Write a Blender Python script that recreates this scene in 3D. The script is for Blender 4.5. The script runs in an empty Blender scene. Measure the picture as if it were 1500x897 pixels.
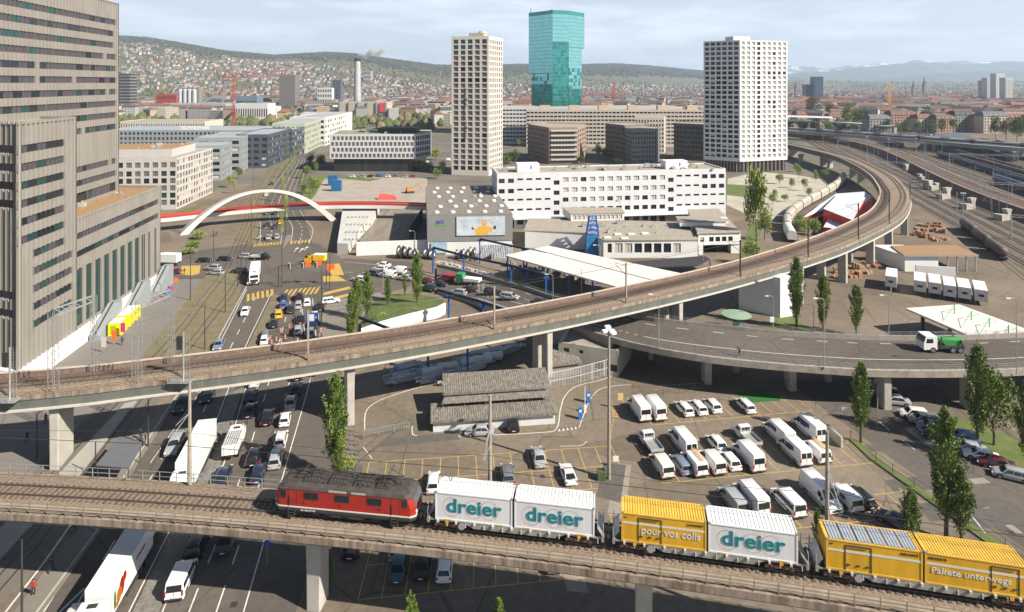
import bpy,bmesh,math,random
from mathutils import Vector,Matrix,noise
R=math.radians
rnd=random.Random(7)
SC=bpy.context.scene
COL=SC.collection
F,HC,CX,CY=900.0,54.0,750.0,122.0
def G(px,py,z=0.0):
 d=F*(HC-z)/(py-CY)
 return Vector(((px-CX)/F*d,d,z))
def AT(px,d,z=0.0):
 return Vector(((px-CX)/F*d,d,z))
def ZAT(py,d):
 return HC-(py-CY)*d/F
cam_d=bpy.data.cameras.new("camera")
cam=bpy.data.objects.new("camera",cam_d)
COL.objects.link(cam)
cam.location=(0,0,HC)
cam.rotation_euler=(R(90),0,0)
cam_d.sensor_width=36
cam_d.lens=36*F/1500
cam_d.shift_y=-(448.5-CY)/1500
cam_d.clip_start=1
cam_d.clip_end=60000
SC.camera=cam
SUN_EL,SUN_AZ=38.5,117.0
W=bpy.data.worlds.new("World")
SC.world=W
W.use_nodes=True
nt=W.node_tree
bg=nt.nodes['Background']
sky=nt.nodes.new('ShaderNodeTexSky')
sky.sky_type='NISHITA'
sky.sun_disc=False
sky.sun_elevation=R(SUN_EL)
sky.sun_rotation=R(SUN_AZ)
sky.altitude=400
sky.air_density=0.8
sky.dust_density=0.9
sky.ozone_density=1.0
tc=nt.nodes.new('ShaderNodeTexCoord')
mp=nt.nodes.new('ShaderNodeMapping')
mp.inputs['Scale'].default_value=(1.0,1.0,7.0)
nt.links.new(tc.outputs['Generated'],mp.inputs['Vector'])
nz=nt.nodes.new('ShaderNodeTexNoise')
nz.inputs['Scale'].default_value=4.5
nz.inputs['Detail'].default_value=9
nz.inputs['Roughness'].default_value=0.62
nt.links.new(mp.outputs['Vector'],nz.inputs['Vector'])
rp=nt.nodes.new('ShaderNodeValToRGB')
rp.color_ramp.elements[0].position=0.46
rp.color_ramp.elements[0].color=(0,0,0,1)
rp.color_ramp.elements[1].position=0.70
rp.color_ramp.elements[1].color=(1,1,1,1)
nt.links.new(nz.outputs['Fac'],rp.inputs['Fac'])
mxf=nt.nodes.new('ShaderNodeMath')
mxf.operation='MULTIPLY_ADD'
mxf.inputs[1].default_value=0.4
mxf.inputs[2].default_value=0.60
nt.links.new(rp.outputs['Color'],mxf.inputs[0])
mx=nt.nodes.new('ShaderNodeMixRGB')
mx.inputs['Color2'].default_value=(11.0,12.0,13.4,1)
sxyz=nt.nodes.new('ShaderNodeSeparateXYZ')
nt.links.new(tc.outputs['Generated'],sxyz.inputs[0])
low=nt.nodes.new('ShaderNodeMapRange')
for k_,v_ in zip(('From Min','From Max','To Min','To Max'),(.12,.34,1,.02)):low.inputs[k_].default_value=v_
nt.links.new(sxyz.outputs['Z'],low.inputs['Value'])
mlow=nt.nodes.new('ShaderNodeMath')
mlow.operation='MULTIPLY'
nt.links.new(mxf.outputs[0],mlow.inputs[0])
nt.links.new(low.outputs['Result'],mlow.inputs[1])
nt.links.new(mlow.outputs[0],mx.inputs['Fac'])
nt.links.new(sky.outputs['Color'],mx.inputs['Color1'])
nt.links.new(mx.outputs['Color'],bg.inputs['Color'])
bg.inputs['Strength'].default_value=0.05
sd=bpy.data.lights.new("sun",'SUN')
sd.energy=5.0
sd.angle=R(0.53)
sd.color=(1.0,0.92,0.805)
sun=bpy.data.objects.new("sun",sd)
COL.objects.link(sun)
_a=R(SUN_AZ);_e=R(SUN_EL)
TOSUN=Vector((math.sin(_a)*math.cos(_e),math.cos(_a)*math.cos(_e),math.sin(_e)))
sun.rotation_euler=(-TOSUN).to_track_quat('-Z','Y').to_euler()
sun.location=(200,-200,300)
SC.view_settings.view_transform='Standard'
SC.view_settings.look='None'
SC.view_settings.exposure=0.86
SC.view_settings.gamma=1
SC.cycles.use_denoising=True
SC.cycles.max_bounces=6
SC.cycles.diffuse_bounces=1
SC.cycles.glossy_bounces=3
SC.cycles.volume_bounces=1
_mats={}
def mat(name,c=(.5,.5,.5),rough=.7,metal=0.0,var=0.0,scale=1.0,coat=0.0,bump=0.0,c2=None,island=0.0,spec=None,stretch=None,emit=None,detail=4):
 if name in _mats:return _mats[name]
 m=bpy.data.materials.new(name)
 _mats[name]=m
 m.use_nodes=True
 n=m.node_tree
 b=n.nodes['Principled BSDF']
 b.inputs['Base Color'].default_value=(*c,1)
 b.inputs['Roughness'].default_value=rough
 b.inputs['Metallic'].default_value=metal
 if coat:b.inputs['Coat Weight'].default_value=coat
 if spec is not None:b.inputs['Specular IOR Level'].default_value=spec
 m.diffuse_color=(*c,1)
 if emit:
  b.inputs['Emission Color'].default_value=(*emit[0],1)
  b.inputs['Emission Strength'].default_value=emit[1]
 if var or bump or c2:
  t=n.nodes.new('ShaderNodeTexCoord')
  vec=t.outputs['Object']
  if stretch:
   q=n.nodes.new('ShaderNodeMapping')
   q.inputs['Scale'].default_value=stretch
   n.links.new(vec,q.inputs['Vector'])
   vec=q.outputs['Vector']
  x=n.nodes.new('ShaderNodeTexNoise')
  x.inputs['Scale'].default_value=scale
  x.inputs['Detail'].default_value=detail
  x.inputs['Roughness'].default_value=.65
  n.links.new(vec,x.inputs['Vector'])
  if var or c2:
   r=n.nodes.new('ShaderNodeValToRGB')
   e=r.color_ramp.elements
   e[0].position=.32;e[1].position=.68
   if c2:
    e[0].color=(*c,1);e[1].color=(*c2,1)
   else:
    e[0].color=(*[max(0,k*(1-var))for k in c],1)
    e[1].color=(*[min(1,k*(1+var))for k in c],1)
   n.links.new(x.outputs['Fac'],r.inputs['Fac'])
   n.links.new(r.outputs['Color'],b.inputs['Base Color'])
  if bump:
   bp=n.nodes.new('ShaderNodeBump')
   bp.inputs['Strength'].default_value=bump
   bp.inputs['Distance'].default_value=.05
   n.links.new(x.outputs['Fac'],bp.inputs['Height'])
   n.links.new(bp.outputs['Normal'],b.inputs['Normal'])
 if island:
  g=n.nodes.new('ShaderNodeNewGeometry')
  h=n.nodes.new('ShaderNodeHueSaturation')
  ma=n.nodes.new('ShaderNodeMapRange')
  ma.inputs['To Min'].default_value=1-island
  ma.inputs['To Max'].default_value=1+island
  n.links.new(g.outputs['Random Per Island'],ma.inputs['Value'])
  n.links.new(ma.outputs['Result'],h.inputs['Value'])
  src=b.inputs['Base Color'].links[0].from_socket if b.inputs['Base Color'].is_linked else None
  if src:n.links.new(src,h.inputs['Color'])
  else:h.inputs['Color'].default_value=(*c,1)
  n.links.new(h.outputs['Color'],b.inputs['Base Color'])
 return m
def ground_mat(name,base,patch=.12,fine=.18,sc1=.035,crack=True):
 """asphalt: large repair patches, fine grain, dark tar seams"""
 if name in _mats:return _mats[name]
 m=bpy.data.materials.new(name);_mats[name]=m
 m.use_nodes=True;n=m.node_tree;b=n.nodes['Principled BSDF']
 b.inputs['Roughness'].default_value=.92
 b.inputs['Specular IOR Level'].default_value=.25
 t=n.nodes.new('ShaderNodeTexCoord');vec=t.outputs['Object']
 def N(scale,det,ro=.6):
  x=n.nodes.new('ShaderNodeTexNoise');x.inputs['Scale'].default_value=scale
  x.inputs['Detail'].default_value=det;x.inputs['Roughness'].default_value=ro
  n.links.new(vec,x.inputs['Vector']);return x.outputs['Fac']
 def MR(s,a0,a1,b0,b1):
  x=n.nodes.new('ShaderNodeMapRange');n.links.new(s,x.inputs['Value'])
  for k,v in zip(('From Min','From Max','To Min','To Max'),(a0,a1,b0,b1)):x.inputs[k].default_value=v
  return x.outputs['Result']
 def M(op,a,c):
  x=n.nodes.new('ShaderNodeMath');x.operation=op;n.links.new(a,x.inputs[0])
  if isinstance(c,float):x.inputs[1].default_value=c
  else:n.links.new(c,x.inputs[1])
  return x.outputs[0]
 f=M('MULTIPLY',MR(N(sc1,6),.3,.7,1-patch,1+patch),MR(N(.9,8,.75),.25,.75,1-fine,1+fine))
 vo=n.nodes.new('ShaderNodeTexVoronoi');vo.inputs['Scale'].default_value=.055
 n.links.new(vec,vo.inputs['Vector'])
 sx=n.nodes.new('ShaderNodeSeparateColor');n.links.new(vo.outputs['Color'],sx.inputs[0])
 f=M('MULTIPLY',f,MR(sx.outputs[0],0,1,1-patch*.6,1+patch*.5))
 if crack:
  v2=n.nodes.new('ShaderNodeTexVoronoi');v2.feature='DISTANCE_TO_EDGE';v2.inputs['Scale'].default_value=.07
  n.links.new(vec,v2.inputs['Vector'])
  f=M('MULTIPLY',f,MR(v2.outputs['Distance'],.0,.009,.6,1.0))
 mixc=n.nodes.new('ShaderNodeVectorMath');mixc.operation='SCALE'
 mixc.inputs[0].default_value=base
 n.links.new(f,mixc.inputs['Scale'])
 n.links.new(mixc.outputs['Vector'],b.inputs['Base Color'])
 return m
WHITE=mat('white_paint',(.70,.70,.68),.5,c2=(.78,.78,.76),scale=.3,stretch=(1,1,.4),detail=8)
ASPH=ground_mat('asphalt_road',(.114,.098,.083),.2,.24)
LOT=ground_mat('asphalt_lot',(.180,.148,.112),.22,.28)
PAVE=ground_mat('pavement',(.21,.187,.158),.10,.12)
COBBLE=mat('cobble',(.17,.16,.145),.9,var=.35,scale=2.2,bump=.3)
YARD=ground_mat('yard_ground',(.182,.147,.110),.24,.28)
GRASS=mat('grass',(.065,.105,.020),.95,c2=(.14,.165,.045),scale=.35,bump=.5,detail=8)
DRYGRASS=mat('dry_grass',(.13,.115,.06),.95,c2=(.20,.165,.10),scale=.5,bump=.5,detail=8)
BALLAST=mat('ballast',(.125,.09,.062),.95,c2=(.31,.24,.175),scale=4.5,bump=.9,detail=8)
BALLASTD=mat('ballast_rusty',(.085,.055,.04),.95,c2=(.17,.115,.085),scale=3.5,bump=.9,detail=8)
STEEL=mat('rail_steel',(.16,.13,.11),.45,.6)
SLEEPER=mat('sleeper_wood',(.115,.09,.07),.9,var=.4,scale=2,island=.3)
CONC=mat('concrete',(.40,.375,.33),.85,var=.12,scale=.5,bump=.15)
CONCD=mat('concrete_dark',(.20,.19,.17),.9,var=.25,scale=.5,bump=.15)
STAIN=mat('concrete_stained',(.115,.075,.05),.9,c2=(.36,.30,.235),scale=.9,stretch=(1.5,1.5,.25),bump=.2,detail=8)
GIRD=mat('girder_green_grey',(.085,.095,.082),.75,c2=(.14,.145,.125),scale=.5,stretch=(1,1,.3),detail=8)
METAL=mat('galvanised',(.42,.43,.42),.45,.5,var=.1)
DMETAL=mat('dark_metal',(.06,.06,.058),.6,.4)
RAILING=mat('railing_brown',(.26,.20,.15),.6,.3)
POLE=mat('pole_concrete',(.30,.26,.21),.85,var=.15)
LINEW=mat('line_white',(.62,.61,.57),.8,var=.18,scale=1.5)
LINEY=mat('line_yellow',(.48,.32,.07),.8,var=.18,scale=1.5)
GLASS=mat('glass_dark',(.018,.022,.026),.08,0,spec=.6)
GLASS2=mat('glass_teal',(.03,.085,.075),.08,.3)
BLIND=mat('blind_grey',(.16,.145,.14),.7)
PURP=mat('blind_purple_grey',(.075,.066,.072),.6)
BLINDL=mat('blind_light',(.50,.465,.41),.7)
TYRE=mat('tyre',(.018,.018,.018),.85)
RIM=mat('rim',(.38,.38,.39),.35,.8)
BLACKP=mat('black_plastic',(.03,.03,.03),.6)
BLUE=mat('crane_blue',(.012,.10,.33),.45,var=.1)
GRAVELROOF=mat('gravel_roof',(.27,.235,.19),.95,c2=(.36,.32,.265),scale=.6,detail=8)
GREENROOF=mat('sedum_roof',(.27,.15,.07),.95,c2=(.33,.22,.11),scale=1.2,detail=8)
LAMPG=mat('lamp_glass',(.75,.76,.74),.3)
REDL=mat('tail_light',(.35,.012,.01),.3)
ORANGE=mat('orange_sign',(.85,.16,.02),.5)
SKIN=mat('skin',(.5,.3,.22),.6)
class MB:
 def __init__(s):s.v=[];s.f=[];s.m=[]
 def add(s,vs,fs,m=0):
  o=len(s.v);s.v+=[tuple(p)for p in vs]
  for f in fs:s.f.append(tuple(i+o for i in f));s.m.append(m)
 def quad(s,a,b,c,d,m=0):s.add([a,b,c,d],[(0,1,2,3)],m)
 def box(s,x0,x1,y0,y1,z0,z1,m=0,M=None):
  vs=[Vector(p)for p in((x0,y0,z0),(x1,y0,z0),(x1,y1,z0),(x0,y1,z0),(x0,y0,z1),(x1,y0,z1),(x1,y1,z1),(x0,y1,z1))]
  if M:vs=[M@p for p in vs]
  s.add(vs,[(0,3,2,1),(4,5,6,7),(0,1,5,4),(1,2,6,5),(2,3,7,6),(3,0,4,7)],m)
 def cbox(s,c,sz,yaw=0,m=0):
  M=Matrix.Translation(c)@Matrix.Rotation(yaw,4,'Z')
  s.box(-sz[0]/2,sz[0]/2,-sz[1]/2,sz[1]/2,-sz[2]/2,sz[2]/2,m,M)
 def prism(s,poly,z0,z1,m=0,mtop=None):
  """poly: list of xy, counterclockwise preferred"""
  n=len(poly)
  area=sum(poly[i][0]*poly[(i+1)%n][1]-poly[(i+1)%n][0]*poly[i][1]for i in range(n))
  if area<0:poly=list(reversed(poly))
  b=[(p[0],p[1],z0)for p in poly];t=[(p[0],p[1],z1)for p in poly]
  s.add(b+t,[(i,(i+1)%n,(i+1)%n+n,i+n)for i in range(n)]+[tuple(range(n-1,-1,-1))],m)
  s.add(t,[tuple(range(n))],m if mtop is None else mtop)
 def sheet(s,poly,z=None,m=0):
  n=len(poly)
  area=sum(poly[i][0]*poly[(i+1)%n][1]-poly[(i+1)%n][0]*poly[i][1]for i in range(n))
  if area<0:poly=list(reversed(poly))
  s.add([(p[0],p[1],p[2]if z is None else z)for p in poly],[tuple(range(n))],m)
 def tube(s,p,q,r,n=6,r2=None,m=0,cap=True):
  p=Vector(p);q=Vector(q);d=q-p
  if d.length<1e-6:return
  d.normalize()
  a=d.orthogonal().normalized();b=d.cross(a)
  r2=r if r2 is None else r2
  vs=[p+(a*math.cos(k*2*math.pi/n)+b*math.sin(k*2*math.pi/n))*r for k in range(n)]+[q+(a*math.cos(k*2*math.pi/n)+b*math.sin(k*2*math.pi/n))*r2 for k in range(n)]
  fs=[(k,(k+1)%n,(k+1)%n+n,k+n)for k in range(n)]
  if cap:fs+=[tuple(range(n-1,-1,-1)),tuple(range(n,2*n))]
  s.add(vs,fs,m)
 def path(s,pts,r,n=5,m=0):
  for a,b in zip(pts,pts[1:]):s.tube(a,b,r,n,m=m)
 def strip(s,L,Rr,m=0):
  """two polylines -> quads, facing up if Rr is to the right of travel"""
  for i in range(len(L)-1):
   s.quad(Rr[i],Rr[i+1],L[i+1],L[i],m)
 def loft(s,rings,m=0,caps=True,close=True):
  n=len(rings[0]);o=[]
  for r in rings:o+=list(r)
  fs=[]
  for j in range(len(rings)-1):
   for i in range(n if close else n-1):
    fs.append((j*n+i,j*n+(i+1)%n,(j+1)*n+(i+1)%n,(j+1)*n+i))
  if caps:fs+=[tuple(range(n-1,-1,-1)),tuple(range((len(rings)-1)*n,len(rings)*n))]
  s.add(o,fs,m)
 def lathe(s,c,prof,n=12,m=0):
  rings=[[(c[0]+r*math.cos(k*2*math.pi/n),c[1]+r*math.sin(k*2*math.pi/n),c[2]+z)for k in range(n)]for r,z in prof]
  s.loft(rings,m)
 def mesh(s,name,mats):
  me=bpy.data.meshes.new(name)
  me.from_pydata(s.v,[],s.f)
  for x in(mats if isinstance(mats,(list,tuple))else[mats]):me.materials.append(x)
  if any(s.m):me.polygons.foreach_set('material_index',s.m)
  me.update()
  return me
 def build(s,name,mats,parent=None,smooth=False,loc=None,yaw=None,**tg):
  me=s.mesh(name,mats)
  if smooth:me.polygons.foreach_set('use_smooth',[True]*len(me.polygons))
  return link(name,me,parent,loc,yaw,**tg)
def link(name,me,parent=None,loc=None,yaw=None,**tg):
 o=bpy.data.objects.new(name,me)
 COL.objects.link(o)
 if parent is not None:o.parent=parent
 if loc is not None:o.location=loc
 if yaw is not None:o.rotation_euler=(0,0,yaw)
 return tag(o,**tg)
def tag(o,label=None,cat=None,group=None,kind=None):
 if label:o['label']=label
 if cat:o['category']=cat
 if group:o['group']=group
 if kind:o['kind']=kind
 return o
def empty(name,loc=(0,0,0),yaw=0,label=None,cat=None,group=None):
 o=bpy.data.objects.new(name,None)
 o.empty_display_size=.5
 COL.objects.link(o);o.location=loc;o.rotation_euler=(0,0,yaw)
 return tag(o,label,cat,group)
KIDS={}
def kids(o):
 return[c for c in o.children]
def copy_tree(o,parent=None,**tg):
 c=o.copy();COL.objects.link(c)
 if parent is not None:c.parent=parent
 for ch in kids(o):copy_tree(ch,c)
 return tag(c,**tg)
def struct(name,mb,mats,**k):
 return mb.build(name,mats,kind='structure',**k)
ORD=['first','second','third','fourth','fifth','sixth','seventh','eighth','ninth','tenth','eleventh','twelfth','thirteenth','fourteenth','fifteenth','sixteenth','seventeenth','eighteenth','nineteenth','twentieth','twenty-first','twenty-second','twenty-third','twenty-fourth','twenty-fifth']
def text(name,s,size,M,m,parent,bold=0.0,extr=.012,align='LEFT',width=None):
 cu=bpy.data.curves.new(name,'FONT')
 cu.body=s;cu.size=size;cu.extrude=extr;cu.offset=bold;cu.align_x=align
 cu.resolution_u=3
 t=bpy.data.objects.new(name,cu)
 COL.objects.link(t)
 bpy.context.view_layer.update()
 me=bpy.data.meshes.new_from_object(t.evaluated_get(bpy.context.evaluated_depsgraph_get()))
 bpy.data.objects.remove(t);bpy.data.curves.remove(cu)
 me.name=name
 if not me.vertices:return None
 if width:
  xs=[v.co.x for v in me.vertices];k=width/(max(xs)-min(xs))
  for v in me.vertices:v.co.x*=k
 me.materials.clear();me.materials.append(m)
 o=bpy.data.objects.new(name,me)
 COL.objects.link(o)
 o.parent=parent
 o.matrix_local=M
 return o
def resample(pts,step):
 pts=[Vector(p)for p in pts]
 out=[]
 P=[pts[0]*2-pts[1]]+pts+[pts[-1]*2-pts[-2]]
 for i in range(1,len(P)-2):
  n=max(1,int((P[i+1]-P[i]).length/step))
  for k in range(n):
   t=k/n;a,b,c,d=P[i-1],P[i],P[i+1],P[i+2]
   out.append(.5*((2*b)+(c-a)*t+(2*a-5*b+4*c-d)*t*t+(-a+3*b-3*c+d)*t**3))
 out.append(pts[-1]);return out
def offs(pts,o,dz=0.0):
 """offset polyline to the left by o (list or number)"""
 r=[]
 for i,p in enumerate(pts):
  a=pts[max(0,i-1)];b=pts[min(len(pts)-1,i+1)]
  d=Vector((b[0]-a[0],b[1]-a[1],0)).normalized()
  k=o[i]if isinstance(o,(list,tuple))else o
  r.append(Vector((p[0]-d.y*k,p[1]+d.x*k,p[2]+dz)))
 return r
_wm={}
def winmesh(w,h,style,fr=None):
 key=(round(w,1),round(h,1),style,fr)
 if key in _wm:return _wm[key]
 b=MB();t=.07
 b.box(0,w,.03,.05,0,h,0)
 f=1
 for x0,x1,z0,z1 in((0,t,0,h),(w-t,w,0,h),(t,w-t,0,t),(t,w-t,h-t,h)):
  b.box(x0,x1,-.03,.029,z0,z1,f)
 if w>1.4:b.box(w/2-.04,w/2+.04,-.03,.029,t,h-t,f)
 if style=='half':
  b.box(t,w-t,.0,.028,h*.45,h-t,2)
 gm={'purple':PURP,'dark':GLASS,'half':GLASS,'teal':GLASS2,'blind':BLIND,'light':BLINDL}[style]
 me=b.mesh('window',[gm,fr or DMETAL,BLINDL])
 _wm[key]=me
 return me
def facade(wall,p0,p1,z0,z1,wins,depth=.3,m=0):
 """p0 -> p1 with the outside on the right hand; wins (u0,u1,v0,v1) metres along / absolute z"""
 p0=Vector((p0[0],p0[1],0));p1=Vector((p1[0],p1[1],0))
 L=(p1-p0).length;u=(p1-p0)/L;n=Vector((u.y,-u.x,0))
 def P(a,z,dd=0):q=p0+u*a-n*dd;return(q.x,q.y,z)
 us=sorted({0.0,round(L,3)}|{round(w[0],3)for w in wins}|{round(w[1],3)for w in wins})
 vs=sorted({z0,z1}|{round(w[2],3)for w in wins}|{round(w[3],3)for w in wins})
 S={}
 for w in wins:S[(round(w[0],3),round(w[2],3))]=w
 opn=set()
 for w in wins:
  a0,a1,b0,b1=[round(k,3)for k in w[:4]]
  for i in range(len(us)-1):
   if us[i]>=a0-1e-4 and us[i+1]<=a1+1e-4:
    for j in range(len(vs)-1):
     if vs[j]>=b0-1e-4 and vs[j+1]<=b1+1e-4:opn.add((i,j))
 for j in range(len(vs)-1):
  i=0
  while i<len(us)-1:
   if(i,j)in opn:i+=1;continue
   k=i
   while k<len(us)-1 and(k,j)not in opn:k+=1
   wall.quad(P(us[i],vs[j]),P(us[k],vs[j]),P(us[k],vs[j+1]),P(us[i],vs[j+1]),m)
   i=k
 for w in wins:
  a0,a1,b0,b1=w[:4]
  wall.quad(P(a0,b0),P(a0,b1),P(a0,b1,depth),P(a0,b0,depth),m)
  wall.quad(P(a1,b0),P(a1,b0,depth),P(a1,b1,depth),P(a1,b1),m)
  wall.quad(P(a0,b0),P(a0,b0,depth),P(a1,b0,depth),P(a1,b0),m)
  wall.quad(P(a0,b1),P(a1,b1),P(a1,b1,depth),P(a0,b1,depth),m)
 yaw=math.atan2(u.y,u.x)
 return[(Vector(P(w[0],w[2],depth-.04)),yaw,w[1]-w[0],w[3]-w[2],(w[4]if len(w)>4 else 'dark'))for w in wins]
def panes(lst,parent,limit=100,fr=None,dist_key=None):
 """first `limit` windows as parts, the rest as one stuff part"""
 for k,(p,yaw,w,h,st)in enumerate(lst[:limit]):
  link('window',winmesh(w,h,st,fr),parent,p,yaw)
 rest=lst[limit:]
 if rest:
  b=MB();gm=[GLASS,BLIND,BLINDL,GLASS2,fr or DMETAL,PURP]
  ix={'dark':0,'half':0,'blind':1,'light':2,'teal':3,'purple':5}
  for p,yaw,w,h,st in rest:
   M=Matrix.Translation(p)@Matrix.Rotation(yaw,4,'Z')
   b.add([M@Vector(q)for q in((0,.03,0),(w,.03,0),(w,.03,h),(0,.03,h))],[(0,1,2,3)],ix[st])
   if w>1.4:b.box(w/2-.05,w/2+.05,0,.025,0,h,4,M)
  b.build('window',gm,parent,kind='stuff')
def psheet(name,px,z,m):
 b=MB();b.sheet([G(x,y)for x,y in px],z);return struct(name,b,m)
def wsheet(name,pts,z,m):
 b=MB();b.sheet(pts,z);return struct(name,b,m)
CITYG=mat('city_ground',(.085,.095,.055),.95,c2=(.17,.16,.125),scale=.02,detail=10)
b=MB()
for ix in range(-8,8):
 for iy in range(-1,8):
  b.sheet([(ix*1500,iy*1500),(ix*1500+1500,iy*1500),(ix*1500+1500,iy*1500+1500),(ix*1500,iy*1500+1500)],0)
struct('ground',b,CITYG)
wsheet('yard_surface',[(-140,15),(210,15),(215,110),(225,180),(230,330),(-150,330)],.004,YARD)
wsheet('yard_surface',[(-300,332),(255,332),(245,640),(-300,640)],.003,ground_mat('town_ground',(.155,.14,.115),.2,.2))
RL=[(-47.6,30),(-48.3,62.7),(-50,75),(-53,84.2),(-57.5,104.7),(-60.7,125),(-66,146),(-70.3,163)]
RR=[(-17,30),(-20.5,62),(-24,83),(-26.5,95),(-31,112),(-36.5,130),(-42,148),(-46,158)]
wsheet('road',RL+list(reversed(RR)),.008,ASPH)
psheet('road',[(226,378),(300,366),(368,357),(465,357),(500,378),(600,384),(612,400),(600,420),(545,436),(470,441),(420,433.5),(350,428),(322,408),(226,410)],.012,ASPH)
wsheet('road',[(-86,204),(-96,230),(-108,259),(-123,308),(-156,430),(-205,620),(-189,620),(-141,430),(-99,289),(-83,246),(-66,204)],.008,ASPH)
wsheet('plaza_paving',[(-88.5,116),(-94,164),(-100,176),(-82,182),(-74,168),(-69,140),(-66,118),(-66,60),(-110,60)],.006,ground_mat('plaza_grey',(.19,.175,.158),.08,.1))
psheet('sidewalk',[(480,441),(560,428),(548,452),(520,492),(466,498),(470,470)],.016,PAVE)
def raised(name,pts,h,m,z0=.006):
 b=MB();b.prism(pts,z0,h,1,0);return struct(name,b,[m,PAVE])
ML=[(-38.3,40),(-38.7,62.7),(-42.8,83),(-49,106),(-54,125),(-61,156.5)]
MR_=[(-35.8,40),(-36.1,62.7),(-40.2,83),(-47.6,109),(-52.2,125.8),(-58.8,156)]
i3=3
raised('median',ML[:4]+list(reversed(MR_[:4])),.14,COBBLE)
raised('grass_median',[(-49.6,108.5),(-54,125),(-61,156.5),(-58.8,156),(-52.2,125.8),(-48,111)],.15,DRYGRASS)
raised('sidewalk',[(-50.2,40),(-50.8,62.7),(-52.9,75),(-55.6,84.2),(-58.6,95),(-57,104),(-55,96),(-52.4,84.2),(-49.6,75),(-47.9,62.7),(-47.2,40)],.13,PAVE)
b=MB()
for A in([p for p in RL[:]],):
 L=[Vector((p[0],p[1],.15))for p in A];Q=offs(L,.25)
 b.strip(Q,L)
 b.strip(L,[Vector((p[0],p[1],.0))for p in A])
struct('kerb',b,CONC)
psheet('traffic_island',[(414,366),(425,352),(428,345),(420,345),(416,355)],.09,PAVE)
psheet('grass_verge',[(270,372),(288,355),(298,340),(290,339),(276,352),(272,360)],.05,GRASS)
psheet('grass_verge',[(233,330),(262,320),(300,300),(320,290),(300,298),(233,318)],.05,GRASS)
psheet('grass_verge',[(448,300),(462,286),(475,262),(500,262),(540,266),(560,262),(470,258),(455,262)],.05,GRASS)
def dash(b,pts,w,on,off_,z,m=0):
 P=resample([(x,y,0)for x,y in pts],.5)
 d=0;i=0
 seg=[]
 for a,c in zip(P,P[1:]):
  if off_==0 or(d%(on+off_))<on:
   t=(c-a).normalized();n=Vector((-t.y,t.x,0))*w/2
   b.quad((a.x+n.x,a.y+n.y,z),(a.x-n.x,a.y-n.y,z),(c.x-n.x,c.y-n.y,z),(c.x+n.x,c.y+n.y,z),m)
  d+=(c-a).length
def wl(*px):return[tuple(G(x,y)[:2])for x,y in px]
b=MB();zl=.018
def lerp_line(A,B_,t):return[(A[k][0]*(1-t)+B_[k][0]*t,A[k][1]*(1-t)+B_[k][1]*t)for k in range(len(A))]
LA=[(-48.3,62.7),(-53,84.2),(-57.5,104.7),(-60.7,125),(-70,161)]
LB=[(-38.7,62.7),(-42.8,83),(-49,106),(-54,125),(-61.5,158)]
dash(b,[(x+.5,y)for x,y in LA],.14,1,0,zl);dash(b,[(x-.4,y)for x,y in LB],.14,1,0,zl)
dash(b,lerp_line(LA[:4],LB[:4],.36),.15,3,3.5,zl);dash(b,lerp_line(LA[:4],LB[:4],.66),.15,3,3.5,zl)
dash(b,lerp_line(LA[3:],LB[3:],.5),.15,3,4,zl)
RA=[(-36.1,62.7),(-40.2,83),(-47.6,109),(-52.2,125.8),(-58.6,155)]
RB=[(-27.4,62.7),(-31.6,85),(-37.2,114),(-41.5,130),(-50,154)]
dash(b,[(x+.4,y)for x,y in RA],.14,1,0,zl);dash(b,RB,.14,1,0,zl)
for t in(.36,.68):dash(b,lerp_line(RA,RB,t),.15,3,3,zl)
dash(b,[(-44.5,132),(-52.5,153)],.14,1,0,zl)
dash(b,wl((8,897),(60,830),(105,767)),.2,1,0,zl)
dash(b,wl((300,566),(262,620),(220,680)),.12,1,0,.14)
A0=G(113,862)
b.quad((A0.x-.12,A0.y-5,zl),(A0.x+.12,A0.y-5,zl),(A0.x+.9,A0.y,zl),(A0.x+.66,A0.y,zl))
b.sheet([(A0.x-.75,A0.y-3.6),(A0.x+.0,A0.y-6.2),(A0.x+.55,A0.y-3.6)],zl)
dash(b,wl((480,398),(560,402),(640,418)),.14,2.5,2.5,zl)
dash(b,wl((505,384),(600,392)),.14,1,0,zl)
NL=[(-84.5,206),(-95,232),(-106,259),(-121,308),(-153,430)]
NR=[(-68,206),(-74,228),(-85,250),(-101,291),(-143,430)]
for t,on,of in((0,1,0),(.22,3,3),(.42,3,0),(.62,3,0),(.8,3,3),(1,1,0)):dash(b,lerp_line(NL,NR,t),.16,on,of,zl)
def arrow(px,py,s=1.0):
 p=G(px,py);x,y=p.x,p.y
 b.quad((x-.12*s,y-2*s,zl),(x+.12*s,y-2*s,zl),(x-.2*s,y+1*s,zl),(x-.44*s,y+1*s,zl))
 b.sheet([(x-.9*s,y+1*s),(x+.3*s,y+1*s),(x-.45*s,y+2.6*s)],zl)
for a in((434.5,366),(442,367),(449,364.5),(380,348),(391,333)):arrow(*a,1.1)
struct('road_markings',b,LINEW)
b=MB()
def zebra(p0,p1,n,ln,w=.5,dirx=-.35):
 a=G(*p0);c=G(*p1)
 for k in range(n):
  q=a.lerp(c,(k+.5)/n);wd=(c-a).length/n*w/2
  u=(c-a).normalized()
  e=Vector((dirx,1,0)).normalized()*ln/2
  b.quad(*[(v.x,v.y,.02)for v in(q-u*wd-e,q+u*wd-e,q+u*wd+e,q-u*wd+e)])
zebra((360,437),(402,428),6,5.5,.55,-.42)
zebra((414,430),(468,425),8,5.5,.5,-.1)
zebra((371,359.5),(414,356),9,4,.55,-.2)
zebra((425,355.5),(455,353),6,4,.55,-.2)
b.sheet([G(x,y)for x,y in((266,390),(294,389),(292,401),(281,404),(264,402))],.02)
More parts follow.
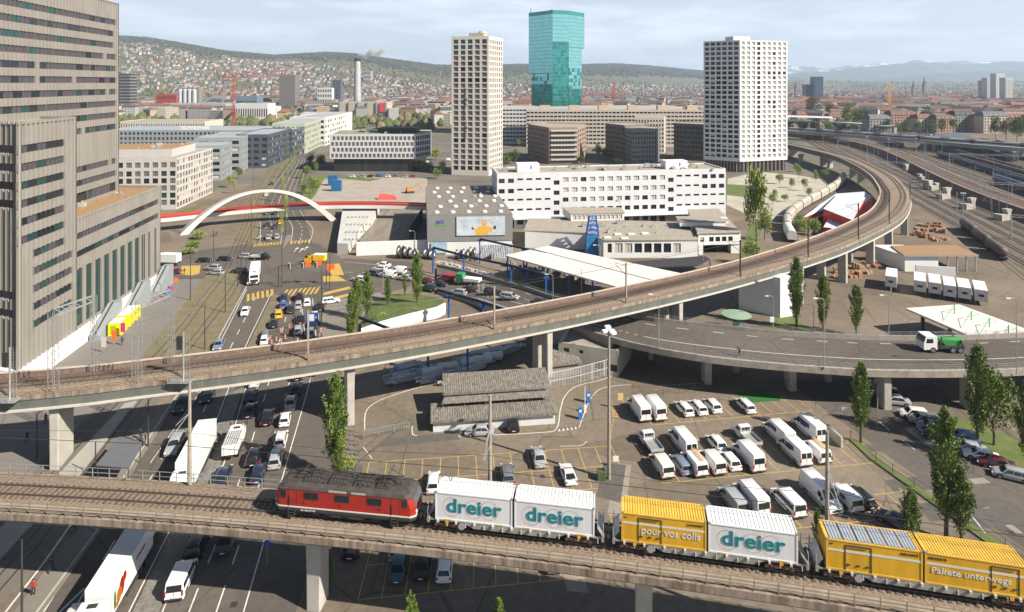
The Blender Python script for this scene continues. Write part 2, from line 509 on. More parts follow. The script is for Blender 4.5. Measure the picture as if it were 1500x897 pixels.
for q in(((478,388),(497,386),(504,403),(486,404)),((473,405),(494,404),(508,412),(474,413)),((474,429),(512,420),(514,423),(474,433)),((474,439),(512,430),(513,433),(478,443))):
 b.sheet([G(x,y)for x,y in q],.024)
struct('crossing_markings',b,LINEY)
T1=[(-62.6,40),(-62.8,62),(-64.4,85),(-67.5,105),(-72,132),(-77.4,155),(-82,175),(-92.5,206),(-104,240),(-119,279),(-135,330),(-165,430)]
T2=[(-54.6,40),(-55,62.7),(-57.6,80),(-62.5,105),(-68.5,138),(-73.6,163),(-79.5,182),(-88.5,202),(-99.5,236),(-115,279),(-131,330),(-161,430)]
wsheet('tram_bed',[(-70.4,109),(-80.8,153),(-86.5,175),(-80,180),(-75,172),(-70.7,160),(-61.6,127),(-60,118),(-62,108)],.02,DRYGRASS)
wsheet('tram_bed',[(-94.0,206),(-106,240),(-121,279),(-168,430),(-158,430),(-112.5,279),(-97,236),(-86,206)],.02,DRYGRASS)
wsheet('tram_bed',[(-65.5,30),(-66.5,85),(-69.8,107),(-60.5,107),(-55,80),(-52.8,62),(-52.8,30)],.012,ground_mat('tram_asphalt',(.155,.14,.122),.1,.12))
b=MB()
for T in(T1,T2):
 P=resample([(x,y,.03)for x,y in T],4)
 for o in(-.72,.72):
  b.strip(offs(P,o+.09),offs(P,o-.09))
struct('tram_rails',b,mat('tram_rail',(.07,.055,.045),.5,.5))
b=MB();b.prism([(-60.9,45),(-61.2,62),(-62.4,85),(-65,103),(-63.6,104),(-59.6,85),(-57.6,66),(-57.2,45)],.012,.28)
struct('tram_platform',b,mat('platform_slab',(.34,.32,.28),.85,var=.08,scale=.4))
UX=Vector((.990,.139,0));VX=Vector((-.19,.98,0)).normalized()
wsheet('car_park',[(-19,30),(-22,62),(-24.5,90),(-25,95),(-22,103),(12,112),(22,116),(48.5,111),(49.6,103),(51.4,93.5),(52.2,88),(54.4,79.4),(57,70),(64,50),(66,30)],.0102,LOT)
b=MB();zb=.014
def ln(p,q,w=.11,z=zb):
 p=Vector((p[0],p[1],z));q=Vector((q[0],q[1],z));t=(q-p).normalized();n=Vector((-t.y,t.x,0))*w/2
 b.quad(p+n,p-n,q-n,q+n)
def bays(pA,pB,n,L,v=VX,back=False,front=True,skip=()):
 pA=Vector((*pA,0));pB=Vector((*pB,0))
 if front:ln(pA,pB)
 if back:ln(pA+v*L,pB+v*L)
 for k in range(n+1):
  if k in skip:continue
  p=pA.lerp(pB,k/n);ln(p,p+v*L)
bays((22.2,97),(49.5,101.3),12,5.0)
bays((20.3,82.9),(51.6,87.4),13,4.9,back=True)
bays(tuple((Vector((20.3,82.9,0))+VX*4.9)[:2]),tuple((Vector((51.6,87.4,0))+VX*4.9)[:2]),13,4.8,front=False)
bays((18,72.2),(55,77.4),15,5.0)
ln((47.5,80.6),(54,81.6));
VF=Vector((-.10,.99,0)).normalized()
bays((-19.4,78.3),(15.7,82.3),14,4.6,VF,back=True)
bays(tuple((Vector((-19.4,78.3,0))+VF*4.6)[:2]),tuple((Vector((15.7,82.3,0))+VF*4.6)[:2]),14,4.6,VF,back=True,front=False)
VG=Vector((-.04,1,0)).normalized()
bays((-16.1,64.2),(15,68),13,4.6,VG,back=True)
bays(tuple((Vector((-16.1,64.2,0))+VG*4.6)[:2]),tuple((Vector((15,68,0))+VG*4.6)[:2]),13,4.6,VG,back=False,front=False)
for k in range(5):
 p=G(895+k*.6,598+k*3.2);ln(p,p+Vector((.95,.1,0)),.3)
dash(b,wl((893,655),(900,612),(922,582),(985,566)),.1,1.0,.6,zb)
struct('bay_markings',b,LINEY)
b=MB()
dash(b,wl((604,624),(604,634),(612,639),(660,640),(790,634),(815,628),(821,600),(828,580),(845,566),(880,557),(900,550)),.14,1,0,zb)
dash(b,wl((866,582),(880,570),(905,565),(925,564)),.12,1,0,zb)
dash(b,wl((534,630),(536,604),(550,590),(580,578),(640,560)),.14,1,0,zb)
dash(b,wl((848,627),(862,590),(868,580)),.12,1,0,zb)
dash(b,wl((820,654),(850,653),(860,647)),.1,1,0,zb)
for k in range(5):
 p=G(818+k*6,632-k*.8);b.sheet([(p.x,p.y),(p.x+.35,p.y),(p.x+.17,p.y+.8)],zb)
dash(b,wl((532,655),(545,672)),.12,1.2,1,zb)
struct('lane_markings',b,LINEW)
b=MB();b.sheet([G(x,y)for x,y in((1076,574),(1118,570),(1138,580),(1144,587),(1105,590),(1086,586))],.02)
struct('charging_bay_paint',b,mat('green_paint',(.018,.13,.02),.8,var=.2,scale=1))
wsheet('driveway',[(50.4,112),(51.4,103),(53.6,93.5),(54.6,88),(57,79.4),(60,70),(68,50),(78,50),(79,62),(72.5,74),(66.5,88),(64,95),(62,104),(62,112)],.012,ASPH)
raised('grass_strip',[(52,92.6),(52.8,87),(55,79),(57.6,70),(62,58),(61,58),(56.2,70),(53.8,79),(51.4,88),(51,93)],.2,GRASS)
wsheet('grass_verge',[(64.5,99.5),(69,101),(73.5,98),(78,90),(84,78),(92,60),(80,60),(73.5,74),(68,88)],.016,GRASS)
b=MB()
for a,c in(((1288,618),(1302,630)),((1322,645),(1340,659)),((1372,690),(1392,706))):
 dash(b,wl(a,c),.13,1,0,.02)
dash(b,wl((1396,720),(1450,790),(1462,804)),.13,1,0,.02)
struct('driveway_markings',b,LINEW)
def Pz(x,y,z):return G(x,y,z)
b=MB()
rim=[Pz(x,y,z)for x,y,z in((529,484,1.3),(560,473,1.7),(600,462,2.0),(640,452,2.2),(652,446,2.2))]
back=[Pz(x,y,z)for x,y,z in((530,470,.15),(546,444,.1),(583,430,.1),(622,433,.2),(650,440,1.5))]
N_=10
rows=[]
ra=resample(rim,3);rb=resample(back,3)
def samp(P,t):
 f=t*(len(P)-1);i=min(len(P)-2,int(f));return P[i].lerp(P[i+1],f-i)
gv=[]
for i in range(21):
 for j in range(9):
  p=samp(ra,i/20).lerp(samp(rb,i/20),j/8)
  gv.append((p.x,p.y,p.z+.25*noise.noise(Vector((p.x*.3,p.y*.3,0)))*(0<j<8)))
b.add(gv,[(i*9+j,(i+1)*9+j,(i+1)*9+j+1,i*9+j+1)for i in range(20)for j in range(8)])
struct('embankment_lawn',b,GRASS)
b=MB()
for p,q in zip(ra,ra[1:]):
 t=(q-p).normalized();n=Vector((-t.y,t.x,0))*.15
 b.add([(p.x-n.x,p.y-n.y,0),(q.x-n.x,q.y-n.y,0),(q.x-n.x,q.y-n.y,q.z+.35),(p.x-n.x,p.y-n.y,p.z+.35),(p.x+n.x,p.y+n.y,0),(q.x+n.x,q.y+n.y,0),(q.x+n.x,q.y+n.y,q.z+.35),(p.x+n.x,p.y+n.y,p.z+.35)],[(0,1,2,3),(5,4,7,6),(3,2,6,7),(0,3,7,4),(1,5,6,2)])
b.build('retaining_wall',WHITE,label='long white retaining wall below the lawn beside the viaduct',cat='wall')
psheet('construction_ground',[(448,292),(470,262),(560,258),(626,262),(626,300),(560,302),(505,305)],.02,mat('sand_yard',(.30,.25,.20),.95,c2=(.38,.33,.28),scale=.15,detail=8))
psheet('construction_ground',[(1064,300),(1066,262),(1110,252),(1160,256),(1200,262),(1215,275),(1190,300),(1150,320),(1110,322)],.02,mat('park_gravel',(.33,.30,.23),.95,c2=(.46,.43,.36),scale=.12,detail=8))
psheet('grass_verge',[(1064,286),(1064,270),(1100,272),(1120,280),(1100,290)],.03,GRASS)
psheet('grass_verge',[(1085,382),(1096,330),(1112,322),(1125,330),(1112,352),(1104,372)],.03,GRASS)
psheet('grass_verge',[(1115,482),(1150,458),(1185,480),(1170,492),(1120,492)],.03,GRASS)
psheet('path',[(1102,376),(1112,350),(1130,328),(1160,312),(1215,290),(1240,276),(1226,268),(1190,292),(1150,310),(1130,322),(1118,335),(1098,376)],.04,PAVE)
def yA(x):return 61.2-.158*x-.0008*x*x
RAILA=9.5
PA=[Vector((x,yA(x),0))for x in range(-110,106,2)]
def track(P,zrail,parent,sleepers=True,sl=.62,half=.72,name='rail'):
 for o in(-half,half):
  b=MB()
  A=offs(P,o+.04,zrail);B_=offs(P,o-.04,zrail)
  b.strip(A,B_)
  b.strip(B_,[v-Vector((0,0,.16))for v in B_]);b.strip([v-Vector((0,0,.16))for v in A],A)
  b.build(name,STEEL,parent)
 if sleepers:
  b=MB();Q=resample(P,sl)
  for i in range(len(Q)-1):
   t=Q[i+1]-Q[i];yaw=math.atan2(t.y,t.x)
   b.cbox((Q[i].x,Q[i].y,Q[i].z+zrail-.22),(.26,2.5,.14),yaw)
  b.build('sleepers',SLEEPER,parent,kind='stuff')
VA=empty('rail_viaduct',(0,0,0),label='curved single-track concrete rail viaduct carrying the container train',cat='viaduct')
def deckprof(P,prof,b,m=0):
 """prof: list of (offset left, z) outline; swept"""
 L=[offs(P,o,z)for o,z in prof]
 n=len(prof)
 for k in range(n):
  A=L[k];B_=L[(k+1)%n]
  for i in range(len(P)-1):b.quad(A[i],A[i+1],B_[i+1],B_[i],m)
b=MB();deckprof(PA,[(-3.2,9.05),(-3.2,8.5),(-2.9,8.5),(-2.5,7.85),(-1.5,7.8),(-1.3,6.8),(1.3,6.8),(1.5,7.8),(2.5,7.85),(2.9,8.5),(3.0,8.5),(3.0,9.05)][::-1],b)
b.build('deck',GIRD,VA)
b=MB();deckprof(PA,[(-3.3,9.12),(-3.3,8.45),(-2.95,8.45),(-2.95,9.12)][::-1],b);deckprof(PA,[(2.9,9.15),(2.9,8.5),(3.15,8.5),(3.15,9.15)][::-1],b)
b.build('edge_beam',STAIN,VA)
b=MB();
def bal(P,prof,m=0):
 L=[offs(P,o,z)for o,z in prof]
 for A,B_ in zip(L,L[1:]):b.strip(A,B_,m)
Q=resample(PA,1)
bal(Q,[(2.85,9.16),(2.3,9.2),(1.6,9.28),(-1.6,9.28),(-2.05,9.18)])
b.build('ballast',BALLAST,VA)
b=MB();bal(PA,[(-2.05,9.2),(-2.95,9.2)]);L=offs(PA,-2.5,0)
for o in(-2.1,-2.5):deckprof(PA,[(o-.17,9.3),(o-.17,9.2),(o+.17,9.2),(o+.17,9.3)][::-1],b,0)
b.build('walkway',mat('walkway',(.28,.235,.18),.9,var=.2,scale=.8),VA)
track(PA,RAILA,VA)
def railing(P,o,z,h,step,parent,rails=3,m=None,r=.035,post=.05):
 Q=resample(P,step);A=offs(Q,o,z)
 b=MB()
 for p in A:b.tube(p,p+Vector((0,0,h)),post,4)
 for k in range(rails):
  zz=h*(k+1)/rails
  for p,q in zip(A,A[1:]):b.tube(p+Vector((0,0,zz)),q+Vector((0,0,zz)),r,4,cap=False)
 return b.build('railing',m or RAILING,parent)
railing(PA,3.02,9.15,1.05,2.1,VA,2,METAL);railing(PA,-3.12,9.12,1.1,2.05,VA,3,RAILING,r=.028)
def pier(x,y,z1,w,t,yaw,parent,m=None,z0=-.3,flare=0.0):
 b=MB();M=Matrix.Translation((x,y,0))@Matrix.Rotation(yaw,4,'Z')
 c=.12
 def ring(z,k):return[M@Vector(q+(z,))for q in((-w/2*k+c,-t/2),(w/2*k-c,-t/2),(w/2*k,-t/2+c),(w/2*k,t/2-c),(w/2*k-c,t/2),(-w/2*k+c,t/2),(-w/2*k,t/2-c),(-w/2*k,-t/2+c))]
 b.loft([ring(z0,1.0),ring(z1*.6,1.0+flare*.2),ring(z1,1+flare)])
 return b.build('pillar',m or CONC,parent)
for x in(-84,-20.2,12.6,46):
 pier(x,yA(x)-.2,6.85,1.5,2.2,math.atan(-.158-.0016*x),VA,flare=.1)
_B=[(-190,62,8.9),(-130,72.5,8.9),(-95,79,9),(-63.7,84.9,9),(-53.7,87.6,9),(-37.9,92.1,9.1),(-25.2,96.2,9.3),(-14.5,100.3,9.4),(-5.8,104,9.5),(6.9,109.8,9.6),(19.4,116.3,9.6),(37.5,126.6,9.5),(53.4,137.4,9.1),(71.4,150.4,8.7),(90.6,165.8,8.3),(115.3,188.7,8.0),(133,208,7.7),(152,234,7.6),(166,258,7.5),(181,290,7.5),(195,330,7.4),(205,370,7.2),(211,430,6.5),(214,480,5.5),(217,560,4),(222,680,2),(228,800,.6)]
PB=resample(_B,3.0)
WD=[(0,6.0),(60,6.0),(130,6.6),(165,8.0),(200,8.6),(240,9.6),(300,11),(900,11)]
s=-130.0;WB=[]
for i,p in enumerate(PB):
 if i:s+=(p-PB[i-1]).length
 v=WD[-1][1]
 for(a,va),(c,vc)in zip(WD,WD[1:]):
  if s<=WD[0][0]:v=WD[0][1];break
  if a<=s<=c:v=va+(vc-va)*(s-a)/(c-a);break
 WB.append(v)
VB=empty('rail_viaduct',(0,0,0),label='long S-curved concrete rail viaduct with catenary masts crossing the whole yard',cat='viaduct')
def sweep(P,prof,b,m=0,closed=True):
 """prof of (callable/float offset fraction f of width + metres, z)"""
 L=[offs(P,[f*w+o for w in WB],z)for f,o,z in prof]
 n=len(prof)
 for k in range(n if closed else n-1):
  A=L[k];B_=L[(k+1)%n]
  for i in range(len(P)-1):b.quad(A[i],B_[i],B_[i+1],A[i+1],m)
b=MB();sweep(PB,[(0,.12,1.55),(0,.12,.15),(1,-.35,.15),(1,-.35,1.55)],b);b.build('girder',GIRD,VB)
b=MB();sweep(PB,[(0,-.16,.26),(0,-.16,-.02),(0,.5,-.02),(0,.5,.26)],b);sweep(PB,[(1,.05,-.02),(1,.05,.3),(1,-.5,.3),(1,-.5,-.02)],b)
b.build('lower_flange',mat('flange_pale',(.50,.47,.41),.85,var=.08),VB)
b=MB();sweep(PB,[(0,0,2.15),(0,0,1.5),(1,0,1.5),(1,0,2.15)],b)
b.build('edge_beam',STAIN,VB)
b=MB();sweep(PB,[(1,.02,3.0),(1,.02,1.9),(1,-.22,1.9),(1,-.22,3.0)],b)
b.build('parapet',mat('parapet_rust',(.13,.085,.065),.9,c2=(.24,.17,.13),scale=1.5,detail=8),VB)
b=MB();sweep(PB,[(1,.08,3.14),(1,.08,3.0),(1,-.3,3.0),(1,-.3,3.14)],b)
b.build('coping',mat('coping',(.50,.43,.35),.85,var=.1),VB)
b=MB();sweep(PB,[(1,-.22,2.2),(1,-.6,2.3),(1,-3.1,2.42),(0,1.2,2.42),(0,.7,2.2),(0,0,2.18)],b,closed=False)
for f in b.f[:(len(PB)-1)*2]:pass
b.m=[1 if i<(len(PB)-1)*2 else 0 for i in range(len(b.f))]
b.build('ballast',[BALLAST,BALLASTD],VB)
i0=next(i for i,p in enumerate(PB)if p.x>-4)
near=offs(PB,[min(3.0,w*.5)if w<7 else 2.6 for w in WB])
far=offs(PB,[w-2.6 for w in WB])[i0:]
track(near,2.58,VB);
for i in range(min(14,len(far))):
 t=i/14;t=t*t*(3-2*t);far[i]=near[i0+i].lerp(far[i],t)
track(far,2.58,VB)
railing(PB[:i0+60],.1,2.15,1.0,3.0,VB,2,RAILING,r=.022,post=.03)
S_=[];acc=0
for i,p in enumerate(PB):
 S_.append(acc)
 if i<len(PB)-1:acc+=(PB[i+1]-p).length
def near_idx(x):return min(range(len(PB)),key=lambda i:abs(PB[i].x-x)if i<len(PB)*.8 else 1e9)
PIERX=[-150,-108,-66.5+3.2,-25.2,6.2,34.5,71,90,107,121,140,160]
for k,x in enumerate(PIERX):
 i=near_idx(x);p=PB[i];t=(PB[i+1]-p);yaw=math.atan2(t.y,t.x)
 n=Vector((-t.y,t.x,0)).normalized();w=WB[i]
 if w<6.5 and k<4:
  c=p+n*w*.5;pier(c.x,c.y,p.z,1.15,4.6,yaw,VB,flare=.15)
 else:
  for f in(1.3,w-1.3):
   c=p+n*f;pier(c.x,c.y,p.z,1.1,2.2,yaw,VB,flare=.1)
for y in(300,345,395,450,510):
 i=min(range(len(PB)//2,len(PB)),key=lambda i:abs(PB[i].y-y));p=PB[i];t=PB[i+1]-p
 n=Vector((-t.y,t.x,0)).normalized();c=p+n*WB[i]*.5
 pier(c.x,c.y,p.z,1.2,7,math.atan2(t.y,t.x),VB)
b=MB();c0=G(1143,466);c1=G(1156,470)
c1=Vector((c0.x+3.4,c0.y+1.2,0));cb=Vector((c0.x-7.5,c0.y+5.5,0));cb2=Vector((cb.x+3.0,cb.y+4,0))
b.prism([c0[:2],c1[:2],(c1.x-5.5,c1.y+9),cb[:2]],-.2,9.2)
b.build('abutment',WHITE,VB)
near_r=[(640,427,.6),(660,432,.8),(700,440,1.6),(740,453,2.8),(800,470,4.2),(876,491,5.8),(920,503,6.3),(965,513,6.5),(1037,525,6.5),(1120,534,6.5),(1200,540.5,6.5),(1287,545.5,6.5),(1400,546,6.5),(1500,543,6.5),(1640,533,6.5),(1950,512,6.5)]
far_r=[(640,391.5,.6),(660,395,.8),(724,412,2),(770,425,3),(816,440,4),(890,457,5.4),(930,466,6.2),(960,472,6.5),(1040,480.5,6.5),(1120,489,6.5),(1200,494,6.5),(1274,497.5,6.5),(1390,498,6.5),(1500,494,6.5),(1640,485,6.5),(1900,466,6.5)]
NR_=resample([G(*p)for p in near_r],2.2);FR_=resample([G(*p)for p in far_r],2.2)
K=104
NR_=[samp(NR_,i/K)for i in range(K+1)];FR_=[samp(FR_,i/K)for i in range(K+1)]
RP_=empty('road_ramp',(0,0,0),label='curved elevated road ramp passing under the long viaduct',cat='bridge')
def mixp(t,dz=0.0):return[a.lerp(c,t)+Vector((0,0,dz))for a,c in zip(NR_,FR_)]
def sw(profile,m,name,closed=True):
 b=MB();L=[mixp(t,dz)for t,dz in profile]
 n=len(L)
 for k in range(n if closed else n-1):
  A=L[k];C=L[(k+1)%n]
  for i in range(K):b.quad(A[i],C[i],C[i+1],A[i+1])
 return b.build(name,m,RP_)
sw([(0,0),(.0,-.7),(.12,-1.0),(.3,-1.35),(.7,-1.35),(.88,-1.0),(1,-.7),(1,0)],CONCD,'deck')
sw([(.02,.02),(.98,.02)],ASPH,'road_surface',False).data.flip_normals()
sw([(-.012,-.75),(-.012,.35),(.012,.35),(.012,-.75)][::-1],mat('ramp_edge',(.24,.205,.165),.9,c2=(.36,.32,.27),scale=.7),'edge_beam')
sw([(.988,-.75),(.988,.85),(1.012,.85),(1.012,-.75)][::-1],mat('ramp_wall',(.25,.225,.19),.9,c2=(.34,.31,.27),scale=.7),'edge_wall')
b=MB()
for t,on in((.36,0),(.86,0),(.07,0),(.6,0)):
 A=mixp(t-.006,.03);C=mixp(t+.006,.03)
 for i in range(8,K):
  if t==.86 and i%3:continue
  if t==.6 and(i>32 or i%2):continue
  b.quad(A[i],A[i+1],C[i+1],C[i])
b.build('lane_markings',LINEW,RP_,kind='stuff')
b=MB()
for i in range(0,44):
 for L in(NR_,FR_):
  p,q=L[i],L[i+1]
  if p.z<.3 or p.z>6.0:continue
  b.quad((p.x,p.y,-.1),(q.x,q.y,-.1),(q.x,q.y,q.z-.6),(p.x,p.y,p.z-.6))
  b.quad((q.x,q.y+.01,-.1),(p.x,p.y+.01,-.1),(p.x,p.y+.01,p.z-.6),(q.x,q.y+.01,q.z-.6))
b.build('ramp_side_wall',CONC,RP_)
def rail2(L,h,step,name='railing',m=METAL,off=0):
 b=MB();Q=resample(L,step)
 for p in Q:b.tube(p,p+Vector((0,0,h)),.035,4)
 for zz in(h,h*.66,h*.33):
  for p,q in zip(Q,Q[1:]):b.tube(p+Vector((0,0,zz)),q+Vector((0,0,zz)),.025,4,cap=False)
 return b.build(name,m,RP_)
rail2([p+Vector((0,0,.3))for p in NR_[8:]],1.0,1.9)
rail2([p+Vector((0,0,.85))for p in FR_[6:]],.7,2.2)
for px,yb in((1040,567),(1165,577),(1305,605),(1430,606)):
 p=G(px,yb);pier(p.x,p.y+1.9,5.5,1.3,2.2,0.0,RP_)
for px,yb in((1090,560),(1230,575),(960,540)):
 p=G(px,yb);pier(p.x,p.y+4,5.2,1.0,1.0,0.0,RP_)
RED=mat('loco_red',(.34,.022,.014),.5,coat=.0,var=.12,scale=.8)
LROOF=mat('loco_roof',(.035,.03,.026),.75,c2=(.08,.068,.058),scale=1.2,detail=6)
LGREY=mat('loco_grey',(.04,.04,.038),.7,var=.2,scale=1.5)
YEL=mat('post_yellow',(.50,.27,.010),.55,c2=(.68,.38,.015),scale=.6,stretch=(1.5,1,.3),detail=9)
YELR=mat('post_yellow_roof',(.55,.33,.05),.6,c2=(.76,.46,.06),scale=.9,detail=9)
CWH=mat('container_white',(.60,.60,.60),.55,c2=(.66,.66,.655),scale=.35,stretch=(1,1,.3),detail=6)
CWR=mat('container_roof_white',(.70,.70,.685),.55,var=.04,scale=.8)
TEAL=mat('teal_lettering',(.0,.19,.22),.5)
PALE=mat('pale_lettering',(.62,.60,.54),.6)
SOLAR=mat('grey_roof_panel',(.30,.33,.37),.5,var=.15,scale=1.5)
WAG=mat('wagon_frame',(.22,.21,.17),.75,c2=(.34,.33,.29),scale=1.5,detail=6)
RUST=mat('rust_brown',(.10,.055,.035),.9,var=.3,scale=1.5)
DOORL=mat('seam_dark',(.03,.025,.02),.8)
def on_track(x):
 s_=-.158-.0016*x
 return Vector((x,yA(x),RAILA)),math.atan(s_)
def fit_text(o,wdt):
 me=o.data;xs=[v.co.x for v in me.vertices];k=wdt/(max(xs)-min(xs))
 for v in me.vertices:v.co.x*=k
RX=Matrix.Rotation(R(90),4,'X')
def wheels(x,parent,r=.46):
 b=MB()
 for sx in(-.9,.9):
  for sy in(-.75,.75):
   b.tube((x+sx,sy-.07,r),(x+sx,sy+.07,r),r,14)
  b.tube((x+sx,-1.0,r),(x+sx,1.0,r),.08,6)
 for sy in(-.98,.98):b.box(x-1.5,x+1.5,sy-.1,sy+.1,.35,.72)
 b.box(x-.3,x+.3,-.95,.95,.4,.8)
 for sx in(-.9,.9):
  for sy in(-1.08,1.08):b.box(x+sx-.14,x+sx+.14,sy-.06,sy+.06,.32,.62)
 b.build('bogie',[RUST],parent)
def buffers(xe,sgn,parent,z=1.05):
 b=MB()
 for sy in(-.87,.87):
  b.tube((xe,sy,z),(xe+sgn*.45,sy,z),.09,8);b.tube((xe+sgn*.45,sy,z),(xe+sgn*.52,sy,z),.23,12)
 b.tube((xe,0,z-.05),(xe+sgn*.5,0,z-.2),.06,6)
 b.build('buffer',DMETAL,parent)
p,yw=on_track(-16.85)
LO=empty('electric_locomotive',p,yw,'red electric locomotive with dark equipment-laden roof hauling the container train','locomotive')
def octo(xe,ye,cx,cy,z):
 return[(-xe+cx,-ye,z),(xe-cx,-ye,z),(xe,-ye+cy,z),(xe,ye-cy,z),(xe-cx,ye,z),(-xe+cx,ye,z),(-xe,ye-cy,z),(-xe,-ye+cy,z)]
b=MB();b.loft([octo(7.4,1.48,.5,.35,1.12),octo(7.42,1.48,.5,.35,2.05),octo(7.1,1.48,.5,.35,2.95)]);b.build('body',RED,LO)
b=MB();b.loft([octo(7.2,1.52,.5,.35,2.95),octo(7.1,1.50,.6,.4,3.02),octo(6.9,1.38,.6,.45,3.24),octo(6.5,1.05,.6,.5,3.40),octo(6.1,.6,.6,.5,3.45)]);LRF=b.build('roof',LROOF,LO)
b=MB()
b.box(-1.6,.3,-1.535,-1.46,2.97,3.14);b.box(1.1-0.3,2.6-.3,-1.535,-1.46,2.97,3.14)
M=Matrix.Identity(4)
b.build('grille',mat('pale_grille',(.33,.31,.28),.7),LO)
b=MB();b.loft([octo(7.3,1.42,.5,.35,.62),octo(7.46,1.5,.5,.35,.85),octo(7.46,1.5,.5,.35,1.12)]);b.build('skirt',LGREY,LO)
b=MB();b.loft([octo(7.48,1.515,.5,.35,1.12),octo(7.48,1.515,.5,.35,1.24)]);b.build('stripe',PALE,LO)
def lw(x0,x1,z0,z1):
 for sy in(-1,1):
  b=MB();b.box(x0,x1,1.47*sy-.03,1.47*sy+.03,z0,z1,0)
  for a,c,e,f in((x0-.05,x0,z0-.05,z1+.05),(x1,x1+.05,z0-.05,z1+.05),(x0,x1,z0-.05,z0),(x0,x1,z1,z1+.05)):b.box(a,c,1.47*sy-.045,1.47*sy+.045,e,f,1)
  b.box((x0+x1)/2-.025,(x0+x1)/2+.025,1.47*sy-.045,1.47*sy+.045,z0,z1,1)
  b.build('window',[GLASS,DMETAL],LO)
for x0 in(-4.2,-.9,2.5):lw(x0,x0+1.45,2.1,2.72)
for x0 in(-6.75,):lw(x0,x0+.55,2.1,2.8)
lw(6.15,6.55,2.15,2.8)
for s in(-1,1):
 b=MB()
 for y0,y1 in((-1.12,-.06),(.06,1.12)):
  b.add([(s*7.36,y0,2.12),(s*7.36,y1,2.12),(s*7.14,y1,2.84),(s*7.14,y0,2.84),(s*7.42,y0,2.12),(s*7.42,y1,2.12),(s*7.18,y1,2.84),(s*7.18,y0,2.84)],[(0,3,2,1),(4,5,6,7),(0,1,5,4),(1,2,6,5),(2,3,7,6),(3,0,4,7)]if s>0 else[(0,1,2,3),(4,7,6,5),(0,4,5,1),(1,5,6,2),(2,6,7,3),(3,7,4,0)])
 b.build('windscreen',mat('loco_glass',(.10,.14,.15),.1,.2),LO)
 b=MB();b.tube((s*7.35,-.95,1.55),(s*7.5,-.95,1.55),.14,10);b.tube((s*7.35,.95,1.55),(s*7.5,.95,1.55),.14,10)
 b.build('headlight',LAMPG,LO)
 buffers(s*7.4,s,LO)
for x0 in(-5.9,4.95):
 b=MB()
 for sy in(-1,1):
  for a in(x0,x0+.85):b.box(a-.02,a+.02,sy*1.475-.02,sy*1.475+.02,1.3,2.9)
  b.box(x0+.1,x0+.14,sy*1.5-.06,sy*1.5+.06,1.3,2.3,1)
 b.build('door',[DOORL,DMETAL],LO)
for x0 in(-5.9,5.0):
 b=MB()
 for k in range(3):b.box(x0,x0+.7,-1.6,-1.35,.3+k*.28,.35+k*.28)
 b.box(x0-.03,x0,-1.6,-1.5,.3,1.1);b.box(x0+.7,x0+.73,-1.6,-1.5,.3,1.1)
 b.build('step',DMETAL,LO)
for x in(-4.2,4.2):wheels(x,LO,.6)
b=MB();b.box(-2.2,2.2,-1.2,1.2,.35,.7);b.box(-1.5,-.3,-1.4,-1.1,.4,.9);b.box(.4,1.9,-1.4,-1.1,.4,.85);b.build('equipment_box',DMETAL,LO)
b=MB()
rr=random.Random(3)
for x0,x1 in((-4.6,-2.7),(-1.9,.1),(.8,2.6),(3.2,4.6)):
 b.box(x0,x1,-.85,.85,3.35,3.62)
 for k in range(5):b.box(x0+.1+k*(x1-x0-.2)/5,x0+.2+k*(x1-x0-.2)/5,-.75,.75,3.62,3.70)
 b.box(x0-.06,x1+.06,-.95,-.85,3.25,3.52);b.box(x0-.06,x1+.06,.85,.95,3.25,3.52)
for k in range(26):
 x=rr.uniform(-5.6,5.6);y=rr.uniform(-1,1);b.tube((x,y,3.3),(x,y,3.8),.06,5)
for y in(-.5,.1,.6):b.path([(-5.8,y,3.8),(-2,y+.1,3.84),(2,y,3.8),(5.6,y,3.84)],.04,4)
b.build('roof_equipment',LROOF,LRF)
for sx,hgt in((-1,.35),(1,.9)):
 b=MB();x=sx*5.0
 b.path([(x-sx*1.2,0,3.95),(x+sx*.9,0,3.85+hgt*.5),(x-sx*.5,0,4.0+hgt)],.045,5)
 b.path([(x-sx*1.2,-.5,3.9),(x-sx*1.2,.5,3.9)],.04,5);b.path([(x-sx*.5,-.85,3.92+hgt),(x-sx*.5,-.5,4.02+hgt),(x-sx*.5,.5,4.02+hgt),(x-sx*.5,.85,3.92+hgt)],.03,5)
 b.path([(x-sx*.35,-.85,3.92+hgt),(x-sx*.35,-.5,4.02+hgt),(x-sx*.35,.5,4.02+hgt),(x-sx*.35,.85,3.92+hgt)],.03,5)
 b.build('pantograph',DMETAL,LRF)
def M_side(x,z,y=-1.5):return Matrix.Translation((x,y,z))@RX
o_=text('lettering','420  SBB CFF FFS',.22,M_side(-4.6,.85,-1.53),PALE,LO)
for xx in(-6.0,-4.4,-.6,3.6):
 text('lettering','SBB',.16,M_side(xx,1.62,-1.5),DOORL,LO)
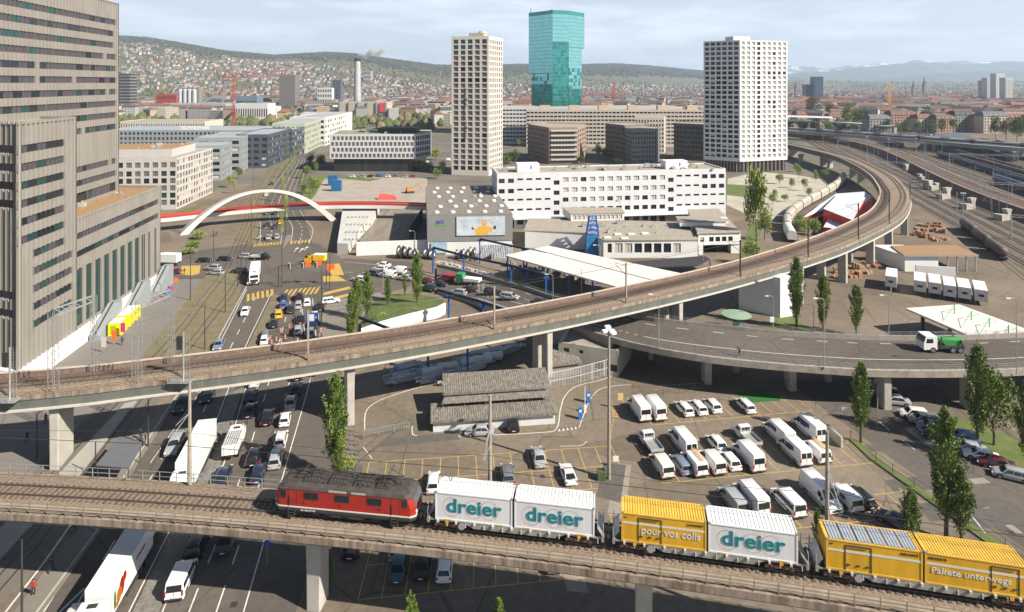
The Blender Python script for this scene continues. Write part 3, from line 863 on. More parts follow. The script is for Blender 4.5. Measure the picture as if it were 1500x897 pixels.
def wagon(xc,L,label):
 p,yw=on_track(xc)
 w=empty('container_wagon',p,yw,label,'wagon','container wagons of the train')
 b=MB()
 for sy in(-1.22,1.1):
  b.box(-L/2,L/2,sy,sy+.12,.98,1.14)
  b.add([(-L/2+3.6,sy,1.0),(-L/2+4.6,sy,.55),(L/2-4.6,sy,.55),(L/2-3.6,sy,1.0),(-L/2+3.6,sy+.1,1.0),(-L/2+4.6,sy+.1,.55),(L/2-4.6,sy+.1,.55),(L/2-3.6,sy+.1,1.0)],[(0,1,2,3),(7,6,5,4),(0,4,5,1),(1,5,6,2),(2,6,7,3),(3,7,4,0)])
 k=-L/2+.3
 while k<L/2:b.box(k-.06,k+.06,-1.1,1.1,.95,1.1);k+=1.55
 for sx in(-1,1):b.box(sx*L/2-.12,sx*L/2+.12,-1.35,1.35,.8,1.3)
 k=-L/2+1.0
 while k<L/2-.8:
  b.box(k-.1,k+.1,-1.42,-1.18,.92,1.16,1);b.box(k+.9,k+.98,-1.32,-1.22,.6,.98,1);k+=1.85
 b.build('frame',[WAG,mat('bracket_white',(.5,.49,.45),.7)],w)
 for sx in(-1,1):wheels(sx*(L/2-2.1),w);buffers(sx*L/2,sx,w)
 for sx in(-1,1):
  b=MB()
  x=sx*(L/2+.05)
  b.path([(x,-1.3,1.2),(x,-1.3,2.2),(x,-.7,2.2)],.035,5);b.path([(x,1.3,1.2),(x,1.3,2.2),(x,.7,2.2)],.035,5)
  b.add([(x,-1.35,1.25),(x+sx*.1,1.35,1.25),(x-sx*.55,1.3,2.0),(x-sx*.55,-1.3,2.0)],[(0,1,2,3)])
  b.build('end_plate',METAL,w)
 b=MB();b.tube((-L/2+3.4,-1.34,.72),(-L/2+3.4,-1.28,.72),.34,14);b.build('brake_wheel',METAL,w)
 b=MB();b.box(-L/2+1.8,-L/2+2.1,-1.43,-1.39,.93,1.2);b.box(L/2-2.4,L/2-2.1,-1.43,-1.39,.93,1.2);b.build('warning_plate',mat('plate_orange',(.7,.33,.03),.6),w)
 return w
def corr_side(b,x0,x1,y,z0,z1,pitch,amp,sgn,m=0):
 n=max(1,int((x1-x0)/pitch));st=(x1-x0)/n;pts=[]
 for k in range(n):
  a=x0+k*st
  pts+=[(a,y),(a+st*.35,y),(a+st*.5,y-sgn*amp),(a+st*.85,y-sgn*amp)]
 pts.append((x1,y))
 for(a,ya),(c,yc)in zip(pts,pts[1:]):
  if sgn<0:b.quad((a,ya,z0),(c,yc,z0),(c,yc,z1),(a,ya,z1),m)
  else:b.quad((c,yc,z0),(a,ya,z0),(a,ya,z1),(c,yc,z1),m)
def corr_top(b,x0,x1,y0,y1,z,pitch,amp,m=0):
 n=int((x1-x0)/pitch);st=(x1-x0)/n;pts=[]
 for k in range(n):
  a=x0+k*st;pts+=[(a,z),(a+st*.3,z),(a+st*.45,z-amp),(a+st*.85,z-amp)]
 pts.append((x1,z))
 for(a,za),(c,zc)in zip(pts,pts[1:]):b.quad((a,y0,za),(c,y0,zc),(c,y1,zc),(a,y1,za),m)
def container(xc,label,kind,L=7.75,H=2.67,base=1.16):
 p,yw=on_track(xc)
 c=empty('shipping_container',p+Vector((0,0,base)),yw,label,'container','containers on the train')
 Wd=2.5;h=Wd/2;hx=L/2
 sm,rm=(CWH,CWR)if kind=='dreier' else(YEL,YELR)
 b=MB()
 pitch,amp=(1.3,.006)if kind=='dreier' else(5,0)
 corr_side(b,-hx+.12,hx-.12,-h+.04,.12,H-.1,pitch,amp,-1);corr_side(b,-hx+.12,hx-.12,h-.04,.12,H-.1,pitch,amp,1)
 for s in(-1,1):
  q=[(s*(hx-.05),-h,.1),(s*(hx-.05),h,.1),(s*(hx-.05),h,H-.05),(s*(hx-.05),-h,H-.05)]
  b.add(q,[(0,1,2,3)if s>0 else(3,2,1,0)])
  for k in range(4):b.box(s*(hx-.04)-.03,s*(hx-.04)+.03,-1.0+k*.6,-.96+k*.6,.15,H-.1)
 b.box(-hx+.1,hx-.1,-h+.06,h-.06,.06,.14)
 wl_o=b.build('wall',sm,c)
 b=MB()
 if kind=='solar':
  corr_top(b,-hx+.1,hx-.1,-h+.1,h-.1,H-.02,.2,.02)
  b.build('roof',YELR,c)
  b=MB()
  for k in range(6):
   x0=-hx+.3+k*(L-.6)/6
   corr_top(b,x0+.06,x0+(L-.6)/6-.06,-h+.16,h-.16,H+.03,.26,.035)
  b.build('roof_panel',SOLAR,c)
 else:
  corr_top(b,-hx+.1,hx-.1,-h+.08,h-.08,H-.01,.34 if kind=='dreier' else .24,.04)
  b.build('roof',rm,c)
 b=MB()
 for sx in(-1,1):
  for sy in(-1,1):
   b.box(sx*(hx-.07)-.07,sx*(hx-.07)+.07,sy*(h-.07)-.07,sy*(h-.07)+.07,0,H)
 for sy in(-1,1):
  b.box(-hx+.14,hx-.14,sy*(h-.05)-.05,sy*(h-.05)+.05,0,.14);b.box(-hx+.14,hx-.14,sy*(h-.05)-.05,sy*(h-.05)+.05,H-.1,H+.005)
 for sx in(-1,1):
  b.box(sx*(hx-.05)-.05,sx*(hx-.05)+.05,-h+.14,h-.14,H-.1,H+.003);b.box(sx*(hx-.05)-.05,sx*(hx-.05)+.05,-h+.14,h-.14,0,.12)
 b.build('frame',rm if kind=='dreier' else YELR,c)
 b=MB()
 for sx in(-1,1):
  for sy in(-1,1):b.box(sx*(hx-.1)-.11,sx*(hx-.1)+.11,sy*(h-.1)-.105,sy*(h-.1)+.105,H-.09,H+.02)
 b.build('corner_casting',mat('casting',(.25,.2,.14),.7),c)
 yf=-h-.002
 if kind=='dreier':
  for s,y in((1,yf+.03),(-1,h-.025)):
   Mt=Matrix.Translation((-2.75*s,y-(.02 if s>0 else-.02),.88))@(Matrix.Rotation(0 if s>0 else math.pi,4,'Z'))@RX
   o=text('lettering','dreier',1.86,Mt,TEAL,wl_o,bold=.034)
   fit_text(o,5.55)
  b=MB()
  for cx in(-2.2,0.05,1.6):
   n=28;r0,r1=.88,.905
   for k in range(n):
    a0,a1=2*math.pi*k/n,2*math.pi*(k+1)/n
    b.quad((cx+r0*math.cos(a0),yf+.005,1.33+r0*math.sin(a0)),(cx+r1*math.cos(a0),yf+.005,1.33+r1*math.sin(a0)),(cx+r1*math.cos(a1),yf+.005,1.33+r1*math.sin(a1)),(cx+r0*math.cos(a1),yf+.005,1.33+r0*math.sin(a1)))
  b.build('ring_mark',mat('ring_red',(.45,.12,.10),.6),wl_o)
  b=MB()
  for sx in(-1,1):b.box(sx*2.6-.35,sx*2.6+.35,yf-.01,yf+.02,.02,.13);
  b.build('marker_plate',mat('marker_yellow',(.62,.5,.1),.6),c)
 else:
  b=MB();b.box(-hx+.15,hx-.15,yf+.02,yf+.034,1.66,1.86);b.build('stripe',PALE,c)
  d0,d1=((-2.3,-.2)if kind in('yellow','solar')else(1.15,3.2))
  b=MB()
  for x in(d0,d1):b.box(x-.04,x+.04,yf+.0,yf+.05,.1,H-.35)
  b.box(d0,d1,yf,yf+.05,H-.38,H-.33);dfo=b.build('door_frame',DOORL,c)
  b=MB();b.tube((d0+.2,yf-.03,H-.42),(d1-.2,yf-.03,H-.42),.035,6)
  for x in(d0+.25,(d0+d1)/2,d1-.3):b.box(x-.14,x+.14,yf-.02,yf+.02,.55,.68)
  b.build('door_handle',DMETAL,dfo)
  if kind=='yellow':
   o=text('lettering','pour vos colis',.95,M_side(-2.05,.92,yf+.012),PALE,wl_o,bold=.012);fit_text(o,5.35)
   o=text('lettering','LA POSTE',.24,M_side(2.15,2.16,yf+.012),DOORL,wl_o,bold=.006);fit_text(o,1.15)
   text('lettering','366',.2,M_side(-hx+.25,2.2,yf+.012),DOORL,wl_o)
  elif kind=='solar':
   o=text('lettering','DIE POST',.24,M_side(2.15,2.16,yf+.012),DOORL,wl_o,bold=.006);fit_text(o,1.15)
   text('lettering','230',.2,M_side(-hx+.3,2.25,yf+.012),DOORL,wl_o)
  else:
   o=text('lettering','Pakete unterwegs',.72,M_side(-3.4,1.0,yf+.012),PALE,wl_o,bold=.01);fit_text(o,6.0)
   o=text('lettering','DIE POST',.24,M_side(-3.6,2.16,yf+.012),DOORL,wl_o,bold=.006);fit_text(o,1.15)
  b=MB();xm=3.42 if kind!='pakete' else-2.3
  b.box(xm,xm+.06,yf,yf+.03,2.12,2.4);b.box(xm-.1,xm+.16,yf,yf+.03,2.22,2.28);b.build('emblem',REDL,c)
wagon(.35,17.2,'wagon under the two leading white containers');wagon(18.35,17.2,'wagon under the yellow and white container pair');wagon(36.1,17.4,'wagon under the two yellow containers, grey framed')
container(-3.62,'white container with teal dreier lettering, directly behind the locomotive','dreier')
container(4.25,'second white container with teal dreier lettering, counted from the locomotive','dreier')
container(14.4,'yellow container with pale lettering pour vos colis','yellow')
container(22.2,'white container with dreier lettering standing right of the yellow pour vos colis container','dreier')
container(32.1,'yellow container with grey ribbed roof panels and number 230','solar')
container(39.85,'yellow container lettered Pakete unterwegs at the right edge','pakete')
_paint={}
PAL={'white':(.72,.72,.71),'cream':(.66,.64,.58),'silver':(.34,.35,.36),'grey':(.15,.16,.17),'black':(.012,.012,.014),'dark blue':(.014,.025,.06),'blue':(.05,.12,.30),'steel blue':(.17,.22,.30),'red':(.35,.02,.02),'dark red':(.12,.012,.018),'yellow':(.75,.42,.01),'green':(.03,.14,.06),'dark green':(.012,.045,.035),'teal':(.015,.07,.09),'anthracite':(.035,.038,.042),'brown':(.06,.04,.03)}
def paint(c):
 if c not in _paint:_paint[c]=mat('paint_'+c.replace(' ','_'),PAL[c],.32,coat=.55)
 return _paint[c]
def ring(y,w,z0,z1,k=.92):
 """closed section at station y"""
 h=z1-z0
 return[(-w*.86,y,z0),(-w,y,z0+h*.22),(-w,y,z0+h*.62),(-w*.965,y,z0+h*.88),(-w*k,y,z1),(w*k,y,z1),(w*.965,y,z0+h*.88),(w,y,z0+h*.62),(w,y,z0+h*.22),(w*.86,y,z0)]
SPEC={'hatch':dict(L=4.15,W=1.76,belt=.90,roof=1.48,hood=.74,gb=(-.485,.275),gr=(-.41,.13)),'small':dict(L=3.7,W=1.66,belt=.92,roof=1.48,hood=.82,gb=(-.485,.27),gr=(-.41,.12)),'sedan':dict(L=4.6,W=1.80,belt=.90,roof=1.44,hood=.75,gb=(-.36,.26),gr=(-.23,.11)),'estate':dict(L=4.5,W=1.79,belt=.90,roof=1.48,hood=.74,gb=(-.487,.265),gr=(-.43,.13)),'suv':dict(L=4.6,W=1.88,belt=1.08,roof=1.70,hood=.98,gb=(-.487,.235),gr=(-.42,.09)),'sports':dict(L=4.4,W=1.82,belt=.88,roof=1.33,hood=.76,gb=(-.45,.20),gr=(-.22,.0)),}
PROTO={}
_wh={}
def add_wheel(root,loc,r,w):
 k=(r,w)
 if k not in _wh:
  b=MB();b.tube((-w/2,0,0),(w/2,0,0),r,16);c=MB();c.tube((-w/2-.012,0,0),(w/2+.012,0,0),r*.66,10)
  _wh[k]=(b.mesh('wheel',TYRE),c.mesh('rim',RIM))
 o=link('wheel',_wh[k][0],root,loc);link('rim',_wh[k][1],o)
def add_wheels(root,L,W,r,ys,w=.2):
 for y in ys:
  for s in(-1,1):add_wheel(root,(s*(W/2-w/2+.015),y,r),r,w)
def lightset(root,W,yf,yr,zf,zr,hgt=.14,wd=.28,tall=False):
 for s in(-1,1):
  b=MB();b.box(-wd/2,wd/2,-.06,.05,-hgt/2,hgt/2)
  link('headlight',b.mesh('headlight',LAMPG),root,(s*(W/2-wd/2-.1),yf,zf))
  b=MB()
  if tall:b.box(-.07,.07,-.04,.04,-.25,.25)
  else:b.box(-.13,.13,-.05,.06,-.09,.09)
  link('tail_light',b.mesh('tail_light',REDL),root,(s*(W/2-(.1 if tall else .18)),yr,zr))
 b=MB();b.box(-.26,.26,-.02,.02,-.055,.055)
 me=b.mesh('number_plate',mat('plate_white',(.6,.6,.58),.5))
 link('number_plate',me,root,(0,yr-.03,.5 if not tall else .62));link('number_plate',me,root,(0,yf+.03,.45))
def make_car(kind):
 S=SPEC[kind];L,Wd=S['L'],S['W'];w=Wd/2
 root=bpy.data.objects.new('car',None);COL.objects.link(root)
 b=MB();bz=S['belt'];hz=S['hood']
 gb0,gb1=S['gb'][0]*L,S['gb'][1]*L;gr0,gr1=S['gr'][0]*L,S['gr'][1]*L;rz=S['roof']
 z0=.2
 st=[(-.5*L,w*.86,z0+.18,bz-.18),(-.493*L,w*.93,z0+.08,bz-.08),(-.465*L,w*.985,z0,bz-.01 if S['gb'][0]>-.4 else bz),(-.32*L,w,z0,bz),(gb1-.15,w,z0,bz),(gb1+.1,w*.995,z0,bz-.03),(.40*L,w*.97,z0,hz),(.465*L,w*.92,z0,hz-.09),(.49*L,w*.84,z0+.05,hz-.2),(.5*L,w*.72,z0+.14,hz-.32)]
 b.loft([ring(*s_)for s_ in st])
 wb,wr=w*.91,w*.74
 def lev(z,y0,y1,ww):
  c=.12
  return[(-ww,y0+c,z),(-ww+c*.8,y0,z),(ww-c*.8,y0,z),(ww,y0+c,z),(ww,y1-c,z),(ww-c*.8,y1,z),(-ww+c*.8,y1,z),(-ww,y1-c,z)]
 b.loft([lev(bz-.04,gb0+.02,gb1,wb),lev(rz-.07,gr0,gr1,wr),lev(rz,gr0+.12,gr1-.12,wr-.1)])
 r=.33 if kind!='suv' else .37
 for y in(-.3*L,.31*L):
  for s in(-1,1):b.tube((s*(w-.12),y,r),(s*(w+.003),y,r),r+.055,14,m=1)
 body=b.build('body',[paint('white'),BLACKP],root,smooth=False)
 for pl in body.data.polygons:pl.use_smooth=True
 body.data.set_sharp_from_angle(angle=R(38))
 body.material_slots[0].link='OBJECT';body.material_slots[0].material=paint('white')
 def lerp3(z):return(z-(bz-.04))/(rz-.07-(bz-.04))
 def edge(z):
  t=lerp3(z);return gb0+.02+(gr0-gb0-.02)*t,gb1+(gr1-gb1)*t,wb+(wr-wb)*t
 za,zc=bz+.03,rz-.10
 ya0,ya1,wa=edge(za);yc0,yc1,wc=edge(zc);e=.012;c=.12
 b=MB();b.add([(-wa+c,ya1+e,za),(wa-c,ya1+e,za),(wc-c,yc1+e,zc),(-wc+c,yc1+e,zc)],[(1,0,3,2)]);b.build('windscreen',GLASS,root)
 b=MB();b.add([(-wa+c,ya0-e,za+.02),(wa-c,ya0-e,za+.02),(wc-c,yc0-e,zc),(-wc+c,yc0-e,zc)],[(0,1,2,3)]);b.build('rear_window',GLASS,root)
 for s in(-1,1):
  b=MB();nn=3 if kind in('estate','suv')else 2
  for k in range(nn):
   t0,t1=k/nn+.015,(k+1)/nn-.015
   A0,A1=ya0+.16,ya1-.16;B0,B1=yc0+.16,yc1-.16
   q=[(s*(wa+e),A0+(A1-A0)*t0,za),(s*(wa+e),A0+(A1-A0)*t1,za),(s*(wc+e),B0+(B1-B0)*t1,zc),(s*(wc+e),B0+(B1-B0)*t0,zc)]
   b.add(q,[(0,1,2,3)if s>0 else(3,2,1,0)])
  b.build('side_window',GLASS,root)
  b=MB();b.box(-.1,.1,-.09,.05,-.06,.07);link('mirror',b.mesh('mirror',BLACKP),root,(s*(w+.06),gb1-.35,bz+.06))
 r=.33 if kind!='suv' else .37
 add_wheels(root,L,Wd,r,(-.3*L,.31*L))
 lightset(root,Wd,.485*L,-.492*L,hz-.17,bz-.16)
 b=MB();b.box(-w*.55,w*.55,.492*L,.5*L+.004,.36,.52);b.build('grille',BLACKP,root)
 if kind in('estate','suv'):
  for s in(-1,1):
   b=MB();b.tube((s*(wr-.06),gr0+.15,rz+.03),(s*(wr-.06),gr1-.15,rz+.03),.02,5);b.build('roof_rail',METAL,root)
 return root
def prof_van(root,L,Wd,pts,ww,name='body',arch=()):
 """side outline pts (y, z) extruded across the width with softened edges"""
 w=Wd/2;b=MB();n=len(pts)
 cy=sum(p[0]for p in pts)/n;cz=sum(p[1]for p in pts)/n
 def shr(p,k):
  v=Vector((p[0]-cy,p[1]-cz));l=v.length;v=v*((l-k)/l);return(v.x+cy,v.y+cz)
 def taper(z):return ww(z)
 sec=[]
 for xk,sk in((-1,.09),(-.94,.0),(.94,.0),(1,.09)):
  sec.append([(xk*w*taper(p[1]),*shr(p,sk))for p in pts])
 b.loft(sec)
 for y in arch:
  for s in(-1,1):b.tube((s*(w-.12),y,.35),(s*(w+.003),y,.35),.41,14,m=1)
 o=b.build(name,[paint('white'),BLACKP],root)
 for pl in o.data.polygons:pl.use_smooth=True
 o.data.set_sharp_from_angle(angle=R(40))
 o.material_slots[0].link='OBJECT';o.material_slots[0].material=paint('white')
 return o
def sheet_part(name,pts,m,root,flip=False):
 b=MB();b.add(pts,[tuple(range(len(pts)))if not flip else tuple(range(len(pts)-1,-1,-1))]);return b.build(name,m,root)
def make_van(kind):
 root=bpy.data.objects.new('van',None);COL.objects.link(root)
 if kind in('sprinter','minibus'):
  L,Wd,H=6.0,1.98,2.6;r=.35
  pts=[(-L/2+.04,.32),(-L/2,.6),(-L/2+.03,1.5),(-L/2+.12,H-.12),(-L/2+.3,H),(L*.17,H),(L*.215,H-.14),(L*.335,1.42),(L*.345,1.26),(L*.47,1.08),(L/2-.02,.86),(L/2,.5),(L/2-.06,.3)]
  wb,zb=(L*.225,L*.33),(H-.22,1.45)
 else:
  L,Wd,H=4.9,1.92,1.96;r=.33
  pts=[(-L/2+.03,.3),(-L/2,.55),(-L/2+.02,1.1),(-L/2+.17,H-.1),(-L/2+.32,H),(L*.12,H),(L*.18,H-.1),(L*.335,1.18),(L*.35,1.08),(L*.47,.96),(L/2-.02,.76),(L/2,.45),(L/2-.06,.28)]
  wb,zb=(L*.195,L*.325),(H-.17,1.22)
 tw=(lambda z:1-.09*max(0,(z-1.0))/(H-1.0))
 prof_van(root,L,Wd,pts,tw,'body',(-.28*L,.34*L))
 w=Wd/2;e=.012
 b=MB();t0,t1=tw(zb[0])*w-.12,tw(zb[1])*w-.1
 b.add([(-t1,wb[1]+.03,zb[1]),(t1,wb[1]+.03,zb[1]),(t0,wb[0]+.03,zb[0]),(-t0,wb[0]+.03,zb[0])],[(1,0,3,2)]);b.build('windscreen',GLASS,root)
 yr=-L/2
 za,zc=(1.4,2.12)if H>2.5 else(1.12,1.72)
 if kind=='sprinter_split':pass
 ya=yr-.0+(.03 if H>2.5 else .03);yc=yr+(.095 if H>2.5 else .15)
 b=MB()
 for x0,x1 in(((-w*.78,-.05),(.05,w*.78))if kind in('minibus',)else((-w*.8,w*.8),)):
  b.add([(x0,ya-.02,za),(x1,ya-.02,za),(x1*.97,yc-.02,zc),(x0*.97,yc-.02,zc)],[(0,1,2,3)])
 b.build('rear_window',GLASS,root)
 for s in(-1,1):
  q=lambda z:s*(tw(z)*w+e)
  z0,z1=(1.35,2.05)if H>2.5 else(1.15,1.7)
  f1,f0=(L*.27,L*.13)if H>2.5 else(L*.24,L*.06)
  b=MB();b.add([(q(z0),f0,z0),(q(z0),f1,z0),(q(z1),f1-.33,z1),(q(z1),f0,z1)],[(0,1,2,3)if s>0 else(3,2,1,0)])
  if kind in('caddy_window','transporter_window','minibus'):
   yy=f0-.1
   for k in range(2 if kind!='minibus' else 1):
    y1=yy-k*(L*.26);y0=y1-L*.23
    b.add([(q(z0),y0,z0),(q(z0),y1,z0),(q(z1),y1,z1),(q(z1),y0,z1)],[(0,1,2,3)if s>0 else(3,2,1,0)])
  b.build('side_window',GLASS,root)
  b=MB();b.box(-.12,.12,-.08,.06,-.17,.14);link('mirror',b.mesh('mirror',BLACKP),root,(s*(w+.13),f1+.05,z0+.1))
  b=MB();b.box(-.012,.012,-L*.42,L*.3,-.07,.07);link('rub_strip',b.mesh('rub_strip',BLACKP),root,(s*(w+.008),0,.62))
 add_wheels(root,L,Wd,r,(-.28*L,.34*L),.22)
 lightset(root,Wd,.478*L,yr-.005,.82,1.0 if H<2.5 else 1.15,tall=True,hgt=.22)
 b=MB();b.box(-w*.9,w*.9,yr-.06,yr+.04,.34,.5);b.build('bumper',BLACKP,root)
 b=MB();b.box(-.012,.012,yr-.01,yr+.02,.5,za);b.build('door_seam',BLACKP,root)
 b=MB();b.box(-w*.6,w*.6,L/2-.02,L/2+.012,.48,.72);b.build('grille',BLACKP,root)
 return root
def make_pickup():
 root=bpy.data.objects.new('pickup',None);COL.objects.link(root)
 L,Wd=5.4,1.95;w=Wd/2;H=2.0;y0=.25
 pts=[(y0,.35),(y0,H-.1),(y0+.12,H),(1.05,H),(1.3,H-.12),(2.0,1.25),(2.45,1.05),(2.66,.9),(2.7,.5),(2.62,.3)]
 prof_van(root,L,Wd,pts,lambda z:1-.1*max(0,z-1),'cab')
 b=MB();b.add([(-w*.8,1.95,1.3),(w*.8,1.95,1.3),(w*.74,1.36,H-.14),(-w*.74,1.36,H-.14)],[(1,0,3,2)]);b.build('windscreen',GLASS,root)
 b=MB();b.add([(-w*.7,y0-.012,1.3),(w*.7,y0-.012,1.3),(w*.68,y0-.012,1.8),(-w*.68,y0-.012,1.8)],[(0,1,2,3)]);b.build('rear_window',GLASS,root)
 for s in(-1,1):
  b=MB();b.add([(s*(w*.97),.4,1.25),(s*(w*.97),1.55,1.25),(s*(w*.94),1.15,1.75),(s*(w*.94),.4,1.75)],[(0,1,2,3)if s>0 else(3,2,1,0)]);b.build('side_window',GLASS,root)
 b=MB();b.box(-w,w,-2.7,.1,.78,.9)
 b.build('load_bed',METAL,root)
 b=MB()
 for s in(-1,1):b.box(s*w-.03,s*w+.03,-2.7,.1,.9,1.25)
 b.box(-w,w,-2.73,-2.68,.9,1.25);b.build('side_board',mat('board_alu',(.5,.5,.49),.5,.3),root)
 b=MB()
 for s in(-.9,-.3,.3,.9):b.tube((s,.1,.9),(s,.1,2.0),.03,5)
 for z in(1.5,2.0):b.tube((-.93,.1,z),(.93,.1,z),.03,5)
 b.build('headboard',METAL,root)
 add_wheels(root,L,Wd,.34,(-1.6,1.85),.22)
 lightset(root,Wd,2.62,-2.72,.8,.7,tall=False)
 b=MB();b.box(-.5,.5,-2.6,.3,.45,.78);b.build('chassis',BLACKP,root)
 return root
HID=[]
def proto(kind):
 if kind not in PROTO:
  if kind in SPEC:o=make_car(kind)
  elif kind=='pickup':o=make_pickup()
  else:o=make_van(kind)
  PROTO[kind]=[o,False]
 return PROTO[kind]
LEN={k:v['L']for k,v in SPEC.items()}
LEN.update({'sprinter':6.0,'minibus':6.0,'transporter':4.9,'transporter_window':4.9,'pickup':5.4})
CATN={'hatch':('parked_car','car'),'pickup':('pickup_truck','pickup'),'sprinter':('van','van'),'minibus':('van','van'),'transporter':('van','van'),'transporter_window':('van','van')}
MIR={'dark':0}
def set_paint(o,m):
 for c in o.children:
  if c.name.split('.')[0]in('body','cab')and c.material_slots:c.material_slots[0].link='OBJECT';c.material_slots[0].material=m
def vehicle(kind,color,px,py,heading,label,group=None,at='rear',z=0.0,name=None,cat=None,world=None,scale=None):
 """px,py: ground point under the middle of the rear (or front / centre) end; heading: angle of the nose, 0 = away (+Y), positive to the left"""
 pr=proto(kind)
 if not pr[1]:o=pr[0];pr[1]=True
 else:o=copy_tree(pr[0])
 n,c=CATN.get(kind,('car','car'))
 o.name=name or n
 p=G(px,py,z)if world is None else Vector(world)
 d=Vector((-math.sin(heading),math.cos(heading),0));L=LEN[kind]
 if at=='rear':p=p+d*(L/2)
 elif at=='front':p=p-d*(L/2)
 o.location=p;o.rotation_euler=(0,0,heading+rnd.gauss(0,.012));o.scale=(rnd.uniform(.98,1.02),rnd.uniform(.97,1.03),rnd.uniform(.96,1.05))
 if 'group' in o.keys():del o['group']
 tag(o,label,cat or c,group)
 set_paint(o,paint(color))
 return o
LOTH=math.atan2(.19,.98)
def lot_text(root,s,y,z,side=-1):
 pass
BAND=mat('dark_blue_band',(.02,.05,.13),.5)
def row(items,group,where):
 n=len(items)
 for i,it in enumerate(items):
  kind,col,px,py=it[:4];h=it[4]if len(it)>4 else LOTH;at=it[5]if len(it)>5 else 'rear';extra=it[6]if len(it)>6 else ''
  nm={'hatch':'hatchback','small':'small car','sedan':'saloon car','estate':'estate car','suv':'off-road car','sprinter':'high-roof van','minibus':'high-roof van','transporter':'low-roof van','transporter_window':'windowed low-roof van','pickup':'flatbed pickup','sports':'sporty coupe'}[kind]
  if n==1:lab=f"{col} {nm} {extra} {where}"
  else:lab=f"{col} {nm} {extra}, {ORD[i]} from left {where}"
  o=vehicle(kind,col,px,py,h,' '.join(lab.replace(' ,',',').split()),group if n>2 else None,at)
  yield o
def band(o,y0,y1,z0,z1,w):
 for s in(-1,1):b=MB();b.box(s*w-.008,s*w+.008,y0,y1,z0,z1);b.build('lettering_band',BAND,o)
def ladder(o,H):
 b=MB()
 for x in(.1,.5):b.box(x-.03,x+.03,-2.0,1.0,H+.12,H+.2)
 for k in range(9):b.box(.1,.5,-1.9+k*.34,-1.84+k*.34,H+.13,H+.18)
 b.build('ladder',mat('ladder_orange',(.8,.38,.02),.5),o)
GP='vehicles parked in the white fleet car park'
A=list(row([('sprinter','white',947,621),('sprinter','white',969.5,620),('estate','white',1011,613.5),('estate','white',1031.5,611.5),('hatch','white',1052.5,608.5),('estate','white',1102,608.5)],GP,'in the back row of the car park'))
B1=list(row([('pickup','white',963,670),('minibus','white',1013.5,673),('hatch','white',1059.6,666),('pickup','white',1108.7,661),('sprinter','white',1159,660),('minibus','white',1204,652)],GP,'in the rear half of the middle double row'))
C1=list(row([('transporter','cream',980.5,705),('estate','steel blue',1008.5,700),('transporter','white',1029.5,702),('transporter','cream',1056.6,699),('hatch','white',1079.6,693),('sprinter','white',1113.8,696),('minibus','white',1183,687),('transporter','white',1212,683)],GP,'in the front half of the middle double row'))
D1=list(row([('transporter','silver',1090,760),('sprinter','white',1120,764),('transporter_window','white',1172.7,762.5),('sprinter','white',1226,757,math.pi+LOTH,'front'),('transporter','white',1258,755),('estate','black',1278,751),('sedan','dark blue',1344,786,R(38))],GP,'in the row just behind the train'))
ladder(C1[2],1.96);ladder(C1[7],1.96)
for o,y0,y1 in((B1[1],-.6,.6),(B1[4],-.8,.8),(B1[5],-1.4,1.0),(C1[6],-1.3,-.1)):band(o,y0,y1,1.55,2.2,.975)
band(D1[2],-1.7,.3,1.2,1.65,.955);band(D1[4],-1.3,-.3,1.25,1.65,.955)
list(row([('hatch','white',634,727,.08),('estate','grey',746,716,.12),('sedan','silver',792.6,689,.12),('sports','white',838,714.5,.16)],'cars in the bays left of the tall lamp mast','in the bays behind the white containers'))
list(row([('sedan','silver',724.5,636,R(92),'rear'),('suv','black',753,637,R(4),'rear')],None,'in front of the corrugated shed'))
list(row([('suv','black',511,826,.03),('hatch','silver',579,827,.03),('sedan','teal',580,860,.03,'rear'),('sedan','black',616,856,.03),('hatch','white',649.5,858,.03),('sedan','silver',812,845,.05)],'cars parked below the front viaduct','in the bays below the front viaduct'))
HQ=R(13)
G1='cars queueing on the avenue'
Q1=[('transporter_window','white',254,885,R(10),'rear','white low-roof van at the bottom beside the cobbled median'),('suv','black',279.5,827,R(11),'rear','black off-road car with lit brake lights just below the front viaduct'),('sedan','anthracite',325.6,818,R(11),'rear','dark grey saloon right of the black off-road car below the front viaduct'),('hatch','black',368.5,687,HQ,'rear','black hatchback right of the white flatbed truck'),('estate','silver',400.6,691,HQ,'rear','silver estate car right of the black hatchback behind the locomotive'),('estate','white',408.6,661,HQ,'rear','white estate car with red rear lights in the right lane'),('small','white',415.6,628.5,HQ,'rear','white small car with dark roof stripes'),('sedan','black',388.5,627,HQ,'rear','black saloon in the middle lane beside the striped small car'),('sedan','dark blue',362.5,616,HQ,'rear','dark blue saloon hugging the median in the viaduct shade'),('estate','black',363.5,594,HQ,'rear','black estate car in the shade next to the median'),('sedan','silver',423.6,604.5,HQ,'rear','silver saloon at the edge of the viaduct shadow'),('hatch','anthracite',431.7,582,HQ,'rear','dark hatchback in the right lane in the shade'),('hatch','black',434.7,561,HQ,'rear','black hatchback just emerging below the long viaduct'),('hatch','white',371.5,570,HQ,'rear','white hatchback partly hidden below the long viaduct'),('hatch','dark blue',375,712,HQ,'rear','dark hatchback hidden behind the tail of the locomotive'),('hatch','dark blue',322,716,HQ,'rear','dark car behind the railing of the front viaduct')]
for k,c,x,y,h,at,lb in Q1:vehicle(k,c,x,y,h,lb,G1,at)
b_small=None
HS=math.pi+R(13)
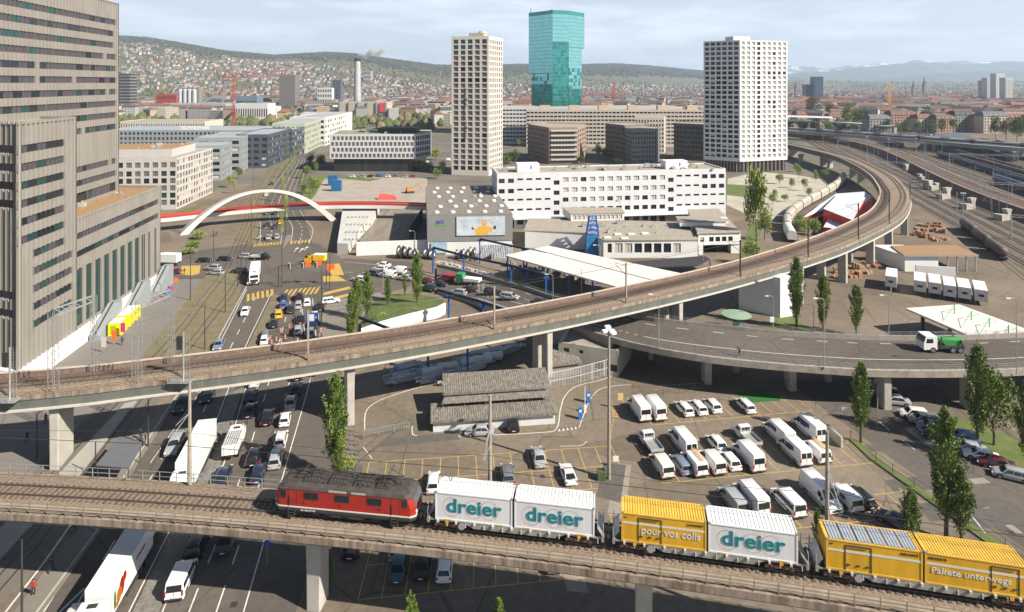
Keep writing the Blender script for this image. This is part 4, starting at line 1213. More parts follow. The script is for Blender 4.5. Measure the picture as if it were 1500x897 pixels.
for k,c,x,y,h,at,lb in[('suv','silver',249,672,HS,'front','silver off-road car beside the white semitrailer'),('suv','anthracite',260,610,HS,'front','dark off-road car by the tram stop kerb'),('sedan','dark blue',299,594,HS,'front','dark blue saloon coming out of the long viaduct shadow'),('sedan','white',120,893,HS,'rear','white saloon left of the semitrailer cab at the bottom'),('sedan','white',357.4,465,HS+R(4),'front','white saloon alone on the two-lane carriageway'),('suv','silver',366.5,419,HS+R(6),'front','silver off-road car left of the white lorry'),('sedan','steel blue',317,516,HS,'front','grey-blue car half hidden behind the parapet')]:
 vehicle(k,c,x,y,h,lb,None,at)
HU=R(19)
for k,c,x,y,lb in[('hatch','dark blue',415.6,443,'dark violet-blue hatchback at the head of the left queue lane'),('hatch','blue',414.6,454.5,'blue hatchback second in the left queue lane'),('estate','yellow',407.6,468.5,'yellow estate car in the left queue lane'),('hatch','black',400.6,482.5,'black hatchback behind the yellow car'),('hatch','grey',388.5,500,'grey hatchback near the parapet'),('small','white',386.5,507,'white small car at the parapet'),('suv','black',438.7,443,'black car at the head of the middle queue lane'),('hatch','silver',437,454.5,'silver hatchback second in the middle queue lane'),('sedan','anthracite',425.7,461,'dark saloon between two queue lanes'),('sedan','black',439.7,476.5,'black saloon left of the blue sign'),('estate','silver',436.7,492.5,'silver estate car in front of the traffic cones'),('hatch','white',449.8,450.5,'white hatchback in the right queue lane'),('sedan','black',468.8,457.5,'black saloon in the turning lane'),('sedan','white',461,471,'white saloon behind the blue sign'),('sedan','dark blue',458.8,484.5,'dark blue saloon below the blue sign'),('estate','steel blue',454.8,497,'steel blue estate car nearest the parapet in the right lane')]:
 vehicle(k,c,x,y,HU,lb,'cars queueing at the junction')
vehicle('estate','white',470.5,446,R(-65),'white estate car turning right by the poplars',None,'rear')
for k,c,x,y,h,lb in[('estate','silver',316,402,R(80),'silver estate car in front, crossing the tram line'),('suv','silver',312,396,R(80),'silver off-road car behind another silver estate on the crossing'),('suv','anthracite',350,400,R(75),'dark grey car crossing left of the lorry'),('hatch','black',300,384,R(-90),'black hatchback by the yellow hatched paint'),('hatch','black',330,382,R(-88),'black hatchback crossing the tram rails'),('estate','silver',362.5,378,R(-88),'silver estate car at the far edge of the junction'),('pickup','black',382.5,380,R(-88),'black flatbed pickup in the middle of the junction'),('suv','dark blue',250,389,R(85),'dark off-road car beside the grey office block'),('sedan','dark red',253,401,R(88),'dark red saloon at the corner of the grey office block')]:
 vehicle(k,c,x,y,h,lb,None,'centre')
for k,c,x,y,lb in[('sedan','silver',392.5,352,'silver saloon waiting at the far crossing, left lane'),('hatch','silver',405.6,351,'silver hatchback waiting at the far crossing, right lane'),('hatch','black',391.5,333,'dark hatchback under the footbridge shadow, left lane'),('hatch','dark blue',402.6,335.5,'dark blue hatchback right of the dark one in the bridge shadow'),('small','yellow',410.6,329.5,'small yellow car in the bridge shadow'),('hatch','grey',391.5,315.5,'grey hatchback behind the footbridge, left lane'),('suv','dark blue',403.6,315,'dark off-road car behind the footbridge'),('hatch','dark blue',403.5,305,'dark car seen just under the footbridge deck'),('hatch','white',389.5,288,'white hatchback seen below the top of the arch'),('hatch','dark blue',397.6,271.5,'dark blue car beyond the arch')]:
 vehicle(k,c,x,y,R(20),lb,'cars on the avenue beyond the junction',name='distant_car')
def deckz(px):
 P=[(500,0),(620,.15),(640,.6),(660,.8),(700,1.6),(740,2.8),(800,4.2),(876,5.8),(965,6.5),(2000,6.5)]
 for(a,va),(c,vc)in zip(P,P[1:]):
  if a<=px<=c:return va+(vc-va)*(px-a)/(c-a)
 return 0
HE=R(-110)
for k,c,x,y,h,lb in[('hatch','white',526,412,HE+math.pi,'white hatchback turning in from the side street'),('hatch','dark blue',545,403,HE+math.pi,'dark hatchback behind the white one at the side street stop line'),('estate','white',556,396,HE+math.pi,'white estate car in the upper lane of the side street'),('sedan','white',561,391,HE+math.pi,'white saloon farthest up in the side street queue'),('transporter','white',568,406,HE+math.pi,'white van in the side street queue, nearer of two'),('transporter','white',583,401,HE+math.pi,'white van in the side street queue, farther of two'),('sedan','silver',594,410,HE+math.pi,'silver saloon half hidden by a poplar'),('sedan','dark red',623,414,HE+math.pi,'dark car right of the tallest poplar'),('suv','dark green',627,425,HE+math.pi,'dark green off-road car right of the poplars'),('sedan','dark blue',643,419,HE+math.pi,'dark blue saloon in front of the red van'),('transporter_window','red',655,412,HE+math.pi,'red van with windows on the side street'),('sedan','black',686,427,HE+math.pi,'black saloon in front of the green truck'),('estate','silver',671,432,HE+math.pi,'silver estate car at the start of the ramp'),('estate','black',722,431,HE,'black estate car coming down the ramp'),('estate','silver',747,438,HE,'silver estate car right of the black estate on the ramp'),('sedan','anthracite',792,446,HE,'dark saloon partly hidden by the viaduct parapet')]:
 z=deckz(x)+.03
 vehicle(k,c,x,y,h,lb,'vehicles on the side street','centre',z=z,world=G(x,y,z))
HR=R(35)
for k,c,x,y,h,lb in[('hatch','white',1338,611,R(78),'white hatchback by the ramp pillar'),('estate','grey',1353,620,R(75),'grey estate car second in the row under the poplars'),('sedan','steel blue',1366,630,R(72),'steel blue saloon third in the row under the poplars'),('sedan','dark blue',1374,642,R(70),'dark blue saloon behind the tall poplar'),('suv','blue',1408,648,R(70),'blue car with pale stripes on the verge'),('sedan','silver',1420,662,R(68),'silver saloon between blue car and white car'),('sedan','white',1437,672,R(66),'white saloon nearest the dark red car'),('sedan','dark red',1459,684,R(66),'dark red car parked on the verge'),('estate','silver',1481,701,R(62),'silver estate car at the right picture edge'),('estate','white',1270,562,R(75),'white estate car deep in the shade under the ramp, left one'),('estate','silver',1287,571,R(75),'silver estate car in the shade under the ramp, second'),('hatch','anthracite',1298,580,R(75),'dark hatchback in the shade under the ramp, third'),('sedan','silver',1311,592,R(75),'silver saloon in the shade beside the ramp pillar')]:
 vehicle(k,c,x,y,h,lb,'cars parked along the driveway','centre')
for i,(x,y,c,k)in enumerate([(515,260,'white','hatch'),(530,260,'silver','hatch'),(542,260,'black','hatch'),(556,259.5,'blue','transporter'),(567,260,'white','hatch'),(579,259.5,'grey','hatch'),(592,260,'silver','hatch'),(604,260,'red','hatch'),(623,240,'white','transporter'),(655,236,'white','transporter'),(791,343,'white','transporter')]):
 vehicle(k,c,x,y,R(80),f"{c} {'van' if k == 'transporter' else 'car'}, {ORD[i]} from left of those parked near the chequered office",'far parked cars','centre',name='distant_car')
TRW=mat('truck_white',(.74,.74,.72),.45,coat=.3)
def truck(label,p,heading,boxL=12.5,boxW=2.5,boxH=3.95,cabH=3.3,cab=True,cabm=None,boxm=None,name='semitrailer_truck',tall=True,cat='truck'):
 """origin at rear; +Y forward"""
 r=empty(name,p,heading,label,cat)
 w=boxW/2
 b=MB();b.box(-w,w,0,boxL,1.15,boxH);b.build('trailer_box',boxm or TRW,r)
 b=MB();b.box(-w+.03,w-.03,.03,boxL-.03,boxH,boxH+.03)
 b.box(-w-.01,-w+.04,0,boxL,boxH-.08,boxH+.05);b.box(w-.04,w+.01,0,boxL,boxH-.08,boxH+.05);b.build('trailer_roof',WHITE,r)
 b=MB();b.box(-.5,.5,.2,boxL+(3.2 if cab else 0),.75,1.15)
 for s in(-1,1):b.box(s*w-.04,s*w+.04,3.2,boxL-3,.55,1.0)
 b.build('chassis',DMETAL,r)
 b=MB();
 for x in(-.03,.03):pass
 b.box(-.015,.015,-.02,.01,1.2,boxH-.1);b.box(-w+.3,-w+.34,-.04,.01,1.2,boxH-.1);b.box(w-.34,w-.3,-.04,.01,1.2,boxH-.1);b.build('rear_door_bar',METAL,r)
 for y in(1.6,2.9)+((boxL-.3,boxL+2.2+.1)if cab else()):
  for s in(-1,1):
   add_wheel(r,(s*(w-.2),y,.5),.5,.32)
 if cab:
  y0=boxL+.45;L=2.25
  pts=[(y0,.5),(y0,cabH-.15),(y0+.15,cabH),(y0+1.35,cabH),(y0+L-.25,cabH-.55),(y0+L-.02,2.0),(y0+L,1.1),(y0+L-.05,.4)]
  b=MB();n=len(pts);b.loft([[(x,q[0],q[1])for q in pts]for x in(-w+.03,w-.03)])
  b.build('cab',cabm or TRW,r)
  b=MB();b.add([(-w+.2,y0+L-.0,2.02),(w-.2,y0+L-.0,2.02),(w-.25,y0+L-.22,cabH-.58),(-w+.25,y0+L-.22,cabH-.58)],[(1,0,3,2)]);b.build('windscreen',GLASS,r)
  for s in(-1,1):
   b=MB();X=s*(w-.015);b.add([(X,y0+1.1,1.95),(X,y0+2.0,1.95),(X,y0+1.8,2.6),(X,y0+1.1,2.6)],[(0,1,2,3)if s>0 else(3,2,1,0)]);b.build('side_window',GLASS,r)
   b=MB();b.box(s*(w+.18)-.06,s*(w+.18)+.06,y0+2.0,y0+2.15,1.9,2.6);b.build('mirror',BLACKP,r)
   b=MB();b.box(s*(w-.4)-.2,s*(w-.4)+.2,y0+L-.02,y0+L+.03,.7,.9);b.build('headlight',LAMPG,r)
  b=MB();b.box(-w*.8,w*.8,y0+L-.02,y0+L+.02,.95,1.6);b.build('grille',BLACKP,r)
  b=MB();b.box(-.45,.45,y0+.5,y0+1.0,cabH+.003,cabH+.06);b.build('roof_hatch',BLACKP,r)
 return r
HT=math.pi+R(12)
t=truck('long white semitrailer truck with fruit picture on its side, bottom left',AT(207,70.2,0),HT+R(-3),boxL=9.6)
b=MB()
cols=[mat('fruit_red',(.55,.03,.02),.5),mat('fruit_orange',(.8,.25,.02),.5),mat('fruit_green',(.1,.3,.03),.5)]
xx=-1.262
def blob(cy,cz,ry,rz,mi):
 n=16;b.add([(xx-.004*mi,cy+ry*math.cos(a*2*math.pi/n),cz+rz*math.sin(a*2*math.pi/n))for a in range(n)],[tuple(range(n-1,-1,-1)),tuple(range(n))],mi)
blob(7.6,2.6,.55,.9,0);blob(8.2,2.2,.55,.7,1);blob(7.0,3.1,.4,.5,0);blob(9.1,2.3,.22,.95,2);blob(8.6,1.6,.5,.3,1)
b.build('fruit_picture',cols,t)
b=MB();b.box(-1.275,-1.26,1.5,4.4,2.9,3.2);o=text('lettering','CHRISTEN',.5,Matrix.Translation((-1.265,4.4,2.6))@Matrix.Rotation(R(-90),4,'Z')@RX,REDL,t,bold=.01)
truck('white semitrailer truck in the middle of the avenue behind the viaduct railing',AT(304,91.5,0),HT,boxL=10.6)
t=truck('white box lorry waiting at the near crossing with grey side',G(375,402),math.pi+R(20),boxL=7.6,boxH=3.7,name='box_lorry')
t2=truck('white coach-like vehicle hidden below the front viaduct right of the semitrailer',AT(236,77.5,0),HT,boxL=7,boxH=2.9,cabH=2.9,name='small_lorry',boxW=2.3)
t=truck('yellow parcel van on the junction beside the orange signs',G(477,387),R(83),boxL=3.6,boxW=2.1,boxH=2.9,cabH=2.4,cabm=paint('yellow'),boxm=mat('parcel_yellow',(.78,.50,.01),.5),name='parcel_van',cat='van')
t=truck('white truck parked beside the grey office block',G(262,389),R(85),boxL=5.5,boxH=3.4,name='box_lorry')
t=truck('white flatbed service truck with ribbed roof rack by the median',G(336,679),HQ,boxL=3.9,boxW=2.05,boxH=2.5,cabH=2.3,name='service_truck')
b=MB()
for k in range(7):b.box(-.95+k*.3,-.85+k*.3,.1,3.8,2.56,2.66)
b.build('roof_rack',METAL,t)
zr=6.55
s=empty('skip_truck',G(1403,514,zr),R(88),'white-cab skip truck with green skip crossing the elevated ramp','truck')
b=MB();b.box(-1.2,1.2,4.3,6.2,.6,2.9);b.loft([[(x,6.2,.5),(x,6.6,.6),(x,6.6,1.7),(x,6.2,2.9)]for x in(-1.2,1.2)]);b.build('cab',TRW,s)
for sd_ in(-1,1):
 b=MB();X=sd_*1.212;b.add([(X,5.0,1.75),(X,6.2,1.75),(X,6.1,2.5),(X,5.0,2.5)],[(0,1,2,3)if sd_>0 else(3,2,1,0)]);b.build('side_window',GLASS,s)
b=MB();b.add([(-1.05,6.60,1.75),(1.05,6.60,1.75),(1.05,6.28,2.75),(-1.05,6.28,2.75)],[(1,0,3,2)]);b.build('windscreen',GLASS,s)
b=MB();b.box(-1.0,1.0,-.6,4.3,.7,1.15)
for sd_ in(-1,1):
 b.tube((sd_*1.0,3.6,1.1),(sd_*1.05,3.5,2.8),.12,6);b.tube((sd_*1.05,3.5,2.8),(sd_*1.05,1.2,3.0),.1,6);b.tube((sd_*1.0,-.3,1.1),(sd_*1.05,.2,2.3),.12,6)
b.build('skip_arm',DMETAL,s)
b=MB();gr=mat('skip_green',(.05,.30,.07),.6,var=.15)
b.loft([[(-.8,.4,1.2),(.8,.4,1.2),(.8,2.6,1.2),(-.8,2.6,1.2)],[(-.95,-.5,2.2),(.95,-.5,2.2),(.95,3.4,2.2),(-.95,3.4,2.2)]]);b.build('skip',gr,s)
for y in(.3,1.6,5.0):
 for sd_ in(-1,1):add_wheel(s,(sd_*1.05,y,.52),.52,.32)
z=deckz(690)
s=empty('tipper_truck',G(686,416,z),R(-110)+math.pi,'green-cab truck with white open body on the side street','truck')
b=MB();b.box(-1.1,1.1,1.3,3.2,.6,2.6);b.build('cab',mat('cab_green',(.04,.24,.10),.5),s)
b=MB();b.box(-1.1,1.1,-3.4,1.0,1.0,1.7);b.build('open_body',WHITE,s)
for y in(-2.4,-1.3,2.3):
 for sd_ in(-1,1):add_wheel(s,(sd_*1.0,y,.45),.45,.3)
b=MB();b.add([(-1,3.21,1.6),(1,3.21,1.6),(1,3.21,2.4),(-1,3.21,2.4)],[(1,0,3,2)]);b.build('windscreen',GLASS,s)
def swap(px,py,label):
 p=G(px,py);s=empty('swap_body',p,R(-33),label,'container','white swap bodies standing on legs')
 w=1.3
 b=MB();b.box(-w,w,0,8.6,1.15,3.85);b.build('body',CWH,s)
 b=MB();b.box(-w+.06,w-.06,+.06,8.54,3.85,3.89);b.build('roof',CWR,s)
 b=MB();b.box(-.55,.55,-.02,.0,2.2,2.8);b.build('plate',DMETAL,s)
 b=MB()
 for x in(-.02,):b.box(-.015,.015,-.03,.0,1.2,2.15);b.box(-.9,-.87,-.05,0,1.2,3.7);b.box(.87,.9,-.05,0,1.2,3.7)
 b.build('door_bar',METAL,s)
 for sx in(-1,1):
  for y in(.8,6.8):
   bb=MB();bb.tube((sx*1.15,y,0),(sx*1.15,y,1.15),.06,6);bb.tube((sx*1.15,y,.6),(sx*1.15,y+.7,1.15),.04,5);bb.build('leg',METAL,s)
for i,(x,y)in enumerate([(1305,427),(1347.5,434),(1369.5,437),(1391.5,441.5),(1413,444.5),(1437.5,448.5)]):
 swap(x,y,'white swap body standing apart left of the other five' if i==0 else f"white swap body on legs, {ORD[i-1]} from the left of the row of five")
LEAF=mat('poplar_leaf',(.095,.15,.024),.7,c2=(.17,.235,.04),scale=.8,island=.5)
LEAFL=mat('spring_leaf',(.20,.26,.045),.75,c2=(.30,.34,.08),scale=.8,island=.45)
LEAFD=mat('dark_leaf',(.05,.08,.022),.75,c2=(.085,.12,.035),scale=.8,island=.5)
LEAFB=mat('budding_leaf',(.14,.12,.05),.8,c2=(.19,.155,.07),scale=.8,island=.4)
BARK=mat('bark',(.10,.075,.055),.9,var=.3,scale=3)
for _m in(LEAF,LEAFL,LEAFD,LEAFB):
 _m.node_tree.nodes['Principled BSDF'].inputs['Subsurface Weight'].default_value=0
def leafquad(b,p,d,s,r):
 """a small leaf-spray quad, pointing roughly along d"""
 d=(d+Vector((r.gauss(0,.45),r.gauss(0,.45),r.gauss(0,.45)))).normalized()
 a=d.orthogonal().normalized();a.rotate(Matrix.Rotation(r.uniform(0,6.28),3,d))
 q=p+d*s*1.2
 b.add([p-a*s*.25,p+d*s*.6-a*s*.5,q,p+d*s*.6+a*s*.5],[(0,1,2,3)])
def poplar_mesh(H,Rm,seed,n,tr=.13):
 r=random.Random(seed);b=MB()
 nb=int(34+H*3)
 for k in range(nb):
  t=k/nb;z0=H*(tr+(1-tr-.1)*t);a=r.uniform(0,6.28)
  shp=math.sin(math.pi*min(1,(t*.86+.14))**.85)**.75
  rad=Rm*(shp*r.uniform(.68,1.15))
  ln=H*r.uniform(.10,.17);out=Vector((math.cos(a),math.sin(a),0))
  base=Vector((0,0,z0));tip=base+out*rad+Vector((0,0,ln+rad*.9))
  for j in range(n//nb):
   u=r.random()**.65
   p=base.lerp(tip,u);sp=.35*Rm*(1.1-u*.75)
   p+=Vector((r.gauss(0,sp*.5),r.gauss(0,sp*.5),r.gauss(0,sp*.8)))
   leafquad(b,p,Vector((out.x*.5,out.y*.5,1)),r.uniform(.12,.26),r)
 for j in range(n//14):
  t=r.random();p=Vector((r.gauss(0,Rm*.12*(1.1-t)),r.gauss(0,Rm*.12*(1.1-t)),H*(.8+.22*t)))
  leafquad(b,p,Vector((0,0,1)),r.uniform(.14,.26),r)
 return b.mesh('crown',LEAF)
def trunk_mesh(H,r0,seed,frac=.8,limbs=8,spread=.5):
 r=random.Random(seed);b=MB()
 pts=[Vector((r.gauss(0,.05)*k,r.gauss(0,.05)*k,H*frac*k/5))for k in range(6)]
 for k in range(5):b.tube(pts[k],pts[k+1],r0*(1-k/6),7,r0*(1-(k+1)/6))
 for k in range(limbs):
  t=r.uniform(.25,.85);i=int(t*5);p=pts[i].lerp(pts[min(5,i+1)],t*5-i);a=r.uniform(0,6.28)
  q=p+Vector((math.cos(a)*spread,math.sin(a)*spread,1))*H*.14
  b.tube(p,q,r0*.28,5,r0*.1)
 return b.mesh('trunk',BARK)
_pm=[poplar_mesh(14,1.75,s_,8200)for s_ in(1,2,3)];_tm=[trunk_mesh(14,.26,s_)for s_ in(1,2)]
def poplar(p,H,label,k,wide=1.0,name='poplar_tree',group='tall slender poplars'):
 t=empty(name,p,rnd.uniform(0,6.28),label,'tree',group)
 s=H/14.6;t.scale=(s*wide*.8,s*wide*.8,s)
 link('crown',_pm[k%3],t);link('trunk',_tm[k%2],t)
 return t
def pop(px,ytop,ybase,lab,k,wide=1.0,d=None):
 d=48600/(ybase-CY)if d is None else d
 p=AT(px,d);poplar(p,ZAT(ytop,d),lab,k,wide)
pop(491,550,702,'dense poplar rising between the front viaduct and the long viaduct pillar',0,1.25)
pop(497,640,712,'lower poplar touching the foot of the dense poplar behind the locomotive',1,1.3)
pop(484,812,862,'small poplar behind the front viaduct pillar',1,1.0)
pop(516,424,512,'leftmost poplar by the lawn, cut off by the parapet',2,1.2)
pop(538,397,470,'poplar second from the left beside the lawn',0,1.35)
pop(523,408,488,'poplar behind the leftmost poplar by the lawn',1,1.2)
pop(568,406,452,'middle-sized poplar in the middle of the lawn',1,1.25)
pop(593,402,436,'thinnest poplar at the back edge of the lawn',2,.9)
pop(611,369,450,'tallest poplar on the lawn by the side street',0,1.2)
pop(1167,378,483,'poplar beside the white abutment of the long viaduct',1,1.15)
pop(1206,403,489,'middle one of three poplars behind the ramp',2,1.25)
pop(1254,418,492,'rightmost of three poplars behind the ramp',0,1.35)
pop(1261,533,648,'poplar at the car park fence with bare foot',1,1.25)
pop(1432,507,655,'tallest poplar on the right verge',2,1.3)
pop(1386,600,792,'tall full poplar in front of the driveway',0,1.15)
pop(1408,690,800,'short wide poplar at the foot of the tall full poplar',2,1.5)
pop(1334,718,818,'short poplar behind the grey-roofed container',1,1.5)
pop(1198,747,822,'small poplar in the gap between two wagons',2,1.1)
pop(1506,560,690,'poplar cut off by the right picture edge',1,1.2)
pop(602,872,0,'poplar top at the bottom edge, left one',0,1.2,d=56)
pop(731,879,0,'poplar top at the bottom edge, right one',1,1.2,d=56)
pop(1480,640,0,'x',1,1.0,d=-1)if False else None
def crown_mesh(H,W,seed,n,m,leaf=.4,base=.3):
 r=random.Random(seed);b=MB()
 cl=[]
 for k in range(16):
  a=r.uniform(0,6.28);t=r.random();rr_=W/2*r.uniform(.25,.72)*(1-.45*t)
  cl.append((Vector((math.cos(a)*rr_,math.sin(a)*rr_,H*(base+.12+(.78-base)*t))),W*r.uniform(.16,.27)))
 for c,R_ in cl:
  for j in range(n//16):
   v=Vector((r.gauss(0,1),r.gauss(0,1),r.gauss(0,1))).normalized()*R_*r.random()**.4
   v.z*=.85;leafquad(b,c+v,v.normalized()+Vector((0,0,.3)),leaf*r.uniform(.6,1.2),r)
 return b.mesh('crown',m)
_cm={}
def broad(p,H,W,label,m,k=0,group=None,name='broadleaf_tree',n=1500,leaf=.45):
 key=(m.name,k,n)
 if key not in _cm:_cm[key]=crown_mesh(10,9,50+k,n,m,leaf);
 if('t',k)not in _cm:_cm[('t',k)]=trunk_mesh(10,.25,80+k,.6,10,.9)
 t=empty(name,p,rnd.uniform(0,6.28),label,'tree',group)
 t.scale=(W/9,W/9,H/10)
 link('crown',_cm[key],t);link('trunk',_cm[('t',k)],t)
 return t
broad(G(1456,652),10.5,6.5,'leafy round tree right beside the tallest right verge poplar',LEAF,0,n=3200,leaf=.35)
p_=G(1108,372);broad(p_,ZAT(250,p_.y),7.5,'tall fresh green tree by the white tower, nearest to the viaduct',LEAFL,1,n=3200)
p_=G(1120,352);broad(p_,11,6,'fresh green tree behind the tall one by the path',LEAFL,2,n=2500)
p_=G(1100,388);broad(p_,8,6,'low green tree at the foot of the path',LEAFL,3,n=1500)
def V2(p):return Vector((p[0],p[1],0))
def grid(L,n,w,z_rows,h,st,m0=None,off=0.0,skip=None,seed=1):
 r=random.Random(seed);out=[]
 pit=L/n if m0 is None else(L-2*m0)/n;s0=(0 if m0 is None else m0)
 for j,z in enumerate(z_rows):
  for i in range(n):
   if skip and skip(i,j):continue
   u=s0+pit*(i+.5)+(off*(1 if j%2 else-1))-w/2
   out.append((max(.15,u),min(L-.15,u+w),z,z+h,st(i,j,r)if callable(st)else st))
 return out
def pick(*ws):
 def f(i,j,r):
  t=r.random()*sum(w for _,w in ws)
  for s_,w in ws:
   t-=w
   if t<=0:return s_
  return ws[-1][0]
 return f
def bldg(name,label,cat,poly,H,wallm,faces={},roofm=GRAVELROOF,par=.5,limit=100,depth=.3,z0=0.0,group=None,fr=None):
 """poly counterclockwise; faces {edge: list of windows or callable(L)}"""
 c=sum((V2(p)for p in poly),Vector())/len(poly)
 root=empty(name,(0,0,0),label=label,cat=cat,group=group)
 w=MB();pn=[]
 n=len(poly)
 for i in range(n):
  a,d=poly[i],poly[(i+1)%n];L=(V2(d)-V2(a)).length
  if i in faces:
   wn=faces[i](L)if callable(faces[i])else faces[i]
   pn+=facade(w,a,d,z0,H,wn,depth)
  else:w.quad((*a[:2],z0),(*d[:2],z0),(*d[:2],H),(*a[:2],H))
 ins=[]
 for i in range(n):
  p=V2(poly[i]);e=(c-p).normalized()*.5;ins.append((p.x+e.x,p.y+e.y))
 for i in range(n):
  a,d=poly[i],poly[(i+1)%n];ia,id_=ins[i],ins[(i+1)%n]
  w.quad((*a[:2],H),(*d[:2],H),(*id_,H),(*ia,H))
  w.quad((*ia,H),(*id_,H),(*id_,H-par),(*ia,H-par))
 w.build('wall',wallm,root)
 b=MB();b.sheet(ins,H-par+.01);b.build('roof',roofm,root)
 panes(pn,root,limit,fr)
 return root
def rect(A,B_,depth,skew=0.0):
 A=V2(A);B_=V2(B_);u=(B_-A).normalized();n=Vector((-u.y,u.x,0))
 n=(n+u*skew).normalized()*depth
 return[A[:2],B_[:2],(B_+n)[:2],(A+n)[:2]]
def roofbox(root,x,y,z,sx,sy,sz,yaw,m,name='roof_box'):
 b=MB();b.cbox((x,y,z+sz/2),(sx,sy,sz),yaw);return b.build(name,m,root)
RIB=mat('ribbed_cladding',(.285,.262,.232),.6,.1,var=.1,scale=.25,stretch=(1,1,.3))
def ribbed(b,p0,p1,z0,z1,wins,pitch=1.3,amp=.42,back=.46):
 p0=V2(p0);p1=V2(p1);L=(p1-p0).length;u=(p1-p0)/L;n=Vector((u.y,-u.x,0))
 N_=int(round(L/pitch));pt=L/N_
 def P(a,z,dd):q=p0+u*a-n*dd;return(q.x,q.y,z)
 for k in range(N_):
  a=k*pt;cm=a+pt/2
  cuts=sorted([(w[2],w[3])for w in wins if w[0]-.01<=cm<=w[1]+.01])
  rng=[];z=z0
  for c0,c1 in cuts:
   if c0>z:rng.append((z,c0))
   z=max(z,c1)
  if z<z1:rng.append((z,z1))
  prof=[(a,amp),(a+pt*.2,amp),(a+pt*.26,.0),(a+pt*.44,.0),(a+pt*.50,amp*.7),(a+pt*.58,amp*.7),(a+pt*.64,.08),(a+pt*.80,.08),(a+pt*.86,amp),(a+pt,amp)]
  for r0,r1 in rng:
   for(ua,da),(ub,db)in zip(prof,prof[1:]):
    b.quad(P(ua,r0,da),P(ub,r0,db),P(ub,r1,db),P(ua,r1,da))
    for zz,top in((r0,0),(r1,1)):
     q=[P(ua,zz,da),P(ub,zz,db),P(ub,zz,back),P(ua,zz,back)]
     b.add(q,[(0,1,2,3)if top else(3,2,1,0)])
 out=[]
 for w in wins:
  w0=round(w[0]/pt)*pt;w1=round(w[1]/pt)*pt
  b.quad(P(w0,w[2],0),P(w0,w[3],0),P(w0,w[3],back),P(w0,w[2],back));b.quad(P(w1,w[2],0),P(w1,w[2],back),P(w1,w[3],back),P(w1,w[3],0))
  nn=max(1,int(round((w1-w0)/2.6)))if w[3]-w[2]<3 else 1
  for j in range(nn):out.append((Vector(P(w0+(w1-w0)*j/nn,w[2],.30)),math.atan2(u.y,u.x),(w1-w0)/nn,w[3]-w[2],None))
 return out
def restyle(lst,seed,ws):
 r=random.Random(seed);f=pick(*ws);return[(p,y,w,h,f(0,0,r))for p,y,w,h,_ in lst]
def bandrows(L,zs,h,seed,lo=.06,hi=.97,gap=.16,brk=True):
 r=random.Random(seed);out=[]
 for z in zs:
  segs=[];u=L*lo*r.uniform(.2,1.4)
  while u<L*hi-3:
   ln=min(L*hi-u,r.choice([6.5,9.1,13,18]));
   if r.random()>gap:segs.append((u,u+ln,z-h/2,z+h/2))
   u+=ln+(r.choice([0,1.3,2.6])if brk else 0)
  out+=segs
 return out
kd=(-.133,1)
K1,K2,K3=(-86.5,107.8),(-88.7,125.2),(-93.9,164.2)
U1=(-98.4+.133*26,138.8-26);U2=(-100.9,157.7)
OC=empty('office_complex',(0,0,0),label='large grey-beige office complex with ribbed cladding filling the left edge',cat='building')
pn=[]
b=MB()
zs_low=[42.3-3.23*k for k in range(11)]
wr=[(3.9 if k>5 else .0,16.0 if k>6 else 12.9,z-.7,z+.7)for k,z in enumerate(zs_low)]
pn+=restyle(ribbed(b,K1,K2,3.5,47.2,wr),3,[('purple',5),('dark',4),('teal',2)])
Lf=(-126.5,120.8)
Lfl=math.hypot(40,13)
wl_=[(Lfl-16,Lfl-1.3,z-.7,z+.7)for k,z in enumerate(zs_low)if k<4 or k in(8,9)]
pn+=restyle(ribbed(b,Lf,K1,0,47.2,wl_),4,[('purple',4),('teal',1),('dark',2)])
b.quad((*K2,3.5),(K2[0]-14,K2[1]+1.5,3.5),(K2[0]-14,K2[1]+1.5,47.2),(*K2,47.2))
b.build('lower_tower_wall',RIB,OC)
b=MB();b.sheet([K1,K2,(K2[0]-16,K2[1]+1),(-126,128),Lf],46.7);
b.build('lower_tower_roof',GRAVELROOF,OC)
b=MB();Lu=math.hypot(U2[0]-U1[0],U2[1]-U1[1])
zs_up=[69.4-2.93*k for k in range(10)]+[34.3,31.2,27.9]
wu=[]
ru=random.Random(12)
for k,z in enumerate(zs_up):
 u=0.0
 h=1.4 if k<12 else 2.2
 while u<Lu-3:
  ln=ru.choice([9.1,11.7,15.6,19.5])
  ln=min(ln,Lu-.8-u)
  wu.append((u,u+ln,z-h/2,z+h/2));u+=ln+ru.choice([1.3,0.0,0.0,0.0])
pn2=restyle(ribbed(b,U1,U2,26,74.5,wu,pitch=1.2,amp=.4,back=.44),9,[('purple',8),('dark',2),('teal',1.5),('half',.6)])
b.quad((*U2,26),(U2[0]-30,U2[1]+4,26),(U2[0]-30,U2[1]+4,74.5),(*U2,74.5))
b.sheet([U1,U2,(U2[0]-30,U2[1]+4),(U1[0]-30,U1[1])],74.2)
b.build('upper_tower_wall',RIB,OC)
b=MB();La=math.hypot(K3[0]-K2[0],K3[1]-K2[1])
wa=[(.3,La-1.3,22.0,23.3),(.3,La-1.3,18.3,19.6)]
for k in range(11):wa.append((.3+k*3.55,.3+k*3.55+1.7,4.2,15.9))
ann=ribbed(b,K2,K3,3.5,26.6,wa,pitch=1.18,amp=.34)
pn3=restyle(ann,21,[('dark',4),('purple',3),('teal',1.5)])
pn3=[(p,y,w,h,'teal' if h>5 else s_)for p,y,w,h,s_ in pn3]
b.quad((*K3,3.5),(K3[0]-22,K3[1]+1,3.5),(K3[0]-22,K3[1]+1,26.6),(*K3,26.6))
b.build('annex_wall',RIB,OC)
b=MB();b.sheet([K2,K3,(K3[0]-22,K3[1]+1),(K2[0]-22,K2[1])],26.1);b.build('annex_roof',GREENROOF,OC)
